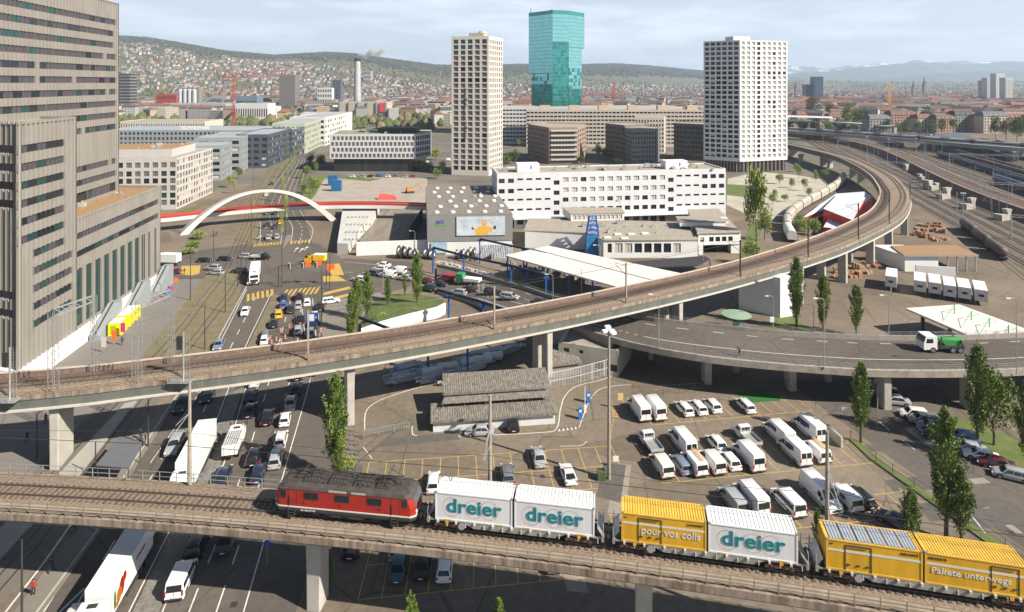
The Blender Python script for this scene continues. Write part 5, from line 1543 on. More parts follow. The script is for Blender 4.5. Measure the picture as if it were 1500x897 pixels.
b=MB()
b.prism([(K1[0]+.4,K1[1]-.6),(K3[0]+.5,K3[1]+.8),(K3[0]-22,K3[1]+1),(K3[0]-22,K1[1]+6)],0,3.52);b.build('plinth',WHITE,OC)
panes(pn3,OC,48);
p_rest=pn[:50]+pn[50:]+pn2
panes(p_rest,OC,50)
STR=mat('stair_grey',(.26,.285,.29),.6,var=.08)
for k,yy in enumerate((128.5,142.5,156)):
 X0=-88.8-.133*(yy-126.9)+.25
 b=MB();M=Matrix.Translation((X0,yy,0))@Matrix.Rotation(R(7.6),4,'Z')
 prof=[(0,0),(0,1.1),(7.6,5.3),(9.5,5.3),(9.5,0)]
 b.loft([[M@Vector((x,p[0],p[1]))for p in prof]for x in(0.3,2.4)]);b.build('covered_stair',STR,OC)
 b=MB();b.loft([[M@Vector((x,p[0],p[1]+.08))for p in[(-.1,1.1),(7.6,5.35),(7.6,5.5),(-.1,1.3)]]for x in(1.25,1.45)]);b.build('handrail',DMETAL,OC)
for k,yy in enumerate((112,118,123)):
 b=MB();X0=-86.9-.133*(yy-108)+.35
 b.cbox((X0+.12,yy,1.6),(.16,2.2,2.6),R(7.6));b.build('door',mat('door_green',(.05,.09,.07),.3),OC)
F0=Vector((-5.5,226.3,0));F1=Vector((83.2,239.2,0));LW=(F1-F0).length
WB_=(.60,.61,.62)
WL=mat('wall_white_render',(.60,.61,.62),.75,var=.05,scale=.15,stretch=(1,1,.3))
def white_wins(L):
 out=[];r=random.Random(5)
 n=26;pit=L/n
 rows=[18.0,14.2,10.5,6.8]
 for i in range(n):
  stair=i in(6,19)
  for j,z in enumerate(rows):
   u=pit*(i+.5)
   if stair:out.append((u-1.1,u+1.1,z-2.0,z-.35,'dark'));continue
   short=(i in(2,3,4,5))or(i>19 and i<23)or(i<6 and j>1)or(i>19 and j>1)
   hh=.75 if short else 1.65
   st='dark' if short or i>19 or i<6 else('light' if r.random()<[.8,.95,.55,.12][j]else 'dark')
   out.append((u-1.1,u+1.1,z-.95+(1.65-hh),z+.7,st))
  if not stair:out.append((u-1.2,u+1.2,.4 if i in(1,4,17,18,19,22)else 1.6,3.2,'teal' if i in(1,4,17,18,20,22)else 'dark'))
 return out
LB_=bldg('office_building','long white four-storey office building in the centre with canopy','building',rect(F0,F1,17),20.8,WL,{0:white_wins,3:lambda L:grid(L,4,2.2,[17.1,13.3,9.6,5.8],1.6,'dark')},limit=99)
b=MB();u=(F1-F0).normalized();n=Vector((u.y,-u.x,0))
q0=F0+u*6;q1=F1-u*8
b.prism([(q0)[:2],(q0+n*3)[:2],(q1+n*3)[:2],(q1)[:2]],4.1,4.45);b.build('canopy',WHITE,LB_)
yw_=math.atan2(u.y,u.x)
for a,w_,nm in((12.5,8.5,0),(71.5,9,1)):
 c=F0+u*a-n*7;roofbox(LB_,c.x,c.y,20.3,w_,5,3.2,yw_,WHITE,'lift_house')
for a,k in((4,1),(24,.7),(32,.6),(52,.8),(61,1.4),(64,1.2),(80,1)):
 c=F0+u*a-n*9;b=MB();b.cbox((c.x,c.y,20.8+k/2),(1.6*k,1.2,k),yw_);b.build('roof_vent',METAL,LB_)
for a in(13.5,72.8):
 c=F0+u*a-n*4.47;bb=MB();bb.cbox((c.x,c.y,22.1),(.5,.06,1.3),yw_);bb.cbox((c.x-.5,c.y,22.0),(1.3,.06,.2),yw_);bb.build('emblem',mat('emblem_blue',(.08,.13,.3),.5),LB_)
HALLM=mat('hall_metal',(.27,.27,.26),.55,.2,var=.05,scale=.2)
hx0,hx1=Vector((-26.6,192.9,0)),Vector((0.2,194.8,0))
hp=[hx0[:2],hx1[:2],(-8.3,249),(-34.7,247)]
HL=empty('metal_hall',(0,0,0),label='grey metal-clad hall with skylight domes and a large poster',cat='building')
b=MB();b.prism(hp,4.2,12.5);b.build('wall',HALLM,HL)
b=MB();b.prism([(hx0.x+.2,hx0.y+.2),(hx1.x-.2,hx1.y+.2),(-8.5,248.8),(-34.5,246.8)],0,4.2);b.build('base_wall',WHITE,HL)
b=MB();b.sheet([(p[0],p[1])for p in hp],12.56);b.build('roof',mat('hall_roof',(.20,.175,.15),.9,var=.15,scale=.4),HL)
uh=(hx1-hx0).normalized();vh=(Vector((-34.7,247,0))-hx0)
for i in range(5):
 for j in range(6):
  if(i,j)in((2,3),(0,2)):continue
  c=hx0+uh*(3+i*5.1+(j%2)*1.4)+vh*(.06+j*.165);bb=MB()
  bb.lathe((c.x,c.y,12.56),[(.0,.0),(.85,.0),(.8,.35),(.5,.6),(.01,.7)],10);bb.build('skylight',LAMPG,HL)
b=MB();b.v=[]
pc=hx0+uh*9.2;yh=math.atan2(uh.y,uh.x)
Mp=Matrix.Translation((pc.x,pc.y-.18,6.0))@Matrix.Rotation(yh,4,'Z')
b.box(0,15.2,-.12,.0,0,5.9,0,Mp);b.box(-.15,15.35,-.06,.02,-.15,6.05,1,Mp)
b.build('poster',[mat('poster_sky',(.36,.45,.52),.6,c2=(.62,.66,.68),scale=.35),METAL],HL)
b=MB()
def ell(cx,cz,rx,rz,m,n=18,y=-.125):
 b.add([Mp@Vector((cx+rx*math.cos(a*2*math.pi/n),y,cz+rz*math.sin(a*2*math.pi/n)))for a in range(n)],[tuple(range(n))],m)
def pol(pts,m,y=-.127):b.add([Mp@Vector((x,y,z))for x,z in pts],[tuple(range(len(pts)))],m)
pol([(6.1,0.02),(6.0,1.9),(6.6,2.6),(7.6,2.9),(10.0,2.9),(10.8,2.4),(11.2,1.6),(11.0,0.9),(10.1,1.2),(9.9,.02)],0)
pol([(6.2,1.9),(5.2,2.4),(5.3,1.7),(6.6,.9)],0,-.129);pol([(10.6,2.2),(11.8,2.4),(11.7,1.7),(10.4,1.2)],0,-.129)
ell(8.7,3.9,.95,1.15,0,y=-.130);ell(8.55,3.85,.6,.75,1,y=-.132);ell(8.55,4.05,.45,.12,3,y=-.134);ell(5.0,2.2,.35,.4,2,y=-.131);ell(12.0,2.4,.45,.6,2,y=-.131)
b.build('poster_figure',[mat('jacket_yellow',(.70,.40,.06),.6),SKIN,DMETAL,WHITE],HL)
text('lettering',"Let's remember how it feels",.72,Mp@Matrix.Translation((1.0,-.15,5.0))@RX,WHITE,HL,bold=.02,width=10.5)
pl=hx0+uh*2.6
text('lettering','AVT.',1.6,Matrix.Translation((pl.x,pl.y-.06,9.7))@Matrix.Rotation(yh,4,'Z')@RX,mat('logo_blue',(.02,.08,.35),.5),HL,bold=.05,width=2.9)
b=MB();M2=Matrix.Translation((pl.x,pl.y-.03,9.2))@Matrix.Rotation(yh,4,'Z');b.box(0,3.3,-.06,0,0,.35,0,M2);b.build('logo_bar',mat('logo_green',(.1,.4,.05),.5),HL)
b=MB();M2=Matrix.Translation((hx0.x+1.2,hx0.y-.08,.6))@Matrix.Rotation(yh,4,'Z');b.box(0,5.0,-.05,.1,0,3.4,0,M2);b.build('gate_picture',mat('gate_blue',(.25,.40,.55),.5,c2=(.5,.6,.68),scale=.5),HL)
WK=empty('workshop_building',(0,0,0),label='low white workshop building with several gravel roofs in front of the long office',cat='building')
def blk(poly,z0,z1,m,nm,rm=None,faces={}):
 w=MB();n=len(poly);pn=[]
 for i in range(n):
  a,d=poly[i],poly[(i+1)%n]
  if i in faces:pn+=facade(w,a,d,z0,z1,faces[i]((V2(d)-V2(a)).length),.25)
  else:w.quad((*a[:2],z0),(*d[:2],z0),(*d[:2],z1),(*a[:2],z1))
 w.build(nm,m,WK);b=MB()
 c=sum((V2(p)for p in poly),Vector())/n
 big=[tuple((V2(p)+(V2(p)-c).normalized()*.4)[:2])for p in poly]
 b.prism(big,z1,z1+.25);b.build('roof',rm or GRAVELROOF,WK)
 return pn
wA,wB=G(884,378),G(1022,378);
pn=blk([wA[:2],wB[:2],(wB.x+3,wB.y+24),(wA.x-22,wA.y+30),(wA.x-24,wA.y+12),(wA.x-4,wA.y+9)],0,5.4,WHITE,'wall',None,{0:lambda L:[(1.3,2.6,1.6,4.4,'dark')]+[(3.6+k*3.0,5.9+k*3.0,1.6,4.5,'light' if k in(0,1,6)else 'dark')for k in range(7)]})
wC,wD=G(1020,371),G(1086,369)
pn+=blk([(wC.x,wC.y-2),(wD.x-1,wD.y-2),(wD.x+4,wD.y+34),(wC.x+7,wC.y+34)],3.0,6.6,WHITE,'upper_wall',None,{0:lambda L:[(.6,2.0,4.0,5.4,'half')]+[(3.6+k*2.1,5.1+k*2.1,4.0,5.5,'dark')for k in range(4)]})
blk([(wC.x+7,wC.y+2),(wD.x,wD.y+2),(wD.x+1,wD.y+10),(wC.x+8,wC.y+10)],0,3.0,DMETAL,'under_passage')
blk([(wC.x-3,wC.y+8),(wC.x+12,wC.y+8),(wC.x+12,wC.y+16),(wC.x-2,wC.y+16)],6.6,8.0,WHITE,'roof_house')
b=MB();b.box(wC.x+.2,wC.x+1.6,wC.y-1.9,wC.y+3,0,3.0);b.box(wD.x-4,wD.x-1.2,wD.y-1.9,wD.y+3,0,3.0);b.build('support_wall',WHITE,WK)
r0=G(838,352);
pn+=blk([(r0.x,r0.y+4),(r0.x+19,r0.y+6),(r0.x+19,r0.y+15),(r0.x-2,r0.y+15)],5.6,8.0,WHITE,'roof_house',None,{0:lambda L:[(.6+k*1.5,1.9+k*1.5,6.1,7.6,'light')for k in range(12)]})
panes(pn,WK,90)
b=MB()
for x,y in((905,344),(925,344),(945,343),(890,349),(915,350),(1020,326),(1028,331),(1060,325),(1062,332)):
 p=G(x,y,5.7);b=MB();b.cbox((p.x,p.y,(5.7 if x<1000 else 6.9)+.2),(2.2,1.4,.4));b.build('skylight',LAMPG,WK)
for i,(px_,py_)in enumerate(((755,348),(824,345))):
 p=G(px_,py_)
bldg('low_shed','flat grey shed between the metal hall and the workshop','shed',rect(G(795,362),G(845,364),16),4.2,mat('shed_grey',(.3,.29,.28),.8),{})
b=MB();q=[G(913,385,3.2),G(1032,375,3.2),G(1040,380,3.2),G(1022,389,3.2),G(946,392,3.2)]
b.prism([(v.x,v.y)for v in q],3.0,3.25)
for v in q[::2]:b.tube((v.x,v.y,0),(v.x,v.y,3),.15,6)
b.build('dark_canopy',mat('tar_roof',(.035,.035,.04),.9),label='black flat canopy roof below the white workshop',cat='canopy')
CZ=7.5
cq=[G(740,374,CZ),G(906,421,CZ),G(1005,402,CZ),G(803,360,CZ)]
CN=empty('canopy_hall',(0,0,0),label='big white sheet canopy roof over the dark storage yard',cat='canopy')
b=MB();b.prism([(v.x,v.y)for v in cq],CZ-.35,CZ);
b.build('roof',mat('canopy_white',(.66,.63,.58),.6,var=.04,scale=.2),CN)
b=MB();m1,m2=cq[0].lerp(cq[3],.62),cq[1].lerp(cq[2],.5)
b.tube(m1+Vector((0,0,.05)),m2+Vector((0,0,.05)),.12,5);b.build('ridge',METAL,CN)
for i in range(6):
 for A,B_ in((cq[0],cq[1]),(cq[3],cq[2])):
  p=A.lerp(B_,i/5);p=p.lerp((cq[0]+cq[2])/2,.03);b=MB();b.box(p.x-.2,p.x+.2,p.y-.2,p.y+.2,0,CZ-.36);b.build('post',BLUE,CN)
def crane_way(P,z,label,posts,hb=.45):
 r=empty('crane_runway',(0,0,0),label=label,cat='crane track')
 b=MB()
 for p,q in zip(P,P[1:]):
  d=(q-p);yaw=math.atan2(d.y,d.x);c=(p+q)/2
  b.cbox((c.x,c.y,z),(d.length,.3,.08),yaw);b.cbox((c.x,c.y,z-hb),(d.length,.35,.1),yaw);b.cbox((c.x,c.y,z-hb/2),(d.length,.12,hb),yaw)
 b.build('beam',mat('beam_dark_blue',(.015,.04,.10),.5),r)
 for p in posts:
  bb=MB();bb.box(p.x-.19,p.x+.19,p.y-.2,p.y+.2,0,z-hb-.05);bb.box(p.x-.6,p.x+.6,p.y-.35,p.y+.35,z-hb-.5,z-hb-.05);bb.build('post',BLUE,r)
cwz=7.6
P1=[G(634,361.5,cwz),G(690,376,cwz),G(749,388,cwz),G(800,402,cwz)]
crane_way(P1,cwz,'upper blue crane runway in front of the metal hall',[P1[0],P1[0].lerp(P1[2],.42),P1[2],P1[3]])
P2=[G(702.7,349,cwz),G(767,363,cwz),G(800,370,cwz)]
crane_way(P2,cwz,'farther blue crane runway close to the poster',[P2[0],P2[1]])
P3=[G(640,423,cwz),G(700,439,cwz),G(739,452,cwz),G(790,470,cwz)]
crane_way(P3,cwz,'blue crane runway crossing above the ramp road',[P3[0].lerp(P3[1],.3),P3[1].lerp(P3[2],.2)])
P4=[G(525,463,5.6),G(573,481,5.6)]
crane_way(P4,5.6,'dark crane runway stub in front of the lawn wall',[P4[1]])
P5=[Vector((G(627,547).x-3,118,0)),G(627,547),G(685,557),Vector((G(685,557).x+3,112,0))]
crane_way(P5,7,'blue posts and beam of a crane runway under the long viaduct',P5[1:3])
p=G(868,372);T=empty('crane_tower',p,0,'bright blue lattice crane tower standing in front of the workshop','crane')
b=MB();b.loft([[(-2.4,-2,0),(2.4,-2,0),(2.4,2,0),(-2.4,2,0)],[(-2.0,-1.6,6),(2.0,-1.6,6),(2.0,1.6,6),(-2.0,1.6,6)]]);b.build('base',mat('tarp_blue',(.02,.16,.36),.5,var=.2),T)
b=MB()
for sx in(-1,1):
 for sy in(-1,1):b.tube((sx*1.9,sy*1.5,6),(sx*1.0,sy*.8,12),.16,5)
for k in range(4):
 z=6+k*1.5;w0=1.9-.9*k/4;w1=1.9-.9*(k+1)/4
 for sx in(-1,1):b.tube((sx*w0,-1.4*w0/1.9,z),(-sx*w1,-1.4*w1/1.9,z+1.5),.09,4);b.tube((sx*w0,1.4*w0/1.9,z),(sx*w1,-1.4*w1/1.9,z+1.5),.09,4)
 b.box(-w1,w1,-w1*.8,w1*.8,z+1.42,z+1.55)
b.build('lattice',mat('bright_blue',(.015,.15,.50),.5),T)
ETER=mat('corrugated_fibre',(.085,.075,.06),.9,c2=(.26,.235,.2),scale=1.6,stretch=(2,.7,1),detail=6)
def shed(label,A,B_,d,z1,z2,wallm,openf=False):
 A=V2(A);B_=V2(B_);u=(B_-A).normalized();n=Vector((-u.y,u.x,0));L=(B_-A).length
 r=empty('storage_shed',(0,0,0),label=label,cat='shed')
 b=MB()
 if not openf:b.prism([A[:2],B_[:2],(B_+n*d)[:2],(A+n*d)[:2]],0,z1)
 else:
  b.prism([(A+n*d*.6)[:2],(B_+n*d*.6)[:2],(B_+n*d)[:2],(A+n*d)[:2]],0,z1)
  for k in range(7):q=A.lerp(B_,k/6)+n*.4;b.box(q.x-.1,q.x+.1,q.y-.1,q.y+.1,0,z1)
 b.build('wall',wallm,r)
 b=MB();N_=int(L/.35);e0=A-n*.5-u*.4;
 for k in range(N_):
  a0=e0+u*(L+.8)*k/N_;a1=e0+u*(L+.8)*(k+.5)/N_;a2=e0+u*(L+.8)*(k+1)/N_
  s_=n*(d+1)
  for p,q,zp,zq in((a0,a1,0,.05),(a1,a2,.05,0)):
   b.quad((p.x,p.y,z1+zp),(q.x,q.y,z1+zq),(q.x+s_.x,q.y+s_.y,z2+zq),(p.x+s_.x,p.y+s_.y,z2+zp))
 b.prism([(e0)[:2],(e0+u*(L+.8))[:2],(e0+u*(L+.8)+n*.05)[:2],(e0+n*.05)[:2]],z1-.3,z1)
 b.build('roof',ETER,r)
 return r
WMET=mat('corrugated_white',(.60,.60,.58),.6,var=.12,scale=.8,stretch=(4,4,.3))
shed('front white corrugated shed with fibre cement roof beside two parked cars',(-12.2,95,0),(6.8,97.4,0),3.6,1.9,2.35,WMET)
s_=shed('tall corrugated-roof shed next to the viaduct pillars',(-10.8,99.4,0),(5.9,101.6,0),4.0,4.0,4.9,WMET)
b=MB();b.loft([[(-11.2,97.6+.01,2.95),(6.0,99.9,2.95),(6.0,99.9,3.05),(-11.2,97.61,3.05)],[(-10.9,99.3,3.3),(5.9,101.5,3.3),(5.9,101.5,3.4),(-10.9,99.3,3.4)]])
for k in range(6):b.tube((-11+k*3.4,97.8+k*.46,2.3),(-11+k*3.4,97.8+k*.46,2.95),.05,5)
b.build('awning',ETER,s_)
shed('small dark-roofed hut behind the white gate fence',G(809,553),G(848,548),5,2.4,3.6,CONCD)
WU=bldg('ramp_building','cream building tucked beneath the elevated road ramp','building',[G(818,539)[:2],G(905,553)[:2],(G(905,553).x+4,G(905,553).y+8),(G(818,539).x+3,G(818,539).y+8)],4.9,mat('cream_wall',(.42,.39,.33),.85,var=.12,scale=.3),{0:lambda L:[(1.0,2.1,3.2,4.0),(4,4.8,3.3,4.0),(7.0,8.6,.9,2.2),(9.6,11.2,.9,2.2)]})
GR=mat('grid_beige',(.47,.44,.405),.75,var=.05,scale=.2)
gb=[(-196,257.5),(-143.3,262.7),(-147.6,303),(-200,298)]
PGB=bldg('grid_office','pale stone office block with regular square window grid, next to the ribbed complex','building',gb,22,GR,{0:lambda L:grid(L,15,2.3,[2,5,8.1,11.2,14.3,18],2.2,pick(('blind',3),('teal',1),('dark',1)),seed=3),1:lambda L:grid(L,14,1.9,[.8,3.8,6.9,10,13.1,16.2,19.1],2.0,pick(('dark',2),('blind',2),('light',1)),seed=4)},limit=100,roofm=mat('roof_grey',(.30,.29,.27),.9,var=.1,scale=.1))
b=MB();b.prism([(-185,268),(-150,271),(-153,297),(-188,294)],21.5,25);b.build('penthouse',GR,PGB)
b=MB();b.sheet([(-185,268),(-150,271),(-153,297),(-188,294)],25.02);b.build('terrace_roof',GREENROOF,PGB)
CK=mat('checker_white',(.56,.56,.56),.6)
ck0,ck1=G(483,252),G(609,252)
def chk(L):return grid(L,20,1.75,[8.7,12.2,15.8,19.3],2.3,'blind',m0=.8,off=.45,seed=1)
CKB=bldg('chequered_office','white office block with staggered dark windows above a black ground floor','building',[ck0[:2],ck1[:2],(ck1.x+7,ck1.y+14),(ck1.x+5,ck1.y+34),(ck0.x-4,ck0.y+34)],23,CK,{0:chk,1:lambda L:grid(L,8,1.5,[8.7,12.2,15.8,19.3],2.4,'dark')},z0=7.9,roofm=mat('roof_green_thin',(.22,.23,.12),.95,var=.2,scale=.2))
b=MB();b.prism([(ck0.x+2,ck0.y+2),(ck1.x-2,ck1.y+2),(ck1.x+2,ck1.y+32),(ck0.x,ck0.y+32)],0,7.9);b.build('ground_floor',mat('dark_glass_wall',(.03,.032,.035),.25,var=.3,scale=.4,stretch=(1,1,.1)),CKB)
b=MB();b.box(ck1.x-26,ck1.x-2,ck1.y+14,ck1.y+30,22.6,25.6);b.build('roof_box',DMETAL,CKB)
tA,tB,tC=(-35.6,361.5),(-13.5,357.3),(-5.8,377.5)
tD=(tA[0]+7.7,tA[1]+20.2)
BT=mat('tower_beige',(.58,.535,.475),.8,var=.03,scale=.1)
rowsT=[3.0+3.22*k for k in range(24)]
def colT(L):return grid(L,5,3.0,rowsT,2.5,lambda i,j,r:('teal' if j>20 and i<3 else 'dark' if j in(16,0)or r.random()<.12 else 'blind'),m0=.5,seed=2,skip=lambda i,j:False)
TW=bldg('residential_tower','slender beige residential tower with vertical RENAISSANCE lettering','tower',[tA,tB,tC,tD],81.4,BT,{0:colT,1:lambda L:grid(L,7,1.7,rowsT,2.35,pick(('blind',4),('dark',1)),m0=.4,seed=8)},limit=99,depth=.45)
ang=math.atan2(tB[1]-tA[1],tB[0]-tA[0])
for k,ch in enumerate('RENAISSANCE'):
 u=Vector((math.cos(ang),math.sin(ang),0));p=V2(tA)+u*7.6;nrm=Vector((u.y,-u.x,0))*.25
 text('lettering',ch,2.6,Matrix.Translation((p.x+nrm.x,p.y+nrm.y,49-k*2.75))@Matrix.Rotation(ang,4,'Z')@RX@Matrix.Translation((0,0,0)),DMETAL,TW,bold=.08,extr=.06)
b=MB();c=(V2(tA)+V2(tC))/2;b.cbox((c.x,c.y,82.5),(9,7,2.8),ang);b.lathe((c.x+3,c.y,81),[(3,0),(3,3),(2,4.2),(.1,4.6)],12);b.build('roof_plant',mat('plant_beige',(.4,.37,.32),.8),TW)
zA,zB,zC=(119.4,383),(137.6,371),(170.8,381);zD=(zA[0]+33,zA[1]+10)
rowsZ=[8.6+2.98*k for k in range(24)]
def colZL(L):return grid(L,6,2.6,rowsZ,1.95,pick(('dark',5),('half',1)),m0=.4,seed=2)
def colZR(L):return grid(L,9,2.3,rowsZ,2.0,lambda i,j,r:'dark' if i==3 or(i==6 and j in(1,4,10,16,19,21,7))or(j in(5,17,11)and i>3 and r.random()<.6)else 'light',m0=.4,seed=5)
ZW=mat('tower_white',(.68,.68,.67),.75,var=.02,scale=.1)
Z_=bldg('white_tower','wide white residential tower with one shaded and one sunlit face','tower',[zA,zB,zC,zD],80,ZW,{0:colZL,1:colZR},limit=99,depth=.5,z0=6.5)
b=MB();b.prism([(zA[0]+1.2,zA[1]+.3),(zB[0]+.2,zB[1]+1.3),(zC[0]-1.2,zC[1]+.6),(zD[0]-1,zD[1]-1)],0,6.5);b.build('ground_floor',mat('ground_floor_dark',(.05,.06,.075),.3),Z_)
for A,B_ in((zA,zB),(zB,zC)):
 for k in range(1,12):
  q=V2(A).lerp(V2(B_),k/12);b=MB();b.box(q.x-.25,q.x+.25,q.y,q.y+.5,0,6.5);b.build('column',mat('column_tan',(.3,.22,.13),.7),Z_)
b=MB();c=(V2(zA)+V2(zC))/2;b.cbox((c.x-6,c.y-3,81),(12,8,3),.3);b.tube((c.x-2,c.y-6,80),(c.x-2,c.y-6,84),.15,5);b.tube((c.x-2,c.y-6,84),(c.x-4,c.y-6,85),.12,4);b.build('roof_plant',ZW,Z_)
PT=mat('curtain_teal',(.28,.60,.57),.1,.8,island=.07)
PT2=mat('curtain_teal_dark',(.05,.27,.25),.12,.7,island=.3)  # darker glass; on the lower panels it paints in the reflected ground
GT=empty('glass_skyscraper',(0,0,0),0,'tall green glass skyscraper behind the residential blocks','skyscraper')
gq=617.0/900
def gx(px,d=617.0):return(px-750)/900*d
def curtain(b,A,B_,z0,z1,m,seed,nx=2.7,nz=3.45,dark=None):
 r=random.Random(seed);A=V2(A);B_=V2(B_);L=(B_-A).length;u=(B_-A)/L;n=Vector((u.y,-u.x,0))
 I=int(L/nx);J=int((z1-z0)/nz)
 for i in range(I):
  for j in range(J):
   o=n*r.uniform(-.01,.01);o2=n*r.uniform(-.01,.01)
   a=A+u*L*(i+.015)/I+o;c=A+u*L*(i+.985)/I+o2;za=z0+(z1-z0)*(j+.03)/J;zc=z0+(z1-z0)*(j+.97)/J
   t=n*r.uniform(-.012,.012)
   mm=m
   if dark and dark(i/I,za,r):mm=1
   b.quad((a.x,a.y,za),(c.x,c.y,za),(c.x+t.x,c.y+t.y,zc),(a.x+t.x,a.y+t.y,zc),mm)
g0,g1,g2,g3=(gx(774.5,632),632),(gx(809.5,606),606),(gx(833,612),612),(gx(856,634),634)
b=MB()
curtain(b,g0,g1,64,122.5,0,1);
curtain(b,g1,g2,95,122.5,0,2);curtain(b,g2,g3,90,122.5,0,3)
curtain(b,(g1[0],g1[1]+.3),(g2[0],g2[1]+.3),12,94.6,1,4)
k0=(gx(778.5,633),633);k3=(gx(852,631),631)
curtain(b,k0,g1,10,63.6,0,5,dark=lambda f,z,r:z<50 or r.random()<.4);curtain(b,g2,k3,10,89.6,0,6,dark=lambda f,z,r:z<46 or(z<66 and r.random()<.5))  # lower panels turn dark: ground reflection put into the glass colour
b.build('curtain_wall',[PT,PT2],GT)
b=MB();e=.35
def shell(P,z0,z1):b.prism([(x,y+e)for x,y in P],z0,z1)
bk=[(g3[0]-4,660),(g0[0]+6,665)]
shell([g0,g1,g2,g3]+bk,90,122.6);shell([g0,g1,g2,k3]+bk,64,89.9);shell([k0,g1,g2,k3]+bk,0,63.9)
b.build('mullion',mat('mullion_teal',(.10,.30,.28),.4,.3),GT)
b=MB();b.prism([g0,g1,g2,g3]+bk,122.6,126.2);b.build('crown_band',mat('crown_teal',(.06,.30,.27),.25,.5),GT)
b=MB();b.tube((g0[0]+1.5,634,126),(g0[0]+2.5,634,131),.3,5);b.tube((gx(808),620,126),(gx(808),620,128),1,6);b.build('antenna',DMETAL,GT)
def band_block(name,label,x0,x1,d,H,rows,m,n,h=1.5,depth=16,yaw=0,wfrac=.8,seed=1,roof=GRAVELROOF,right=None,z00=2.0):
 A=Vector((gx(x0,d),d,0));B_=Vector((gx(x1,d*(1+yaw)),d*(1+yaw),0))
 pit=(H-z00-.6)/rows
 f=lambda L:grid(L,n,L/n*wfrac,[z00+pit*k+.5 for k in range(rows)],min(h,pit*.6),pick(('dark',4),('half',1),('blind',1)),seed=seed)
 fc={0:f}
 if right:fc[1]=lambda L:grid(L,right,L/right*.55,[z00+pit*k+.5 for k in range(rows)],min(h,pit*.6),pick(('dark',4),('blind',1)),seed=seed+1)
 return bldg(name,label,'building',rect(A,B_,depth),H,m,fc,limit=0,depth=.6,roofm=roof)
LBG=mat('slab_beige',(.47,.42,.36),.8,var=.04,scale=.1)
r_=band_block('apartment_slab','very long beige residential slab behind the brick blocks',771,1034,520,31.5,9,LBG,46,seed=4)
for k in range(6):
 p=AT(798+k*43,527);roofbox(r_,p.x,p.y,31,9,6,4,0,mat('roof_house_tan',(.55,.43,.31),.8))
band_block('apartment_slab','white residential slab partly hidden by the beige tower',736,771,545,32.5,9,mat('slab_white',(.55,.54,.52),.8),7,seed=6)
band_block('office_slab','low white office slab on top behind the long beige slab',737,1000,590,31.5,8,mat('slab_white',(.55,.54,.52),.8),50,seed=7,depth=25)
BRK=mat('brick_red',(.30,.215,.17),.85,var=.12,scale=.5);BRK2=mat('brick_pale',(.40,.31,.25),.85,var=.1,scale=.5)
DKB=mat('block_dark',(.16,.145,.12),.8,var=.1,scale=.3);DK2=mat('block_grey',(.20,.20,.195),.8,var=.05)
def poly_block(label,pts,H,ms,rows,cols,seed,roof=GRAVELROOF):
 """pts px,d"""
 P=[AT(x,d)[:2]for x,d in pts]
 fc={}
 for i,c in enumerate(cols):
  if c:fc[i]=(lambda c:lambda L:grid(L,c,L/c*.5,[1.5+(H-2)/rows*k for k in range(rows)],1.7,pick(('dark',4),('blind',1),('half',1)),seed=seed))(c)
 return bldg('apartment_block',label,'building',P,H,ms,fc,limit=0,roofm=roof,depth=.6)
o=poly_block('red brick apartment block with projecting white balconies',[(773,446),(804,410),(846,412),(859,440),(859,452),(800,462)],24.4,BRK,7,[10,9,5],11)
b=MB()
for k in range(7):
 A=AT(807,408.5);B_=AT(846,410.5);z=2.5+k*3.2;b.prism([A[:2],B_[:2],(B_.x,B_.y+2),(A.x,A.y+2)],z,z+.25)
 b.prism([A[:2],B_[:2],(B_.x,B_.y+.1),(A.x,A.y+.1)],z+.25,z+1.2)
b.build('balcony',mat('balcony_pale',(.46,.45,.42),.7),o)
poly_block('dark brown apartment block left of two, in shade',[(887,446),(915,422),(940,436),(950,456),(892,462)],25,DKB,7,[8,8],12)
poly_block('grey corner apartment block projecting towards the white office',[(912,428),(926,404),(962,408),(966,434),(940,446)],23.5,DK2,7,[6,9,5],13)
poly_block('pale apartment block behind the dark brown ones',[(930,470),(973,470),(975,490),(930,490)],28,LBG,8,[10],14)
poly_block('dark brown apartment block next to the white tower',[(987,440),(1034,424),(1040,450),(990,462)],25.5,DKB,7,[12],15)
PD=empty('loading_deck',(0,0,0),0,'white stepped concrete loading deck right of the footbridge foot','building')
w0,w1,w2,w3=G(494,366),G(520,366),G(556,306,2.6),G(500,308,2.6)
b=MB();q=[G(494,372),G(510,373),G(524,352),G(545,330),G(556,312),G(503,312)]
b.prism([v[:2]for v in q],0,3.4);b.build('deck',mat('deck_pale',(.50,.49,.46),.8,var=.1,scale=.3),PD)
b=MB()
for j in range(4):
 for i in range(7):
  p=G(506+i*5.5+j*1.5,352-j*11,3.4)
  if p.x>-45 or i+j>8:continue
  b=MB();b.box(p.x-.25,p.x+.25,p.y-.5,p.y+.5,3.41,3.9);b.build('vent',METAL,PD)
WL2=empty('yard_wall',(0,0,0),0,'long low white yard wall left of the metal hall','wall')
p,q=G(522,375),G(628,371);b=MB();b.prism([p[:2],q[:2],(q.x,q.y+.5),(p.x,p.y+.5)],0,4.2);b.build('wall',WHITE,WL2)
psheet('sunken_track',[(524,360),(628,358),(626,306),(560,308)],.03,mat('old_track_ground',(.15,.12,.09),.95,c2=(.27,.24,.2),scale=.3,stretch=(2,.2,1),detail=8))
b=MB();p,q=G(598,352),G(628,352);b.box(p.x,p.x+.4,p.y,243,0,4.5);b.build('side_wall',CONCD,WL2)
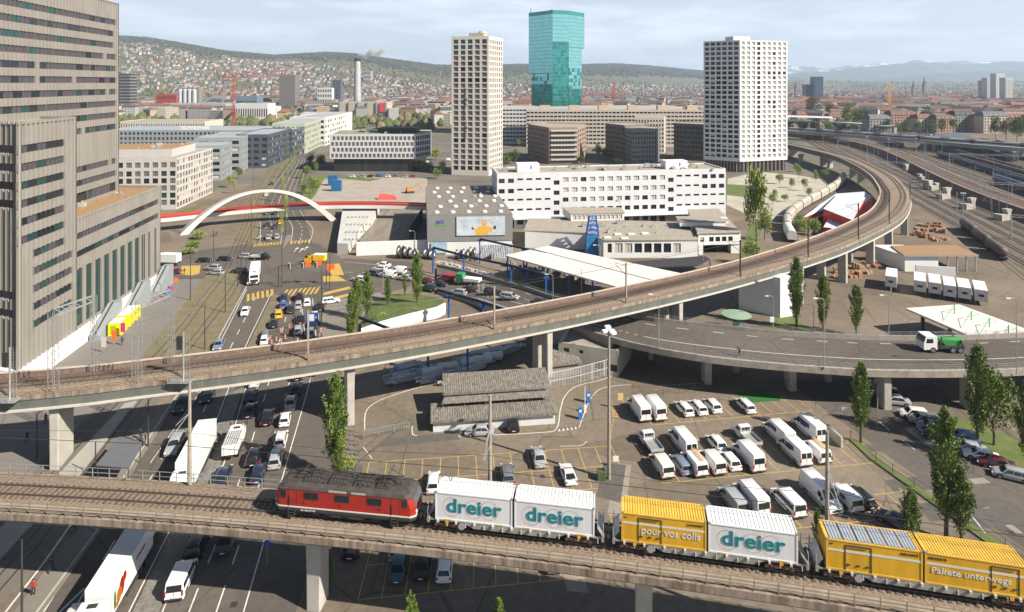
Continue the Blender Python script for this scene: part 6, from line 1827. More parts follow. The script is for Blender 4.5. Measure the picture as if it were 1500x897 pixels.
for i,(x,y,r_)in enumerate([(587,378,1.9),(596,378,1.7),(604,379,1.6),(625,379,1.6),(633,380,1.4),(672,379,1.4),(682,379,1.5),(692,375,1.4)]):
 p=G(x,y);t=empty('cable_drum',p,R(-12),f"black and white cable drum in the yard, {ORD[i]} from the left",'cable drum','cable drums')
 b=MB()
 for sx in(-.7,.7):b.tube((sx-.06,0,r_),(sx+.06,0,r_),r_,18)
 b.build('flange',DMETAL,t);b=MB();b.tube((-.64,0,r_),(.64,0,r_),r_*.6,14);b.build('core',LAMPG,t);b=MB();b.tube((.77,0,r_),(.79,0,r_),r_*.35,12);b.build('hub',WHITE,t)
SKY_L=[(-400,62),(0,54),(175,57),(215,59),(260,66),(330,78),(400,84),(440,82),(480,80),(520,82),(560,88),(600,93),(640,98),(700,99),(760,97),(830,98),(900,96),(950,99),(1000,104),(1040,107),(1100,115),(1150,118),(1300,119.5),(1500,119),(1900,119)]
def interp(T,x):
 if x<=T[0][0]:return T[0][1]
 for(a,va),(c,vc)in zip(T,T[1:]):
  if x<=c:return va+(vc-va)*(x-a)/(c-a)
 return T[-1][1]
def dsky(px):return interp([(0,4200),(400,4300),(640,5000),(830,6000),(1040,6500),(1200,6000),(1900,6000)],px)
def hsky(px):d=dsky(px);return HC+(CY-interp(SKY_L,px))*d/F
def d00(px):return interp([(0,1500),(500,1700),(700,2100),(900,2800),(1100,3600),(1900,3600)],px)
def ter(px,d):
 D0,D1=d00(px),dsky(px)
 t=max(0,min(1.0,(d-D0)/(D1-D0)))
 h=hsky(px)*(t*t*(3-2*t))**.9 if t>0 else 0
 if t>0:h+=9*min(1,t*4)*(1-t)*noise.noise(Vector((px*.02,d*.002,3)))
 if d>D1:h-=(d-D1)*.15
 return max(h,-5)
HILLG=mat('hill_meadow',(.085,.085,.04),.95,c2=(.12,.115,.06),scale=.004,detail=10)
b=MB();pxs=[-400+15*i for i in range(154)];ds=[1500+130*j for j in range(42)]
vv=[]
for d in ds:
 for x in pxs:p=AT(x,d);vv.append((p.x,p.y,ter(x,d)-.5))
n=len(pxs)
b.add(vv,[(j*n+i,j*n+i+1,(j+1)*n+i+1,(j+1)*n+i)for j in range(len(ds)-1)for i in range(n-1)])
struct('hills',b,HILLG,smooth=True)
def ridge(name,pts,D,depth,m,seed,jag):
 b=MB();r=[]
 P=[]
 x=pts[0][0]
 while x<=pts[-1][0]:P.append((x,interp(pts,x)+jag*noise.fractal(Vector((x*.03,seed,0)),1,2,6)));x+=6
 rows=[]
 for k,(fz,dd)in enumerate(((-.02,-depth),(.35,-depth*.6),(.72,-depth*.28),(1,0),(.5,depth))):
  row=[]
  for i,(px,y)in enumerate(P):
   d=D+dd;h=(HC+(CY-y)*D/F)*fz*(1+(.12*noise.noise(Vector((px*.05,k*1.7,seed)))if 0<k<3 else 0))
   p=AT(px,D);row.append((p.x,D+dd,h))
  rows.append(row)
 n=len(P);b.add([v for r_ in rows for v in r_],[(j*n+i,j*n+i+1,(j+1)*n+i+1,(j+1)*n+i)for j in range(4)for i in range(n-1)])
 return struct(name,b,m,smooth=False)
SNOW=mat('mountain_rock_snow',(.11,.15,.17),.95,c2=(.85,.86,.88),scale=.0024,detail=12)
SNOW.node_tree.nodes['Color Ramp'].color_ramp.elements[0].position=.50
SNOW.node_tree.nodes['Color Ramp'].color_ramp.elements[1].position=.60
ridge('mountains',[(1100,117),(1150,109),(1180,106),(1230,103),(1275,97),(1330,92),(1380,92),(1420,94),(1480,91),(1620,90)],9800,1600,mat('mountain_forest',(.07,.10,.085),.95,c2=(.10,.13,.11),scale=.001),2.3,1.6)
ridge('mountains',[(860,118),(950,108),(1020,102),(1080,98),(1130,96),(1200,99),(1260,97),(1330,90),(1420,90),(1620,88)],11600,1800,SNOW,5.1,5)
ridge('mountains',[(1130,119),(1165,113),(1200,116),(1240,118),(1330,112),(1420,105),(1620,102)],8200,1200,mat('mountain_forest_near',(.05,.08,.065),.95,c2=(.08,.11,.09),scale=.002),8.8,1.5)
FOR=mat('forest_far',(.028,.036,.022),.95,c2=(.06,.058,.036),scale=.02,island=.35)
rc=random.Random(99)
def blobtree(b,p,w,h,r,m=0):
 n=6
 rings=[]
 for t,k in((0,.5),(.3,1),(.7,.8),(1,.15)):
  rings.append([(p.x+w*.5*k*math.cos(a*6.283/n)*r.uniform(.75,1.2),p.y+w*.5*k*math.sin(a*6.283/n)*r.uniform(.75,1.2),p.z+h*t*r.uniform(.9,1.1))for a in range(n)])
 b.loft(rings,m)
b=MB()
for k in range(22000):
 px=rc.uniform(-60,1050);D1=dsky(px);D0=d00(px)
 if px<480:lo=interp([(-60,.52),(175,.56),(300,.60),(420,.68),(480,.55)],px)
 else:lo=interp([(480,.60),(620,.45),(760,.45),(900,.40),(1050,.5)],px)
 t=rc.uniform(lo,1.02)
 if rc.random()>(t-lo)*6:continue
 d=D0+(D1-D0)*t;s_=rc.uniform(9,16)*d/4000
 p=AT(px,d);p.z=ter(px,d)-3;blobtree(b,p,s_*1.5,s_,rc)
b.build('forest',FOR,kind='stuff')
b=MB()
for k in range(11000):
 px=rc.uniform(150,1520);u=rc.random();d=700+(3300 if px<1040 else 4800)*u**1.05
 if noise.noise(Vector((px*.012,d*.0022,5)))<-.02 and rc.random()<.72:continue
 if 60<AT(px,d).x<330 and d<900:continue
 p=AT(px,d);p.z=ter(px,d)-1;s_=rc.uniform(7,13);blobtree(b,p,s_*rc.uniform(.8,1.3),s_,rc,0 if rc.random()<.65 else 1)
b.build('treetops',[mat('city_tree',(.055,.07,.025),.95,c2=(.10,.115,.04),scale=.05,island=.4),mat('city_tree_budding',(.15,.125,.06),.95,island=.3)],kind='stuff')
HCOL=[mat('house_'+n_,c_,.85,island=.06)for n_,c_ in(('white',(.46,.44,.41)),('cream',(.40,.35,.28)),('ochre',(.38,.29,.18)),('grey',(.24,.24,.235)),('rose',(.33,.21,.165)),('pale',(.36,.35,.34)))]
RCOL=[mat('tile_'+n_,c_,.9,island=.15)for n_,c_ in(('red',(.19,.085,.06)),('brown',(.15,.085,.06)),('grey',(.13,.13,.135)),('dark',(.07,.065,.065)),('flat',(.36,.34,.31)))]
def house_mb(L,Wd,H,rh,flat,r,M,b,mw,mr,mwin,win=True):
 def q(p):return M@Vector(p)
 x,y=L/2,Wd/2
 b.add([q((-x,-y,-4)),q((x,-y,-4)),q((x,y,-4)),q((-x,y,-4)),q((-x,-y,H)),q((x,-y,H)),q((x,y,H)),q((-x,y,H))],[(0,1,5,4),(1,2,6,5),(2,3,7,6),(3,0,4,7)],mw)
 if flat:b.add([q((-x,-y,H)),q((x,-y,H)),q((x,y,H)),q((-x,y,H))],[(0,1,2,3)],mr)
 else:
  e=.6;k=x-(Wd*.25 if rh>2.5 else 0)
  b.add([q((-x-e,-y-e,H-.2)),q((x+e,-y-e,H-.2)),q((x+e,y+e,H-.2)),q((-x-e,y+e,H-.2)),q((-k,0,H+rh)),q((k,0,H+rh))],[(0,1,5,4),(2,3,4,5),(1,2,5),(3,0,4)],mr)
 if win:
  fl=max(1,int(H/3));nx=max(2,int(L/3.2))
  for j in range(fl):
   for i in range(nx):
    u=-x+L*(i+.5)/nx;z=.9+j*(H/fl)
    b.add([q((u-.55,-y-.03,z)),q((u+.55,-y-.03,z)),q((u+.55,-y-.03,z+1.5)),q((u-.55,-y-.03,z+1.5))],[(0,1,2,3)],mwin)
HG='houses of the city on the plain and hillside'
def kind_house(px,d,r):
 big=d<1700
 if big:L,Wd,H=r.uniform(16,42),r.uniform(11,15),r.uniform(11,19)
 else:L,Wd,H=r.uniform(10,20),r.uniform(9,12),r.uniform(6,11)
 if px>1150 and d<1600:H=r.uniform(13,18);L=r.uniform(25,60)
 flat=r.random()<(.45 if big and px<1000 else .18)
 return L,Wd,H,(0 if flat else r.uniform(2.5,4.5)),flat
spots=[]
tries=0
cell={}
while len(spots)<5600 and tries<60000:
 tries+=1
 px=rc.uniform(60,1530);u=rc.random()
 dmax=interp([(60,3300),(300,3350),(420,3300),(520,3000),(650,2900),(800,3300),(1050,4300),(1530,3300)],px)
 d=720+(dmax-720)*u**.8
 if px<640 and d<900:continue
 if 640<=px<1150 and d<720:continue
 if px>=1150 and d<850:continue
 if noise.noise(Vector((px*.015,d*.003,11)))>.32:continue
 p=AT(px,d);step=30 if d<1700 else 24
 key=(int(p.x/step),int(p.y/step))
 if any((key[0]+a,key[1]+c)in cell for a in(0,)for c in(0,)):continue
 cell[key]=1;spots.append((d,px))
spots.sort()
stuff=MB();nth=0
allm=HCOL+RCOL+[GLASS]
PLACE=lambda px,d:('on the plain' if d<1700 else 'on the hillside')+(' left of the chimney' if px<500 else ' between chimney and beige tower' if px<660 else ' behind the beige tower' if px<780 else ' left of the white tower' if px<1030 else ' right of the white tower')
for d,px in spots:
 L,Wd,H,rh,flat=kind_house(px,d,rc);yaw=rc.choice([.1,.15,-.2,.5,-.6,1.4,1.7])+rc.uniform(-.15,.15)
 ci=rc.choices(range(6),[5,3,1,2,1.6 if px>1150 or px<500 else .6,4])[0]
 ri=4 if flat else rc.choices(range(4),[4 if(px>1150 or px<450)else 2,3,2.2,2])[0]
 p=AT(px,d);p.z=ter(px,d)
 if nth<280:
  root=empty('house',p,yaw,None,'house',HG)
  cn=['white','cream','ochre','grey','rose','pale'][ci];rn=['red tiled','brown tiled','grey tiled','dark tiled','flat gravel'][ri]
  root['label']=f"distant {cn} house with {rn} roof {PLACE(px, d)}"
  w=MB();house_mb(L,Wd,H,rh,flat,rc,Matrix.Identity(4),w,0,1,2)
  def sub(ix,m_,nm,kd=None):
   fs=[f for f,mm in zip(w.f,w.m)if mm==ix];used=sorted({i for f in fs for i in f});mp_={o_:k for k,o_ in enumerate(used)}
   s_=MB();s_.add([w.v[i]for i in used],[tuple(mp_[i]for i in f)for f in fs]);s_.build(nm,m_,root,kind=kd)
  sub(0,HCOL[ci],'wall');sub(1,RCOL[ri],'roof');sub(2,GLASS,'window','stuff')
 else:
  house_mb(L,Wd,H,rh,flat,rc,Matrix.Translation(p)@Matrix.Rotation(yaw,4,'Z'),stuff,ci,6+ri,11,d<2600)
 nth+=1
stuff.build('distant_houses',allm,kind='stuff')
def box_b(label,x0,x1,ybase,ytop,depth,m,rows=5,cols=8,win='dark',roof=GRAVELROOF,name='office_building',d=None,right=0,yaw=0.0,h=1.5,wf=.6,z00=1.0,side=0):
 d=d or 48600/(ybase-CY);H=ZAT(ytop,d)
 A=Vector((gx(x0,d),d,0));B_=Vector((gx(x1,d*(1+yaw)),d*(1+yaw),0))
 pit=(H-z00-.5)/max(rows,1)
 g_=lambda c:(lambda L:grid(L,c,L/c*wf,[z00+pit*k+pit*.2 for k in range(rows)],pit*.5,win,seed=int(x0)))
 fc={}
 if rows and cols:fc[0]=g_(cols)
 if rows and side:fc[1]=g_(side)
 return bldg(name,label,'building',rect(A,B_,depth),H,m,fc,limit=0,depth=.4,roofm=roof),A,B_,H
BG=mat('blue_grey_cladding',(.26,.285,.29),.6,var=.04);WH=mat('city_white',(.56,.55,.53),.8)
ROOFB=mat('roof_blue_grey',(.33,.355,.37),.7,var=.08,scale=.05)
def street_block(label,x0,y0,x1,y1,ytop,m,rows,cols,side,w=22,roof=ROOFB):
 """long face along the street (facing right), front face towards us"""
 A=G(x0,y0);B_=G(x1,y1);H=ZAT(ytop,A.y)
 u=(B_-A).normalized();n=Vector((-u.y,u.x,0))*w
 P=[(A+n)[:2],A[:2],B_[:2],(B_+n)[:2]]
 pit=(H-1.5)/rows
 f=lambda c:(lambda L:grid(L,c,L/c*.62,[1.2+pit*k for k in range(rows)],pit*.5,pick(('dark',3),('light',1)),seed=int(x0)))
 return bldg('office_building',label,'building',P,H,m,{0:f(side)if side else(lambda L:[]),1:f(cols)},limit=0,depth=.5,roofm=roof)
street_block('blue-grey office block nearest behind the pale grid block',326,264,340,255,213,BG,5,5,3,24)
street_block('blue-grey office block second along the avenue',354,252,367,244,201,BG,5,6,3,26)
street_block('blue-grey office block third along the avenue',377,243,389,237,196,BG,5,6,3,28)
street_block('dark blue office block with vertical white strip on the avenue',393,246,427,231,197,mat('navy_cladding',(.065,.078,.10),.6),5,14,4,20)
street_block('dark grey block with small red roof sign by the avenue',428,232,446,226,190,mat('slate_cladding',(.09,.10,.12),.6),5,5,4,16)
street_block('light green office block behind the dark grey block',446,226,470,214,181,mat('pale_green',(.37,.39,.31),.8),5,10,7,24)
street_block('white angular office block with dark strip windows',476,214,508,202,172,WH,5,10,6,30)
box_b('low white office block behind the light green one',440,505,206,166,30,WH,4,16,d=640)
box_b('pale row with dark arcade openings behind blue-grey roofs',176,300,212,178,40,mat('stone_pale',(.50,.46,.40),.8),2,34,d=620,wf=.45)
o,A_,B_,H_=box_b('long blue-grey factory roof building with roof letters',150,395,226,191,55,BG,3,40,d=520,roof=ROOFB)
text('lettering','TECHNOPARK',4.2,Matrix.Translation((gx(263,524),524,H_+.3))@RX,WHITE,o,bold=.1,extr=.15,width=26)
box_b('grey flat hall with curved roof below the silos',230,330,170,152,40,mat('hall_grey',(.33,.35,.36),.7),2,30,d=1000)
box_b('red industrial building beside the silos',229,258,162,138.5,25,mat('ind_red',(.36,.05,.045),.7),3,14,d=1150)
box_b('white flat factory right of the red crane',345,392,170,152,30,WH,1,14,d=880)
box_b('dark glazed factory hall beyond the budding trees',345,376,158,141,30,mat('glass_hall',(.14,.18,.23),.3),1,20,d=1150)
o,*_=box_b('black and white gridded office tower at the edge of the ribbed complex',170,190,156,108.5,20,mat('tower_black',(.03,.035,.045),.4),13,8,win='light',d=1030,side=7,wf=.65)
o,*_=box_b('grey slab tower with sunlit right flank',409,432,160,110,30,mat('slab_tower_grey',(.19,.17,.155),.7),14,12,win='blind',d=1250,side=8)
box_b('slim dark tower right of the white hotel block',487,499,150,117,16,mat('slim_dark',(.09,.11,.14),.5),10,3,d=1350)
box_b('white hotel block left of the slim dark tower',465,486,150,129,18,WH,4,6,d=1320)
box_b('dark block of the hillside hospital',532,543,128,104,40,mat('hospital',(.30,.30,.29),.8),6,5,d=2600)
o,*_=box_b('beige power plant hall with pillars below the chimney',495,567,172,150,40,mat('plant_wall',(.42,.37,.31),.8),0,0,d=900)
b=MB()
for k in range(6):x=gx(497+k*13.5,899);b.box(x-.7,x+.7,898.0,899.5,0,26)
b.build('pillar',CONCD,o)
b=MB();b.box(gx(556,899),gx(565,899),898.2,899.6,12,25);b.build('banner',mat('banner_red',(.6,.05,.08),.6),o)
C_=empty('chimney',AT(523.5,960),0,'tall pale chimney with black rim and white smoke','chimney')
b=MB();b.lathe((0,0,0),[(6.2,0),(5.2,45),(4.6,92)],20);b.build('shaft',mat('chimney_pale',(.34,.34,.36),.7,c2=(.44,.43,.43),scale=.05),C_)
b=MB();b.lathe((0,0,88),[(4.75,0),(4.9,4.5),(4.0,5)],20);b.build('rim',DMETAL,C_)
SM=bpy.data.materials.new('smoke_volume');SM.use_nodes=True;nn=SM.node_tree;nn.nodes.remove(nn.nodes['Principled BSDF'])
pv=nn.nodes.new('ShaderNodeVolumePrincipled');pv.inputs['Color'].default_value=(.95,.95,.95,1);pv.inputs['Density'].default_value=.16;pv.inputs['Anisotropy'].default_value=.2
nn.links.new(pv.outputs['Volume'],nn.nodes['Material Output'].inputs['Volume'])
b=MB();rs=random.Random(4)
bm=bmesh.new()
for k in range(1):
 pass
rings=[]
for k in range(14):
 t=k/13;x=t*48;z=95+9*t**.6+3*math.sin(k*1.3);rr_=1.2+6.5*math.sin(math.pi*min(1,t*.95+.03))**.7
 rings.append([(x,rr_*math.cos(a*6.283/12)*rs.uniform(.8,1.2),z+rr_*.8*math.sin(a*6.283/12)*rs.uniform(.75,1.25))for a in range(12)])
b.loft(rings);b.build('smoke',SM,smooth=True,loc=AT(523.5,960),label='white smoke drifting right from the chimney top',cat='smoke')
S2=empty('silo_group',AT(275,1080),0,'four grey silo cylinders beside the red industrial building','silo')
for k in range(4):
 b=MB();b.lathe((-13+k*8.2,0,0),[(3.6,0),(3.6,42),(.5,44)],14);b.build('cylinder',mat('silo_grey',(.42,.43,.44),.6),S2)
b=MB();b.box(-18,18,4,16,0,46);b.build('silo_house',CONCD,S2)
def tower_crane(px,d,ytop,ybase,jib,label,m,w=2.0,jz=0):
 p=AT(px,d);H=ZAT(ytop,d)
 r=empty('tower_crane',p,0,label,'crane')
 b=MB()
 for sx in(-1,1):
  for sy in(-1,1):b.tube((sx*w/2,sy*w/2,0),(sx*w/2,sy*w/2,H),.18,4)
 k=0
 while k<H-3:
  for s_ in(-1,1):b.tube((-w/2,s_*w/2,k),(w/2,s_*w/2,k+3),.16,4);b.tube((w/2,s_*w/2,k),(-w/2,s_*w/2,k+3),.16,4)
  k+=3
 b.build('mast',m,r)
 b=MB();z=H-jz
 for s_ in(-.7,.7):b.tube((jib[0],s_,z),(jib[1],s_,z),.25,4)
 b.tube((jib[0],0,z+1.6),(jib[1]*.9,0,z+1.6),.22,4);b.tube((jib[0]*.5,0,z+1.6),(0,0,z+6),.15,4);b.tube((0,0,z+6),(jib[1]*.7,0,z+1.6),.15,4)
 n_=int(abs(jib[1]-jib[0])/3)
 for k in range(n_):x=jib[0]+(jib[1]-jib[0])*k/n_;b.tube((x,.7,z),(x+1.5,0,z+1.6),.12,4)
 b.box(jib[0],jib[0]+3,-1,1,z-2.5,z);b.build('jib',m,r)
CRED=mat('crane_red',(.42,.06,.05),.6);CYEL=mat('crane_yellow',(.65,.35,.04),.6)
tower_crane(342,680,108,176,(-12,55),'red tower crane left of the grey slab tower',CRED,2.4,3)
tower_crane(899,780,120,160,(-40,14),'red tower crane right of the green skyscraper',CRED,2.2,18)
tower_crane(1303,900,123,160,(-6,4),'yellow crane among the red roofs on the right',CYEL,2.6,4)
for i,(x0,x1,yt,dd)in enumerate([(1441,1449,118,1500),(1446,1458,114,1480),(1459,1472,108,1450),(1473,1484,114,1400)]):
 d=dd;H=ZAT(yt,d);A=Vector((gx(x0,d),d,0));B_=Vector((gx(x1,d),d,0))
 bldg('residential_tower',f"white residential tower on the right horizon, {ORD[i]} of four from the left",'tower',rect(A,B_,18),H,[mat('tower_pale_grey',(.42,.42,.40),.8),WH,WH,mat('tower_pale',(.5,.49,.46),.8)][i],{0:lambda L:grid(L,4,2.2,[3+3*k for k in range(int((H-4)/3))],1.3,'blind')},limit=0)
d=1700;box_b('dark blue office tower alone on the right horizon',1193,1206,150,112.5,24,mat('tower_navy',(.06,.10,.15),.4,.2),14,5,d=1700,side=3)
box_b('lower navy block left of the dark blue tower',1181,1193,150,124,24,mat('tower_navy',(.06,.10,.15),.4,.2),6,4,d=1720)
for i,(x,yt,lab)in enumerate([(1354,111,'thin dark church spire on the right horizon'),(1166,119,'dark spire between white tower and navy tower'),(1338,117,'pointed brown spire left of the thin church spire')]):
 p=AT(x,2100);H=ZAT(yt,2100);r=empty('church_tower',p,0,lab,'church tower');b=MB();b.box(-4,4,-4,4,0,H*.65);b.build('shaft',mat('church_stone',(.2,.17,.15),.9),r)
 b=MB();b.lathe((0,0,H*.65),[(5,0),(1.5,H*.2),(.2,H*.35)],8);b.build('spire',mat('spire_green',(.08,.11,.11),.8),r)
PB_=[(1163,1178,'pale',30,4,0),(1210,1235,'white',18,3,1),(1268,1300,'grey',22,4,2),(1299,1338,'rose',24,5,1),(1338,1362,'white',22,4,0),(1365,1393,'rose',20,4,1),(1392,1424,'grey',23,5,3),(1424,1433,'rose',21,4,0),(1433,1470,'cream',22,5,2),(1458,1500,'rose',19,4,0),(1500,1540,'ochre',20,4,1)]
cmap={'white':0,'cream':1,'ochre':2,'grey':3,'rose':4,'pale':5}
for i,(x0,x1,c_,H,fl,rt)in enumerate(PB_):
 d=690-(i%3)*12 if x0>1250 else 760
 p=AT((x0+x1)/2,d);L=(x1-x0)*d/F
 root=empty('apartment_house',p,.05,f"{c_} four-storey perimeter house, {ORD[i]} from the left along the far side of the rail yard",'house','perimeter houses beyond the rail yard')
 w=MB();Wd=13;fc=grid(L,max(3,int(L/3.1)),1.25,[1.5+3.3*k for k in range(fl)],1.9,'dark')
 HH_=3.3*fl+2.0
 pn=facade(w,(-L/2,-Wd/2),(L/2,-Wd/2),0,HH_,fc,.3)
 w.quad((L/2,-Wd/2,0),(L/2,Wd/2,0),(L/2,Wd/2,HH_),(L/2,-Wd/2,HH_));w.quad((-L/2,Wd/2,0),(-L/2,-Wd/2,0),(-L/2,-Wd/2,HH_),(-L/2,Wd/2,HH_));w.quad((L/2,Wd/2,0),(-L/2,Wd/2,0),(-L/2,Wd/2,HH_),(L/2,Wd/2,HH_))
 w.build('wall',HCOL[cmap[c_]],root);panes(pn,root,0)
 b=MB();x,y=L/2+.5,Wd/2+.5;k=.45
 b.loft([[(-x,-y,HH_),(x,-y,HH_),(x,y,HH_),(-x,y,HH_)],[(-x+1.2,-y+2.2,HH_+3.5),(x-1.2,-y+2.2,HH_+3.5),(x-1.2,y-2.2,HH_+3.5),(-x+1.2,y-2.2,HH_+3.5)],[(-x+3,-.5,HH_+5),(x-3,-.5,HH_+5),(x-3,.5,HH_+5),(-x+3,.5,HH_+5)]])
 b.build('roof',RCOL[rt],root)
 b=MB()
 for q in range(max(1,int(L/5))):u=-L/2+(q+.5)*L/max(1,int(L/5));b.box(u-.7,u+.7,-y+1.0,-y+3,HH_+.6,HH_+2.4)
 b.build('dormer',HCOL[0],root)
def tr(px,ybase,ytop,W_,label,m,k=0,n=1300,leaf=.55,d=None):
 d=d or 48600/(ybase-CY);H=ZAT(ytop,d);broad(AT(px,d),max(H,3),W_,label,m,k,None,'broadleaf_tree',n,leaf)
TRL=['big budding tree left of the small white gabled house','darker tree at the right foot of the big budding tree','round green tree right of the small white gabled house','wider green tree next to the round one, before the grey houses','lowest green tree at the edge of the grey houses','lone bush-like tree under the road bridge end','first small tree from the left in the row by the far car park','second small tree from the left in the row by the far car park','third small tree from the left in the row by the far car park','fourth small tree from the left in the row by the far car park','dark round tree in front of the white perimeter house','fifth small tree from the left in the row by the far car park','sixth small tree from the left in the row by the far car park','last small tree of the row by the far car park','dark tree left of the brownish budding tree at the right edge','brownish budding tree near the right edge','dark tree right of the brownish budding tree','green tree at the far right beyond the rail yard','pale green tree right of the chequered office, left one','pale green tree right of the chequered office, right one','bright tree between chequered office and beige tower','dark tree at the foot of the white residential slab','green tree hugging the beige tower foot','light green tree in front of the white slab','climbing green tree left on the beige slab front','climbing green tree right on the beige slab front','dark courtyard tree beside the red brick block','dark courtyard tree in front of the dark brown block','courtyard tree before the dark block next to the white tower','young tree in the gravel park closest to the white tower','young tree at the left of the gravel park','young tree in the middle of the gravel park','young tree at the upper right of the gravel park','young tree at the lower left of the gravel park','young tree at the lower right of the gravel park','young tree at the far left edge of the gravel park']
for i,(x,yb,yt,W_,m,k)in enumerate([(1190,178,142,22,LEAFB,0),(1215,178,152,14,LEAF,1),(1241,190,153,14,LEAF,2),(1255,190,156,16,LEAF,3),(1268,190,160,12,LEAF,0),(1214,196,179,9,LEAF,1),(1301,196,175,9,LEAFD,2),(1315,197,178,8,LEAF,3),(1330,197,177,9,LEAF,0),(1345,197,178,9,LEAF,1),(1357,190,163,14,LEAFD,2),(1366,197,179,9,LEAF,3),(1380,197,175,10,LEAF,0),(1396,197,175,9,LEAF,1),(1458,204,172,10,LEAFD,2),(1474,206,172,12,LEAFB,3),(1490,208,174,12,LEAFD,0),(1504,210,172,12,LEAF,1),(613,250,236,9,LEAFL,0),(625,252,238,9,LEAF,1),(638,235,218,9,LEAFL,2),(755,240,219,8,LEAFD,3),(742,242,228,8,LEAF,0),(761,215,205,5,LEAFL,1),(876,232,212,6,LEAFL,2),(886,235,216,5,LEAF,3),(850,240,230,8,LEAFD,0),(905,242,232,8,LEAFD,1),(980,240,230,7,LEAF,2),(1170,262,240,4,LEAFL,3),(1160,276,262,3.5,LEAFL,0),(1178,280,262,3.5,LEAFL,1),(1195,268,250,3,LEAFL,2),(1150,296,284,3.5,LEAFL,3),(1185,288,276,3.5,LEAFL,0),(1135,290,278,3,LEAFL,1)]):
 tr(x,yb,yt,W_,TRL[i],m,k)
YD=Vector((.30,.954,0));YN=Vector((.954,-.30,0));Y0=Vector((150,176,0))
wsheet('rail_yard_ballast',[(Y0+YD*a+YN*c)[:2]for a,c in((-70,-2),(760,-2),(760,150),(-70,150))],.02,mat('yard_ballast',(.095,.068,.048),.95,c2=(.18,.138,.102),scale=.25,stretch=(1,.25,1),detail=9))
RT=empty('yard_tracks',(0,0,0),0,'many parallel railway tracks fanning across the rail yard','railway tracks')
for k in range(27):
 o=1+k*5.4
 for h in(-.75,.75):
  b=MB();P=[Y0+YN*(o+h)+YD*a for a in(-70,760)]
  wv=.13
  b.quad(*[(v.x,v.y,.2)for v in(P[0]-YN*wv,P[0]+YN*wv,P[1]+YN*wv,P[1]-YN*wv)]);b.build('rail',mat('yard_rail',(.30,.27,.24),.35,.5),RT)
 b=MB();P=[Y0+YN*o+YD*a for a in(-70,760)]
 b.quad(*[(v.x,v.y,.1)for v in(P[0]-YN*1.3,P[0]+YN*1.3,P[1]+YN*1.3,P[1]-YN*1.3)]);b.build('track_bed',mat('bed_dark',(.035,.024,.018),.95,c2=(.08,.058,.042),scale=.5,detail=8),RT)
for k,(a,c,l)in enumerate(((20,41,80),(150,62,180),(10,95,120),(260,20,120))):
 P=[Y0+YD*a+YN*c,Y0+YD*(a+l)+YN*c,Y0+YD*(a+l)+YN*(c+2.2),Y0+YD*a+YN*(c+2.2)]
 wsheet('grass_verge',[v[:2]for v in P],.12,DRYGRASS if k%2 else GRASS)
PC=resample([G(x,y,4)for x,y in((1120,190),(1180,196),(1240,204),(1290,216),(1330,231),(1370,250),(1420,272),(1480,294),(1560,320))],8)
EM=empty('rail_embankment',(0,0,0),0,'raised double-track line curving through the rail yard to the right edge','railway')
b=MB();L=[offs(PC,o,z)for o,z in((8,-4),(5,0),(-5,0),(-8,-4))]
for A,B_ in zip(L,L[1:]):b.strip(A,B_)
b.build('bank',BALLASTD,EM)
for o in(-3,-1.5,1.5,3):b=MB();b.strip(offs(PC,o+.1,.12),offs(PC,o-.1,.12));b.build('rail',STEEL,EM)
b=MB();b.strip(offs(PC,5.1,.4),offs(PC,4.7,.4));b.strip(offs(PC,-4.7,.4),offs(PC,-5.1,.4));b.build('kerb',CONC,EM)
def mast_mb(H=9,arm=3.2,lamp=False):
 b=MB();b.tube((0,0,0),(0,0,H),.13,5,.09)
 if arm:b.tube((0,0,H-1.2),(arm,0,H-1.5),.05,4);b.tube((0,0,H-3.0),(arm,0,H-2.4),.05,4);b.tube((arm,0,H-2.4),(arm*.5,0,H-1.3),.03,4)
 return b
MS=mast_mb().mesh('mast',METAL);MT=mast_mb(12,0).mesh('mast',METAL)
rm=random.Random(31)
lampm=MB();lampm.box(-.9,.9,-.3,.3,11.8,12.1);LMP=lampm.mesh('lamp_head',LAMPG)
for k in range(130):
 a=20+620*rm.random()**1.15;c=5.4*rm.randrange(0,26)+3.7
 t=empty('catenary_mast',Y0+YD*a+YN*c,R(rm.choice([-17,163])),'slim catenary mast among the tracks of the rail yard','mast','catenary masts of the rail yard');link('mast',MS,t)
for k in range(16):
 a=30+500*rm.random();c=5.4*rm.randrange(0,26)+3.7
 t=empty('yard_lamp',Y0+YD*a+YN*c,R(-17),'tall lamp mast with flat head among the tracks','lamp mast','lamp masts of the rail yard');link('mast',MT,t);link('lamp_head',LMP,t)
for k,(a,c0,c1)in enumerate(((40,10,36),(120,30,62),(190,0,40),(250,60,110),(330,10,70),(60,70,110),(430,0,90))):
 t=empty('catenary_gantry',(0,0,0),0,'lattice gantry beam spanning several yard tracks','gantry','gantries of the rail yard')
 p,q=Y0+YD*a+YN*c0,Y0+YD*a+YN*c1;b=MB()
 for z in(8,8.8):b.tube(p+Vector((0,0,z)),q+Vector((0,0,z)),.12,4)
 n=int((c1-c0)/2)
 for i in range(n):b.tube(p.lerp(q,i/n)+Vector((0,0,8)),p.lerp(q,(i+1)/n)+Vector((0,0,8.8)),.07,4)
 b.build('beam',METAL,t)
 for v in(p,q):b=MB();b.tube(v,v+Vector((0,0,9)),.2,5);b.build('post',METAL,t)
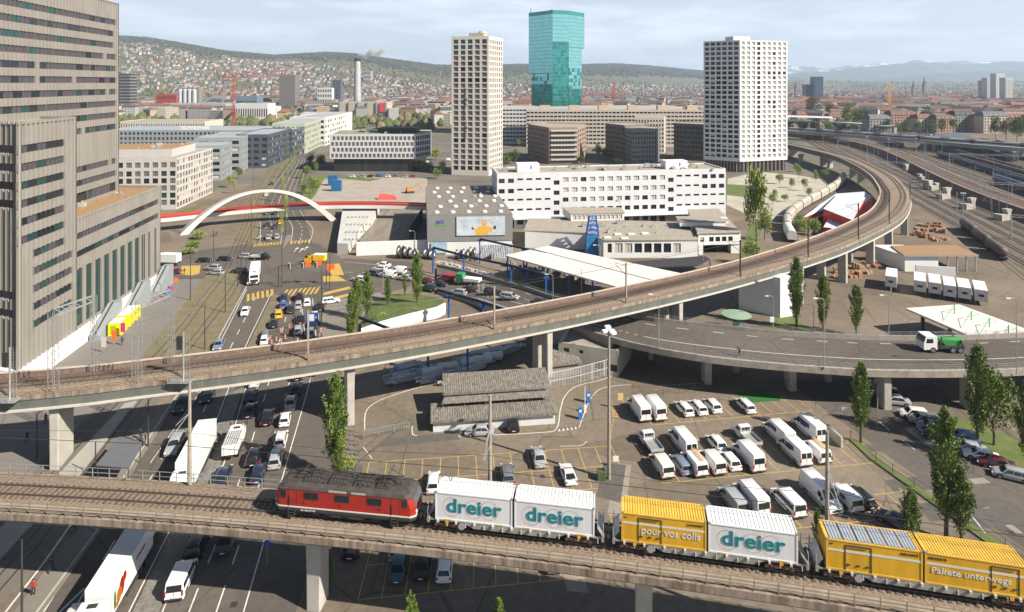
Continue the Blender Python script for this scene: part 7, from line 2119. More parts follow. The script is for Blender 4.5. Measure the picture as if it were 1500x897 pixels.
for i,(x,y,s)in enumerate([(1327,251,1),(1347,264,.8),(1350,268,.8),(1356,276,1),(1361,278,1.1),(1371,278,.8),(1387,291,1.2),(1423,306,1.1),(1475,322,1),(1173,238,1.3),(1216,246,1.4),(1249,258,1.6),(1283,266,.8)]):
 s*=.78;p=G(x,y);t=empty('concrete_pillar',p,.3,f"pale unfinished concrete bridge pillar, {ORD[i]} along the rail yard",'pillar','unfinished bridge pillars')
 b=MB();w=1.3*s;h=5.5*s;b.loft([[(-w,-1,0),(w,-1,0),(w,1,0),(-w,1,0)],[(-w*.8,-1,h*.6),(w*.8,-1,h*.6),(w*.8,1,h*.6),(-w*.8,1,h*.6)],[(-w*1.5,-1,h),(w*1.5,-1,h),(w*1.5,1,h),(-w*1.5,1,h)]]);b.build('shaft',mat('fresh_concrete',(.40,.38,.34),.8),t)
 if 4<i<9:b=MB();b.box(-5,-1.5,-1.6,1.6,0,2.4);b.build('footing',CONC,t)
def yard_train(label,a,c,n,L,m,H=4.2,r=0,stripe=None,name='railway_coach',dirv=YD,org=Y0,z=.25):
 yaw=math.atan2(dirv.y,dirv.x)
 for k in range(n):
  p=org+dirv*(a+k*(L+.8))+Vector((dirv.y,-dirv.x,0))*c;p.z=z
  t=empty(name,p,yaw,f"{label}, {ORD[k]} from the near end",'railway car',label)
  b=MB();sec=[(-1.4,.9),(1.4,.9),(1.4,H-.7),(.9,H-.1),(0,H),(-.9,H-.1),(-1.4,H-.7)]
  b.loft([[(x,y_,z_)for y_,z_ in sec]for x in(-L/2,L/2)]);b.build('body',m,t)
  b=MB();b.box(-L/2+.5,L/2-.5,-1.1,1.1,.3,.9);b.build('bogie',BLACKP,t)
  if stripe:
   b=MB()
   for s in(-1,1):b.box(-L/2+.8,L/2-.8,s*1.41-.01,s*1.41+.01,2.0,2.8)
   b.build('window',GLASS,t);b=MB()
   for s in(-1,1):b.box(-L/2,L/2,s*1.405-.01,s*1.405+.01,3.0,3.35)
   b.build('stripe',stripe,t)
TANK=mat('tank_brown',(.085,.065,.05),.6,c2=(.13,.10,.08),scale=.5)
def tank(p,yaw,label,L=14):
 t=empty('tank_wagon',p,yaw,label,'wagon','tank wagons');b=MB();r_=1.5;rings=[]
 for x,k in((-L/2,.3),(-L/2+.3,.8),(-L/2+.8,1),(L/2-.8,1),(L/2-.3,.8),(L/2,.3)):rings.append([(x,r_*k*math.cos(a*.5236),2.7+r_*k*math.sin(a*.5236))for a in range(12)])
 b.loft(rings);b.build('tank',TANK,t,smooth=True);b=MB();b.box(-L/2-.5,L/2+.5,-1.1,1.1,.9,1.2);b.build('frame',BLACKP,t)
 for x in(-L/2+2,L/2-2):wheels(x,t)
q0,q1=G(1470,383),G(1412,336);dv=(q1-q0).normalized();yt=math.atan2(dv.y,dv.x)
for k in range(3):tank(q0+dv*(7+k*15.6),yt,f"brown tank wagon, {ORD[k]} of three from the near end",14)
b=MB()
for o in(-.75,.75):
 nn_=Vector((dv.y,-dv.x,0))*o;P=[q0-dv*60+nn_,q1+dv*80+nn_];w_=Vector((dv.y,-dv.x,0))*.08
 b.quad(*[(v.x,v.y,.06)for v in(P[0]-w_,P[0]+w_,P[1]+w_,P[1]-w_)])
struct('siding_rails',b,STEEL)
COACH=mat('coach_blue',(.03,.06,.14),.4);
yard_train('blue double-deck coach in the rail yard',98,60,4,24,COACH,4.5,stripe=WHITE)
for k_,(a_,c_,n_,L_,col_,nm_)in enumerate(((120,74,9,22,(.03,.05,.09),'dark blue parked coach'),(240,90,8,18,(.07,.05,.04),'rust brown parked wagon'),(60,116,8,24,(.16,.17,.18),'dull grey parked coach'),(300,112,8,18,(.05,.055,.06),'charcoal parked wagon'),(160,132,9,22,(.09,.10,.12),'slate parked coach'),(380,66,7,16,(.10,.07,.05),'brown parked box wagon'))):
 yard_train(nm_+' in the rail yard',a_,c_,n_,L_,mat('stock_%d'%k_,col_,.6,var=.2),4.0,stripe=WHITE if k_ in(0,2)else None)
yard_train('dark covered freight wagon in the rail yard',200,84,7,15,mat('freight_brown',(.12,.075,.05),.8,var=.3),3.9,name='freight_wagon')
yard_train('grey tarpaulin freight wagon in the rail yard',130,105,8,16,mat('freight_grey',(.22,.23,.24),.7,var=.2),3.9,name='freight_wagon')
yard_train('pale hopper wagon on the inner yard track',300,38,6,13,mat('freight_pale',(.34,.31,.26),.8,var=.2),3.6,name='freight_wagon')
yard_train('grey long-distance coach on the far tracks',330,128,7,25,mat('coach_grey',(.42,.43,.45),.4),4.0,stripe=DMETAL)
def far_deck(label,pts,z,w,th,m,pil,name='road_bridge'):
 r=empty(name,(0,0,0),0,label,'bridge');P=resample([G(x,y,z)for x,y in pts],12)
 b=MB();L=[offs(P,o,dz)for o,dz in((w/2,0),(-w/2,0),(-w/2,-th),(w/2,-th))]
 for k in range(4):b.strip(L[k],L[(k+1)%4])
 b.build('deck',m,r)
 for x in pil:
  p=P[min(len(P)-1,int(x*len(P)))];b=MB();b.box(p.x-1.5,p.x+1.5,p.y-2,p.y+2,0,z-th);b.build('pillar',CONC,r)
 return r,P
r_,P=far_deck('pale road bridge crossing the yard left of the far car park',[(1150,176),(1200,177.5),(1250,180),(1310,185)],9,14,1.5,CONC,(.1,.4,.7,.95))
b=MB()
for k in range(24):
 p=P[0].lerp(P[int(len(P)*.42)],k/24);b.tube(p+Vector((0,-6,0)),p+Vector((0,-6,4.5)),.2,4);b.loft([[p+Vector((-2,-7,4.2)),p+Vector((2,-7,4.2)),p+Vector((2,3,4.2)),p+Vector((-2,3,4.2))],[p+Vector((-.2,-5,6)),p+Vector((.2,-5,6)),p+Vector((.2,1,6)),p+Vector((-.2,1,6))]])
b.build('stop_roof',WHITE,r_)
r_,P=far_deck('long grey concrete rail viaduct along the far edge of the yard',[(1130,190),(1250,196),(1370,206),(1500,217),(1600,225)],8,12,3,mat('viaduct_grey',(.28,.29,.29),.8),(.2,.4,.6,.8),'rail_viaduct')
for k in range(13):
 p=P[0].lerp(P[-1],(k+.5)/14)+Vector((0,1,0));d_=P[-1]-P[0];t=empty('train_coach',p,math.atan2(d_.y,d_.x),f"light grey coach of the long train on the far viaduct, {ORD[k]} from the left",'railway car','coaches of the far train')
 b=MB();b.box(-12,12,-1.5,1.5,.6,3.6);b.build('body',mat('coach_pale',(.5,.51,.53),.4),t);b=MB();b.box(-11.5,11.5,-1.53,-1.5,1.6,2.5);b.build('window',GLASS,t)
p=AT(1385,480);b=MB();b.prism([AT(1360,505)[:2],AT(1372,575)[:2],AT(1400,590)[:2],AT(1465,470)[:2],AT(1450,455)[:2]],0,7);b.build('depot',mat('depot_roof',(.10,.105,.12),.7),label='low dark depot roof beyond the far viaduct',cat='building')
wsheet('gravel_lot',[AT(x,d)[:2]for x,d in((1255,690),(1260,600),(1360,560),(1500,560),(1500,670))],.1,YARD)
for i in range(34):
 x=rm.uniform(1258,1375)if i<24 else rm.uniform(1430,1500);d=rm.uniform(610,680)if i<24 else rm.uniform(520,570)
 c_=rm.choice(['white','silver','red','dark blue','white','yellow','black']);p=AT(x,d,.1)
 b=MB();b.loft([[(-2.2,-.9,.3),(2.2,-.9,.3),(2.2,.9,.3),(-2.2,.9,.3)],[(-2.2,-.9,.95),(2.2,-.9,.95),(2.2,.9,.95),(-2.2,.9,.95)]]);b.loft([[(-1.9,-.8,.95),(1.2,-.8,.95),(1.2,.8,.95),(-1.9,.8,.95)],[(-1.5,-.65,1.5),(.6,-.65,1.5),(.6,.65,1.5),(-1.5,.65,1.5)]])
 b.build('distant_car',paint(c_),loc=p,yaw=rm.uniform(-.5,.5),label=f"tiny {c_} car parked beyond the rail yard",cat='car',group='tiny cars beyond the rail yard')
GT_=resample([G(x,y)for x,y in((1161,357),(1152,335),(1160,318),(1178,304),(1197,294),(1214,284),(1229,274),(1236,262))],1)
acc=0;last=GT_[0];k=0;prev=GT_[0]
for p in GT_[1:]:
 if(p-prev).length>14.5:
  c=(p+prev)/2;d_=p-prev;t=empty('grain_wagon',c,math.atan2(d_.y,d_.x),f"beige rounded freight wagon, {ORD[k]} of the curved train from its near end",'wagon','beige freight wagons in a curve')
  b=MB();sec=[(-1.4,1.1),(1.4,1.1),(1.45,3.2),(.9,4.0),(0,4.25),(-.9,4.0),(-1.45,3.2)];b.loft([[(x,y_,z_)for y_,z_ in sec]for x in(-6.9,6.9)]);b.build('body',mat('wagon_beige',(.36,.32,.26),.7,c2=(.44,.41,.36),scale=.4)if k else WHITE,t)
  b=MB();b.box(-6.5,6.5,-1.1,1.1,.4,1.1);b.build('bogie',BLACKP,t);prev=p;k+=1
b=MB();b.strip(offs(GT_,2.6,.05),offs(GT_,-2.6,.05));struct('siding_ballast',b,BALLASTD)
RW=empty('angular_building',(0,0,0),0,'angular white-roofed building with bright red walls inside the viaduct curve','building')
RWR=mat('membrane_roof',(.62,.65,.69),.6);RWW=mat('bright_red_wall',(.55,.02,.02),.6)
def slab(px,z0,z1,nm=0):
 P=[G(x,y,z)for x,y,z in px];b=MB();n=len(P)
 b.add([tuple(v)for v in P]+[(v.x,v.y,0)for v in P],[(i,i+n,(i+1)%n+n,(i+1)%n)for i in range(n)]);b.build('wall',RWW,RW)
 b=MB();b.add([(v.x,v.y,v.z+.05)for v in P],[tuple(range(n-1,-1,-1))]if False else[tuple(range(n))]);b.build('roof',RWR,RW)
slab([(1171,322,3),(1208,307,4),(1250,324,4),(1257,312,5),(1277,288,6),(1267,281,7),(1225,284,6),(1207,296,5)],0,0)
slab([(1206,306,6.5),(1249,323,6.5),(1268,290,7.5),(1228,284,7)],0,0)
slab([(1206,333,3.2),(1233,337,3.2),(1250,324,3.6),(1216,317,3.6)],0,0)
for i,(x,y)in enumerate(((1168,344),(1177,347),(1185,340),(1194,345),(1172,335))):broad(G(x,y),5+i%2,5,f"bushy green shrub beside the angular building, {ORD[i]} of five",LEAFL,i%4,'shrubs by the angular building','shrub',1300)
SR=empty('storage_shed',(0,0,0),0,'open storage shed with brown planted flat roof beside the containers','shed')
q=[G(1324,374,4.9),G(1434,374,4.9),G(1400,359,4.9),G(1305,360,4.9)]
b=MB();b.prism([v[:2]for v in q],4.5,4.9);b.build('roof_slab',METAL,SR);b=MB();b.sheet([v[:2]for v in q],4.93);b.build('roof',GREENROOF,SR)
a_=q[0]+Vector((.8,.8,0));b=MB();b.prism([(a_.x,a_.y),(a_.x+9.6,a_.y),(a_.x+7,a_.y+12),(a_.x-2.6,a_.y+12)],0,4.5);b.build('wall',WHITE,SR)
for k in range(1,5):p=q[0].lerp(q[1],.48+k*.125);b=MB();b.box(p.x-.15,p.x+.15,p.y+.5,p.y+.8,0,4.5);b.build('post',METAL,SR)
b=MB();p,c=G(1342,402),G(1400,406);b.prism([p[:2],c[:2],(c.x,c.y+.4),(p.x,p.y+.4)],0,2.6);b.build('screen_wall',WHITE,label='low white screen wall behind the row of swap bodies',cat='wall')
q=[G(1326.5,451.5,5),G(1428,495,5),G(1506,483,5),G(1405,446,5)]
CP=empty('canopy_roof',(0,0,0),0,'white flat canopy roof with green masts behind the ramp','canopy');b=MB();b.prism([v[:2]for v in q],4.6,5.0);b.build('roof',mat('canopy_white',(.66,.63,.58)),CP)
for k in range(4):
 p=q[0].lerp(q[1],.3+k*.25).lerp(q[3].lerp(q[2],.3+k*.25),.55);b=MB();gm=mat('mast_green',(.04,.42,.12),.5)
 b.tube(p,p+Vector((0,0,1.9)),.1,5);b.tube(p+Vector((0,0,1.8)),p+Vector((-5,-4,.1)),.05,4);b.tube(p+Vector((0,0,1.8)),p+Vector((4,3,.1)),.05,4);b.build('stay_mast',gm,CP)
for p in(q[0].lerp(q[1],.25),q[0].lerp(q[1],.65),q[3].lerp(q[2],.5)):b=MB();b.box(p.x-.2+.6,p.x+1,p.y+.4,p.y+.8,0,4.6);b.build('post',DMETAL,CP)
p=G(1079,486);t=empty('shelter',p,0,'pale green round mushroom shelter beside the ramp','shelter');b=MB();b.lathe((0,0,0),[(.9,0),(.7,3.4)],10);b.build('stem',mat('teal_metal',(.03,.20,.18),.5),t);b=MB();b.lathe((0,0,3.4),[(.6,0),(3.0,.25),(3.1,.35),(.2,.6)],20);b.build('roof',mat('pale_green_roof',(.25,.36,.26),.6),t)
b=MB();b.cbox((-2.4,-1.5,.6),(2.6,.2,1.2),.9);b.cbox((2.4,-1.8,.6),(2.4,.2,1.2),1.2);b.build('side_panel',mat('teal_metal',(.03,.2,.18)),t)
BR=empty('arch_footbridge',(0,0,0),0,'white arch footbridge with red handrail over the avenue','bridge')
bw=mat('bridge_white',(.60,.57,.54),.6);brd=mat('bridge_red',(.42,.05,.035),.5)
BD=resample([(-141,219,4.9),(-128,223.6,5.0),(-111,233,5.3),(-94,240,5.6),(-72,244,5.8),(-50,245,5.6),(-33.5,244,5.2)],2)
b=MB();L=[offs(BD,o,z)for o,z in((2,0),(-2,0),(-2,-1.3),(-1.2,-1.5),(1.2,-1.5),(2,-1.3))]
for k in range(6):b.strip(L[k],L[(k+1)%6])
b.build('deck',bw,BR)
for o in(-1.9,1.9):
 b=MB();A=offs(BD,o,.1);C=offs(BD,o,.75);
 for p,q in zip(C,C[1:]):b.tube(p,q,.1,4)
 for p,q,r_,s_ in zip(A,A[1:],C[1:],C):b.quad(p,q,r_,s_);b.quad(s_+Vector((0,.02,0)),r_+Vector((0,.02,0)),q+Vector((0,.02,0)),p+Vector((0,.02,0)))
 b.build('railing',brd,BR)
b=MB();N_=32;fa,fb=Vector((-119,220.5,0)),Vector((-70.5,245,1.0));dd=(fb-fa);nn2=Vector((-dd.y,dd.x,0)).normalized();ring4=[]
for k in range(N_+1):
 t=k/N_;e=abs(2*t-1);c=fa.lerp(fb,t);c.z=13.2*(1-e**2.1)+.3;w_=1.2+2.6*e**1.6;th=.7+2.8*e**2.6
 c=c+nn2*(.5-t)*1.5
 ring4.append([c+nn2*w_+Vector((0,0,-th)),c-nn2*w_+Vector((0,0,-th)),c-nn2*w_+Vector((0,0,0)),c+nn2*w_+Vector((0,0,.0))])
b.loft(ring4);b.build('arch',bw,BR)
b=MB()
for k in range(6,27,2):
 t=k/N_;c=fa.lerp(fb,t);j=min(range(len(BD)),key=lambda i:abs(BD[i].x-c.x));top=(ring4[k][2]+ring4[k][3])/2
 if top.z>BD[j].z+1:b.tube(top,BD[j],.06,4)
b.build('hanger',METAL,BR)
def on_edge(px,lst,f=.35):
 i=min(range(len(lst)),key=lambda i:abs((CX+F*lst[i].x/lst[i].y)-px)if lst[i].y>40 else 1e9);return i,lst[i]
EB=offs(PB,.35)
lo_half=[p for p in EB[:int(len(EB)*.45)]]
tops=[]
for k,(px,yt)in enumerate(((436,455),(713,420),(924,385),(1081,352),(1186,322),(1257,296),(1302,280),(1333,268))):
 i,p=on_edge(px,lo_half if px<1300 else EB[:int(len(EB)*.5)]);p=p+Vector((0,0,2.2));H=max(6.5,min(10,ZAT(yt,p.y)-p.z));tv=PB[i+1]-PB[i]
 t=empty('catenary_mast',p,math.atan2(tv.y,tv.x)+R(90),f"dark catenary mast on the long viaduct, {ORD[k]} from the left",'mast','masts on the long viaduct')
 b=MB();b.box(-.13,.13,-.13,.13,0,H);b.build('pole',POLE if k<3 else DMETAL,t);b=MB();b.tube((0,0,H-.4),(3.3,0,H-1.0),.05,4);b.tube((0,0,H-2.4),(3.3,0,H-1.2),.05,4);b.tube((.0,0,H-1),(2.2,0,H-1.7),.03,4);b.build('cantilever',DMETAL,t)
 n_=Vector((-tv.y,tv.x,0)).normalized();tops.append(p+n_*3.0+Vector((0,0,H-1.6)))
WR=MB()
for a,c in zip(tops,tops[1:]):WR.tube(a,c,.04,4);WR.path([a+Vector((0,0,.9)),(a+c)/2+Vector((0,0,.3)),c+Vector((0,0,.9))],.02,4)
WR.build('contact_wire',DMETAL,label='overhead contact wires above the long viaduct',cat='overhead wire')
At=[]
for k,(x,h)in enumerate(((-36,11.7),(-2.3,12.3),(30,11.8))):
 p=Vector((x,yA(x)+2.75,9.1));t=empty('catenary_mast',p,R(-99),f"weathered brown catenary pole at the front viaduct, {['beside the white semitrailer', 'behind the dreier containers', 'left of the grey-roofed yellow container'][k]}",'mast','poles of the front viaduct')
 b=MB();b.tube((0,0,0),(0,0,h),.24,8,.15);b.build('pole',POLE,t);b=MB();b.tube((0,0,h-5.3),(3.2,0,h-5.0),.04,5);b.tube((0,0,h-3.6),(3.2,0,h-4.9),.04,5);b.tube((0,0,h-3.6),(2.2,0,h-3.8),.04,5);b.build('cantilever',METAL,t)
 At.append(Vector((x,yA(x),15.2)))
At=[Vector((-75,yA(-75),15.2))]+At+[Vector((62,yA(62),15.2))]
b=MB()
for a,c in zip(At,At[1:]):b.tube(a,c,.03,4);b.path([a+Vector((0,0,1.5)),(a+c)/2+Vector((0,0,.8)),c+Vector((0,0,1.5))],.018,4)
b.build('contact_wire',DMETAL,label='overhead contact wires above the freight train',cat='overhead wire')
def lattice(b,p,H,w,r=.045,st=1.2):
 for sx in(-1,1):
  for sy in(-1,1):b.tube(p+Vector((sx*w,sy*w,0)),p+Vector((sx*w,sy*w,H)),r,4)
 k=0
 while k<H-st:
  for s in(-1,1):b.tube(p+Vector((-w,s*w,k)),p+Vector((w,s*w,k+st)),r*.6,4);b.tube(p+Vector((s*w,w,k)),p+Vector((s*w,-w,k+st)),r*.6,4)
  k+=st
for k,(px,H,lab)in enumerate(((204,11.5,'tall lattice signal gantry tower with ladder on the long viaduct'),(91,11.5,'left lattice portal post leaning arm towards the office'))):
 i,p=on_edge(px,lo_half);p=p+Vector((0,.2,2.1));t=empty('lattice_mast',p,0,lab,'mast')
 b=MB();lattice(b,Vector((0,0,0)),H,.45);b.build('frame',METAL,t);b=MB();q=Vector((1.8,5.2,H));b.tube((0,0,H),q,.12,4);b.tube((.5,0,H-.9),q+Vector((0,0,-.9)),.12,4)
 for j in range(6):b.tube(Vector((0,0,H)).lerp(q,j/6),Vector((.5,0,H-.9)).lerp(q+Vector((0,0,-.9)),(j+1)/6),.05,4)
 b.build('arm',METAL,t);b=MB();lattice(b,Vector((1.9,5.4,0)),H,.3);b.build('far_post',METAL,t)
for k,(px,lab)in enumerate(((27,'railway signal with ladder and platform at the far left of the long viaduct'),(286,'railway signal with ladder and platform left of the brown pole'))):
 i,p=on_edge(px,lo_half);p=p+Vector((0,-.35,1.9));t=empty('railway_signal',p,0,lab,'signal')
 b=MB();b.tube((0,0,0),(0,0,7),.13,6);b.build('pole',METAL,t);b=MB()
 for j in range(16):b.tube((.45,0,j*.42),(.9,0,j*.42),.02,4)
 b.tube((.45,0,0),(.45,0,7),.03,4);b.tube((.9,0,0),(.9,0,7),.03,4);b.build('ladder',METAL,t)
 b=MB();b.box(-.9,-.2,-.25,.05,4.4,6.3);b.build('signal_head',BLACKP,t)
 b=MB();b.box(-1.6,1.6,-1.3,.2,.0,.1)
 for x in(-1.6,-.8,0,.8,1.6):b.tube((x,-1.3,0),(x,-1.3,1.1),.035,4)
 for z in(.55,1.1):b.tube((-1.6,-1.3,z),(1.6,-1.3,z),.03,4)
 b.build('platform',METAL,t)
p=G(892,702);t=empty('floodlight_mast',p,0,'very tall concrete floodlight mast in the middle of the car park','lamp mast')
b=MB();b.tube((0,0,0),(0,0,20.2),.26,8,.15);b.build('pole',POLE,t)
for x,y_,z in((-.55,-.3,20.3),(.3,-.4,20.35),(-.1,.4,20.6),(.6,.1,19.9)):b=MB();b.cbox((x,y_,z),(.75,.6,.3),.3);b.build('lamp_head',LAMPG,t)
b=MB();b.box(-1.6,-.5,-.5,.6,0,1.1);b.build('bush_box',LEAFD,t)
def lamp(px,yb,yt,label,z=0.0,m=METAL,arm=1.2,double=False,r=.09,grp='street lamps'):
 p=G(px,yb,z);H=ZAT(yt,p.y)-z;t=empty('street_lamp',p,0,label,'street lamp',grp);b=MB();b.tube((0,0,0),(0,0,H),r,6,r*.6);
 if arm:b.path([(0,0,H),(-arm*.4,-.1,H+.35),(-arm,-.2,H+.4)],r*.6,5)
 b.build('pole',m,t)
 if arm:b=MB();b.cbox((-arm-.3,-.2,H+.38),(.7,.28,.14));b.build('lamp_head',LAMPG,t)
for x,yb,yt,z,lab in((965,512,434,6.6,'lamp post on the ramp edge below the long viaduct'),(1207,541,440,6.6,'lamp post on the near ramp edge left of the small poplars'),(1489,549,440,6.6,'lamp post on the ramp at the right edge'),(1302,492,435,6.6,'lamp post on the far ramp edge beside the white canopy'),(1192,486,448,0,'grey post between two poplars behind the ramp'),(810,440,404,4.2,'lamp post in front of the dark canopy yard'),(879,424,361,0,'tall post in front of the white canopy'),(608,372,340,0,'lamp post at the low white yard wall'),(852,432,395,3,'thin lamp post on the ramp road'),(561,428,372,0,'lamp post left of the side street vans'),(1133,488,436,0,'lamp with curved arm beside the white abutment'),(820,333,288,0,'lamp post in front of the long white office, left one'),(922,332,286,0,'lamp post in front of the long white office, right one'),(1030,398,344,0,'post at the corner of the white workshop')):lamp(x,yb,yt,lab,z)
for x,yb,yt,lab in((330,458,399,'dark pole in the grassy tram bed'),(300,512,446,'dark pole in the tram bed closest to the parapet'),(348,419,370,'dark pole at the crossing corner'),(413,420,352,'tall dark pole left of the traffic light gantry'),(279,440,363,'dark pole on the plaza by the yellow paint'),(471,472,392,'pole beside the blue sign'),(368,356,288,'dark tram pole under the arch'),(313,385,335,'thin pole by the plaza edge'),(418,345,300,'pole in the median below the arch'),(371,275,238,'dark tram pole beyond the arch'),(483,425,368,'pole with sign at the side street corner'),(32,948,790,'dark tram pole at the bottom left'),(54,672,606,'dark pole in the shade by the tram tracks'),(217,655,584,'dark tram pole next to the tram platform'),(140,700,648,'dark pole behind the tram shelter'),(431,503,440,'pole rising behind the parapet by the queue')):
 lamp(x,yb,yt,lab,0,DMETAL,0,r=.12,grp='dark poles along the avenue')
p0,p1=G(408,421),G(478,418);t=empty('traffic_light_gantry',(0,0,0),0,'traffic light boom with orange detour signs over the junction','traffic light')
b=MB();hz=5.6;b.tube(p0,p0+Vector((0,0,hz)),.14,6);b.tube(p1,p1+Vector((0,0,6.2)),.14,6);b.tube(p0+Vector((0,0,hz)),p1.lerp(p0,.12)+Vector((0,0,hz+.4)),.09,5);b.build('boom',DMETAL,t)
for f_ in(.22,.5,.78):q=p0.lerp(p1,f_);b=MB();b.cbox((q.x,q.y-.1,hz),(.5,.3,1.3));b.build('signal_head',BLACKP,t);b=MB();b.cbox((q.x,q.y-.08,hz),(.7,.1,1.5));b.build('signal_border',WHITE,t)
for f_,dz in((.62,.3),(.86,.6),(1.05,-.9),(1.12,-.7)):q=p0.lerp(p1,f_);b=MB();b.cbox((q.x,q.y-.15,hz+dz),(1.4,.08,1.4));b.build('sign_panel',ORANGE,t)
p=G(457,500);t=empty('road_sign',p,0,'large blue road sign with white panel above the queueing cars','road sign');zt=ZAT(458,p.y);b=MB();b.tube((-1,.2,0),(-1,.2,zt),.09,5);b.tube((1,.2,0),(1,.2,zt),.09,5);b.build('post',METAL,t)
b=MB();b.box(-1.3,1.3,0,.08,zt-2.1,zt);b.build('panel',mat('sign_blue',(.01,.10,.45),.4),t);b=MB();b.box(-1.0,.45,-.02,-.003,zt-1.75,zt-.35);b.box(.75,.95,-.02,-.003,zt-1.2,zt-.9);b.build('symbol',WHITE,t)
for i,(x,y)in enumerate([(411,487),(424,481),(405,500),(412,503),(418,497),(398,505),(470,487),(471,497),(396,498)]):
 t=empty('warning_beacon',G(x,y),0,f"red and white warning beacon, {ORD[i]} of nine between the queue lanes",'beacon','warning beacons');b=MB();b.box(-.15,.15,-.03,.03,.1,1.1);b.build('board',WHITE,t);b=MB()
 for z in(.25,.6,.95):b.box(-.16,.16,-.04,.04,z,z+.15)
 b.box(-.3,.3,-.25,.25,0,.1);b.build('stripe',REDL,t)
def sign(px,yb,yt,m,label,w=.6,h=.6,disc=False):
 p=G(px,yb);H=ZAT(yt,p.y);t=empty('road_sign',p,0,label,'road sign');b=MB();b.tube((0,.05,0),(0,.05,H),.04,5);b.build('post',METAL,t);b=MB()
 if disc:b.tube((0,-.03,H-h/2),(0,.0,H-h/2),w/2,14)
 else:b.box(-w/2,w/2,-.03,.0,H-h,H)
 b.build('panel',m,t);return t
SB=mat('sign_blue',(.01,.10,.45),.4)
sign(391,830,791,SB,'round blue direction sign below the front viaduct',.8,.8,True);sign(455,574,548,mat('sign_red_brown',(.25,.05,.03),.6),'brown-red sign panel at the shaded lane edge',1.6,.5)
sign(909,600,576,mat('ticket_yellow',(.7,.5,.2),.5),'yellow ticket panel at the car park entrance',.9,1.2);sign(1237,612,597,WHITE,'white and red no-parking sign at the driveway',.8,.9);sign(902,685,668,WHITE,'small white sign beside the floodlight mast foot',.8,.8);sign(1131,489,464,WHITE,'white notice sign on the verge by the abutment',.9,1.2)
for x,y,lab in((850,614,'blue ticket pillar nearer to the white triangles'),(862,590,'blue ticket pillar farther from the white triangles')):
 t=empty('ticket_machine',G(x,y),0,lab,'ticket machine');b=MB();b.box(-.3,.3,-.25,.25,0,1.9);b.build('body',mat('ticket_blue',(.02,.17,.50),.5),t);b=MB();b.box(-.22,.22,-.27,-.25,1.2,1.6);b.build('display',WHITE,t)
t=empty('barrier',G(857,604),0,'raised white barrier arm between the blue ticket pillars','barrier');b=MB();b.box(-.2,.2,-.2,.2,0,1.1);b.build('post',WHITE,t);b=MB();b.box(-.05,.05,-.03,.03,1.0,4.2);b.build('arm',WHITE,t)
def fence(P,h,step,label,m,bars=None,r=.03,name='fence',rails=2):
 P=[Vector((p[0],p[1],p[2]if len(p)>2 else 0))for p in P];t=empty(name,(0,0,0),0,label,'fence');Q=resample(P,step);
 pm=MB();pm.tube((0,0,0),(0,0,h),r*1.6,4);pm=pm.mesh('post',m)
 for p in Q:link('post',pm,t,p)
 b=MB()
 for k in range(rails):
  for p,q in zip(Q,Q[1:]):b.tube(p+Vector((0,0,h*(k+1)/rails)),q+Vector((0,0,h*(k+1)/rails)),r,4,cap=False)
 b.build('rail',m,t)
 if bars:
  b=MB()
  for p in resample(P,bars):b.box(p.x-.04,p.x+.04,p.y-.02,p.y+.02,.15,h)
  b.build('bar',m,t,kind='stuff')
fence([G(803,572),G(850,562),G(903,547)],3.0,2.6,'white steel bar gate fence beneath the viaduct',mat('fence_white',(.55,.54,.52),.6),.32,.05)
fence([G(926,582),G(1040,575),G(1150,570),G(1195,600)],1.7,2.6,'thin dark wire fence along the back of the car park',DMETAL,r=.02)
fence([(51.2,93),(51.8,87.5),(54.6,79),(57,71),(60,62)],1.4,2.8,'dark green wire fence on the grass strip by the driveway',mat('fence_green',(.03,.06,.04),.6),r=.025)
fence([G(532,644),G(600,630)],1.3,2.2,'grey sliding gate at the yard entrance',METAL,.25,.03)
fence([G(232,503),G(262,478),G(300,437),G(328,400)],.9,1.5,'low grey railing beside the grassy tram bed',METAL,r=.03)
fence([(57,96,0),(62,104,0)],2,1,'short wire fence near the ramp pillar',METAL,r=.02)
b=MB();p=G(1238,655);b.cbox((p.x-.8,p.y+1.5,.8),(.3,3.6,1.6),.1);b.build('advert_board',CONC,label='pale noticeboard wall by the poplar at the fence',cat='board')
t=empty('tram_shelter',(0,0,0),0,'dark metal roofed tram stop shelter left of the avenue','shelter');q=[G(140,682,2.8),G(189,686,2.8),G(208,649,2.8),G(175,640,2.8)]
b=MB();b.prism([v[:2]for v in q],2.7,2.85);b.build('roof',mat('shelter_roof',(.13,.14,.15),.5,var=.1),t)
for v in q:b=MB();c=v.lerp((q[0]+q[2])/2,.08);b.tube((c.x,c.y,.2),(c.x,c.y,2.7),.07,6);b.build('post',DMETAL,t)
def bicycle(p,yaw,label,grp=None):
 t=empty('bicycle',p,yaw,label,'bicycle',grp)
 for y in(-.52,.52):
  b=MB();n=14
  for a in range(n):b.tube((0,y+.33*math.cos(a*6.283/n),.34+.33*math.sin(a*6.283/n)),(0,y+.33*math.cos((a+1)*6.283/n),.34+.33*math.sin((a+1)*6.283/n)),.025,4)
  b.build('wheel',BLACKP,t)
 b=MB();b.path([(0,-.52,.34),(0,-.15,.85),(0,.42,.88),(0,.0,.32),(0,-.15,.85)],.025,4);b.path([(0,.52,.34),(0,.40,1.0),(.25,.38,1.02)],.022,4);b.tube((0,.40,1.0),(-.25,.38,1.02),.022,4);b.tube((0,-.17,.85),(0,-.2,.98),.03,4);b.box(-.06,.06,-.32,-.06,.97,1.02);b.build('frame',METAL,t)
for i in range(9):bicycle(G(513+(i%2)*5,632+i*7),R(80),f"parked bicycle in the rack beside the dense poplar, {ORD[i]} from the far end",'bicycles in the rack')
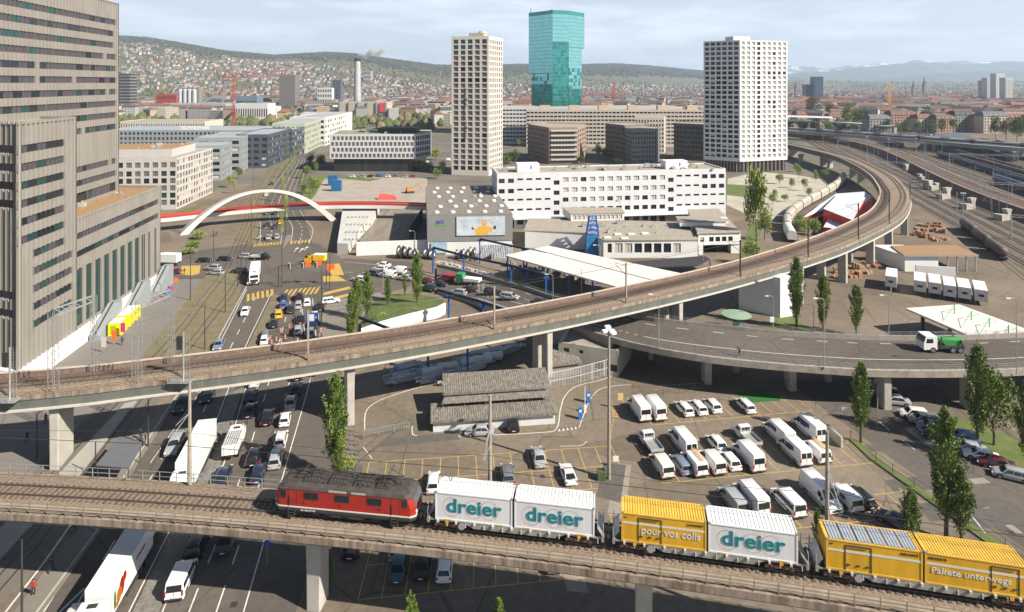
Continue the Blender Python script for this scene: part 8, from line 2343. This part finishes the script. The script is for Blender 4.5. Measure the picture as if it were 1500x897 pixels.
for i,(x,y,w_)in enumerate(((168,492,3.4),(180,480,3.6),(190,471,3.0))):
 t=empty('yellow_container',G(x,y),R(14),f"bright yellow container kiosk on the plaza, {ORD[i]} from the camera",'container','yellow kiosks');b=MB();b.box(-1.3,1.3,0,w_,0,2.6);b.build('body',mat('kiosk_yellow',(.72,.70,.0),.5),t);b=MB();b.box(-1.1,1.1,.2,w_-.2,2.61,2.7);b.build('roof',WHITE,t);b=MB();b.box(-.8,.2,-.02,0,.3,2.2);b.build('door',mat('kiosk_dark_yellow',(.35,.34,.0),.5),t)  # door panel in a darker yellow than the body
for i,(x,yb,yt,c,lab)in enumerate([(167,505,484,(.8,.15,.03),'orange and sand flag banner on the plaza'),(180,494,473,(.6,.03,.25),'red and magenta flag banner on the plaza'),(152,517,494,(.6,.5,.48),'white banner with red figures on the plaza'),(246,437,424,(.0,.35,.55),'turquoise banner at the corner of the office complex'),(250,432,420,(.7,.04,.4),'pink banner at the corner of the office complex'),(258,424,407,(.8,.2,.05),'orange and green banner at the corner of the office complex')]):
 sign(x,yb,yt,mat('banner_%d'%i,c,.6),lab,1.0,2.0 if i<3 else 1.3)
def person_mesh(pose,k):
 J={'stand':[(0,0,.95),(0,0,1.25),(0,0,1.48),(0,.01,1.56),(0,.02,1.68),(.1,0,.9),(.11,.03,.5),(.11,0,.06),(.11,.12,.03),(-.1,0,.9),(-.11,0,.5),(-.12,-.05,.06),(-.12,.08,.03),(.2,0,1.42),(.26,0,1.13),(.25,.08,.88),(-.2,0,1.42),(-.26,0,1.13),(-.25,.08,.88)],'walk':[(0,0,.93),(0,.02,1.23),(0,.03,1.46),(0,.05,1.54),(0,.06,1.66),(.1,0,.88),(.1,.24,.5),(.1,.3,.07),(.1,.42,.05),(-.1,0,.88),(-.1,-.1,.5),(-.1,-.35,.12),(-.1,-.25,.04),(.2,.02,1.4),(.25,-.15,1.13),(.24,-.18,.9),(-.2,.02,1.4),(-.25,.15,1.13),(-.22,.3,.93)],'ride':[(0,-.2,1.0),(0,.0,1.25),(0,.16,1.44),(0,.22,1.52),(0,.27,1.64),(.1,-.15,.98),(.11,.15,.75),(.11,.02,.38),(.11,.14,.35),(-.1,-.15,.98),(-.11,.12,.6),(-.11,-.08,.22),(-.11,.05,.2),(.19,.14,1.4),(.24,.3,1.18),(.22,.42,1.03),(-.19,.14,1.4),(-.24,.3,1.18),(-.22,.42,1.03)]}[pose]
 E=[(0,1),(1,2),(2,3),(3,4),(0,5),(5,6),(6,7),(7,8),(0,9),(9,10),(10,11),(11,12),(2,13),(13,14),(14,15),(2,16),(16,17),(17,18)]
 rad=[.14,.13,.13,.06,.10,.09,.065,.045,.04,.09,.065,.045,.04,.065,.045,.035,.065,.045,.035]
 me=bpy.data.meshes.new('person');me.from_pydata(J,E,[]);o=bpy.data.objects.new('person',me);COL.objects.link(o)
 m_=o.modifiers.new('s','SKIN');
 for v,r_ in zip(me.skin_vertices[0].data,rad):v.radius=(r_,r_)
 me.skin_vertices[0].data[0].use_root=True
 o.modifiers.new('ss','SUBSURF').levels=1
 bpy.context.view_layer.update();n_=bpy.data.meshes.new_from_object(o.evaluated_get(bpy.context.evaluated_depsgraph_get()));bpy.data.objects.remove(o)
 n_.materials.clear()
 for mm in(mat('trousers_dark',(.02,.022,.03),.9),k,SKIN):n_.materials.append(mm)
 hz=J[3][2];hips=J[0][2]
 for pl in n_.polygons:z=pl.center.z;pl.material_index=2 if z>hz+.02 else(1 if z>hips-.02 else 0);pl.use_smooth=True
 return n_
HAIR=mat('hair_dark',(.03,.02,.015),.8)
def person(p,yaw,pose,jacket,label):
 me=person_mesh(pose,jacket);o=link('person',me,None,p,yaw,label=label,cat='person')
 hd={'stand':(0,.0,1.73),'walk':(0,.04,1.71),'ride':(0,.24,1.7)}[pose]
 b=MB();b.lathe(hd,[(.105,-.06),(.11,.0),(.08,.07),(.01,.1)],10);b.build('hair',HAIR,o);return o
JK={n_:mat('jacket_'+n_,c,.85)for n_,c in(('black',(.015,.015,.02)),('navy',(.02,.03,.07)),('grey',(.15,.15,.16)),('red',(.3,.03,.02)),('orange',(.75,.12,.01)),('beige',(.4,.35,.28)))}
for x,y,h,po,j,lab in((76,840,2.8,'walk','navy','person in dark clothes walking in the shade beside the tram rails'),(49,873,.3,'stand','red','person with white bag standing by the tram stop post, bottom left'),(67,622,.5,'walk','black','person in black walking in the shade left of the concrete pillar'),(40,648,3,'walk','black','person in black farther left in the viaduct shade'),(179,506,1,'walk','black','person in black on the plaza near the banners'),(213,650,2,'stand','navy','waiting person beside the tram shelter'),(209,655,2.4,'stand','grey','second waiting person in grey beside the tram shelter'),(206,645,1,'stand','black','third waiting person at the far end of the shelter'),(270,402,1,'walk','black','pedestrian on the yellow hatched paint'),(318,319,1,'walk','navy','left one of two pedestrians below the footbridge'),(322,319,1,'walk','red','right one of two pedestrians below the footbridge'),(313,346,2,'walk','grey','left pedestrian on the sidewalk beyond the yellow paint'),(317,346,2,'walk','black','right pedestrian on the sidewalk beyond the yellow paint')):
 person(G(x,y),h,po,JK[j],lab)
bicycle(G(109,783,.02),R(10),'bicycle ridden on the tram street below the front viaduct');person(G(109,783,.02),R(10),'ride',JK['black'],'cyclist in black on the tram street below the front viaduct')
pz=G(1083,522,6.56);bicycle(pz,R(95),'bicycle ridden along the elevated ramp');person(pz,R(95),'ride',JK['black'],'cyclist in black riding along the elevated ramp')
pz=G(1404,722,.05);bicycle(pz,R(20),'bicycle ridden on the driveway behind the tall poplar');person(pz,R(20),'ride',JK['orange'],'cyclist in orange on the driveway beside the tall poplar')
SB2=mat('bright_steel',(.50,.53,.57),.5,.2,var=.4,scale=1.5);WOOD=mat('pallet_wood',(.36,.24,.14),.85,var=.2,scale=1);BRICK=mat('brick_stack',(.38,.20,.12),.85,var=.2,scale=1)
def goods(label,p,yaw,n,kind,m,grp,sx=1.0):
 t=empty('goods_stack',p,yaw,label,'stack',grp);r=random.Random(int(p.x*7));b=MB()
 if kind=='beams':
  for j in range(n):
   y=(j%6)*.42;z=.15+(j//6)*.42;l=r.uniform(4,8)*sx
   b.box(-l/2,l/2,y,y+.22,z,z+.04);b.box(-l/2,l/2,y,y+.22,z+.32,z+.36);b.box(-l/2,l/2,y+.1,y+.12,z+.04,z+.32)
   for q in range(8):xx=-l/2+l*q/8;b.tube((xx,y,z),(xx+l/16,y,z+.38),.03,4)
 else:
  for j in range(n):x=(j%3)*1.3;y=(j//3%2)*1.3;z=(j//6)*.9;s=r.uniform(.8,1.1);b.box(x,x+s,y,y+s,z,z+.8)
 b.build('goods',m,t)
for i,(x,y,s)in enumerate([(655,548,1.4),(700,535,1.4),(720,524,1.5),(640,560,1),(672,562,1),(590,562,.8),(600,548,.9),(615,556,.9),(745,520,1.2),(690,548,1.1)]):goods(f"stack of bright steel girders in the viaduct shade, {ORD[i]} of ten",G(x,y),R(14+i*3),12+i%7,'beams',SB2,'steel girder stacks',s)
for i,(x,y)in enumerate([(1345,338),(1358,340),(1372,341),(1385,343),(1350,347),(1365,350),(1380,354),(1392,352),(1362,332),(1378,332),(1240,400),(1255,404),(1268,398),(1225,404),(1262,390),(1276,388),(1248,392)]):goods(f"stack of {'brick' if i % 2 else 'wooden'} pallets by the siding, {ORD[i]} of seventeen",G(x,y),R(i*17),5+i%6,'pal',BRICK if i%2 else WOOD,'pallet stacks')
for i in range(12):goods(f"grey crate row in front of the side street wall, {ORD[i]} from the left",G(636+i*6.2,389+i*1.7),R(-15),5+i%3,'pal',SB2 if i%2 else CONC,'crate row along the side street')
for i,(x,y)in enumerate([(760,398),(775,402),(792,398),(812,408),(836,412),(850,418),(745,392),(720,382),(708,378),(700,383)]):goods(f"dark goods stack under the white canopy, {ORD[i]} of ten",G(x,y),R(i*9),8,'pal',CONCD,'stacks under the canopy')
for i in range(18):
 b=MB();p=G(704+i*2.6,380-i*.1);b.tube(p,p+Vector((.4,0,4.3)),.28,8);b.build('pipe_bundle',SB2,label=f"upright silver sheet pile leaning by the hall, {ORD[i]} from the left",cat='sheet pile',group='upright sheet piles')
for i,(x,y,c)in enumerate([(488,272,(.02,.12,.3)),(493,280,(.02,.14,.34))]):
 b=MB();p=G(x,y);b.box(p.x-2.4,p.x+2.4,p.y-1.2,p.y+1.2,0,5.4);b.build('site_container',mat('site_blue',c,.5),label=f"blue stacked site cabin, {'upper left' if i == 0 else 'lower right'} of the pair",cat='cabin')
b=MB();p=G(568,292);b.loft([[(p.x-4.5,p.y-2,0),(p.x+4.5,p.y-2,0),(p.x+4.5,p.y+2,0),(p.x-4.5,p.y+2,0)],[(p.x-3.8,p.y,2.8),(p.x+3,p.y,1.7),(p.x+3,p.y+.5,1.7),(p.x-3.8,p.y+.5,2.8)]]);b.build('tarpaulin_heap',mat('tarp_red',(.5,.08,.06),.6,var=.2),label='red tarpaulin heap on the sandy construction ground',cat='heap')
t=empty('excavator',G(600,283),.4,'small orange-brown excavator on the sandy ground','excavator');b=MB();b.box(-1.5,1.5,-1.2,1.2,1,2.8);b.build('cab',mat('digger_orange',(.45,.2,.08),.6),t);b=MB();b.box(-2,2,-1.4,-.8,0,.9);b.box(-2,2,.8,1.4,0,.9);b.build('track',BLACKP,t);b=MB();b.path([(1.2,0,2),(4,0,4.5),(6,0,2.5),(5.5,0,1)],.25,5);b.build('arm',mat('digger_orange',(.45,.2,.08)),t)
for i,(x,yb,yt,w_)in enumerate([(413,357,310,2.2),(419,340,285,2.4),(416,318,262,2.2),(414,296,248,2.2),(421,280,236,2.2),(427,262,226,2.5),(431,250,216,2.5),(343,284,258,3.2),(441,288,253,4.5),(453,291,256,5),(400,226,205,5),(380,232,212,5),(420,240,205,4),(436,232,210,4),(463,254,238,5)]):
 H=ZAT(yt,G(x,yb).y);broad(G(x,yb),max(3,H),w_*.8,f"slender street tree on the avenue, {ORD[i]} of fifteen counted away from the camera",LEAF if i>7 else LEAFL,i%4,'slender street trees','street_tree',900,.4)
for i,(x,y)in enumerate([(655,545),(690,538),(706,534),(722,529),(633,552)]):
 b=MB();p=G(x,y);b.tube(p+Vector((-1.8,-.4,.9)),p+Vector((1.8,.5,.9)),.85,12);b.build('rolled_mat',mat('mat_white',(.6,.6,.58),.8,var=.15),label=f"big white rolled mat in the shade under the long viaduct, {ORD[i]} of five",cat='roll',group='rolled mats')
b=MB()
for k in range(9):
 o=6.4+k*10.8;P=[Y0+YN*o+YD*a+Vector((0,0,6.8))for a in(-60,700)];b.tube(P[0],P[1],.05,4)
b.build('contact_wires',DMETAL,label='thin overhead wires running along the yard tracks',cat='overhead wire')
rq=random.Random(5)
for root,(x0,x1,y0,y1),z,n_ in((PGB,(-180,-155,272,292),25.03,7),(CKB,(-105,-66,380,400),22.5,9),(LB_,(5,78,236,249),20.4,22),(HL,(-24,-6,200,235),12.56,4),(WK,(20,50,198,212),5.66,12),(OC,(-110,-97,130,160),26.11,5)):
 for k in range(n_):
  x,y=rq.uniform(x0,x1),rq.uniform(y0,y1)
  if root is LB_ and y-236>6+(x*.145):continue
  b=MB();s_=rq.uniform(.5,1.4);b.cbox((x,y,z+s_*.4),(s_*rq.uniform(.8,2),s_,s_*.8),rq.uniform(0,.3));b.tube((x,y,z+s_*.8),(x,y,z+s_*1.3),.15,6);b.build('roof_vent',METAL if k%2 else CONC,next((c for c in root.children if 'roof' in c.name),root))
for i,(x,yb,H,W_,m_)in enumerate([(445,290,6,5,LEAFL),(458,284,7,6,LEAF),(466,276,5,5,LEAFL),(436,300,4,4,LEAF),(292,350,2.5,6,LEAFL),(284,364,2.2,6,LEAF),(276,372,2,5,LEAFL),(350,262,7,5,LEAF),(336,275,6,4,LEAFL),(449,262,7,6,LEAF),(470,246,8,8,LEAFD),(455,243,8,7,LEAFD),(560,470,1.6,3,LEAFL),(548,474,1.6,3,LEAF),(536,478,1.8,3,LEAFD),(640,262,6,6,LEAF),(648,255,7,6,LEAFD),(750,236,6,8,LEAFD),(1132,300,5,5,LEAFL),(1142,270,6,5,LEAFL),(1166,252,5,4,LEAFL),(1208,262,5,5,LEAFL),(1090,400,3.5,6,LEAFL),(510,690,2,2.5,LEAFL),(1375,650,2.5,4,LEAF)]):
 broad(G(x,yb),H,W_,f"fresh green bush or small tree, {ORD[i]} of a scattered set along avenue and paths",m_,i%4,'scattered bushes','bush',1300,.45)
rp_=random.Random(17)
for nm_,m_,n_ in(('asphalt_patch',mat('patch_dark',(.10,.09,.08),.9,var=.15,scale=1),16),('asphalt_patch',mat('patch_pale',(.27,.235,.195),.9,var=.12,scale=1),12),('drain_cover',DMETAL,12)):
 for k in range(n_):
  x,y=rp_.choice([(rp_.uniform(-20,45),rp_.uniform(70,100)),(rp_.uniform(-45,-25),rp_.uniform(62,110)),(rp_.uniform(55,64),rp_.uniform(72,95))])
  w_,l_=(.35,.35)if nm_=='drain_cover' else(rp_.uniform(.3,1.6),rp_.uniform(1.2,6));a_=rp_.choice([.14,.17,1.7,1.3]);c_,s_=math.cos(a_),math.sin(a_)
  b=MB();b.sheet([(x+c_*u-s_*v,y+s_*u+c_*v)for u,v in((-l_,-w_),(l_,-w_),(l_*.95,w_),(-l_*.9,w_))],.0122+.0004*k+(.0002 if nm_=='drain_cover' or m_.name=='patch_pale' else 0));struct(nm_,b,m_)
HZ=bpy.data.materials.new('haze');HZ.use_nodes=True;n_=HZ.node_tree;n_.nodes.remove(n_.nodes['Principled BSDF'])
pv=n_.nodes.new('ShaderNodeVolumePrincipled');pv.inputs['Color'].default_value=(.64,.79,1.0,1);pv.inputs['Density'].default_value=.000085;pv.inputs['Anisotropy'].default_value=.2
n_.links.new(pv.outputs['Volume'],n_.nodes['Material Output'].inputs['Volume'])
b=MB();b.box(-13500,22000,-1700,14500,-45,560);hz_=b.build('haze',HZ,kind='stuff')
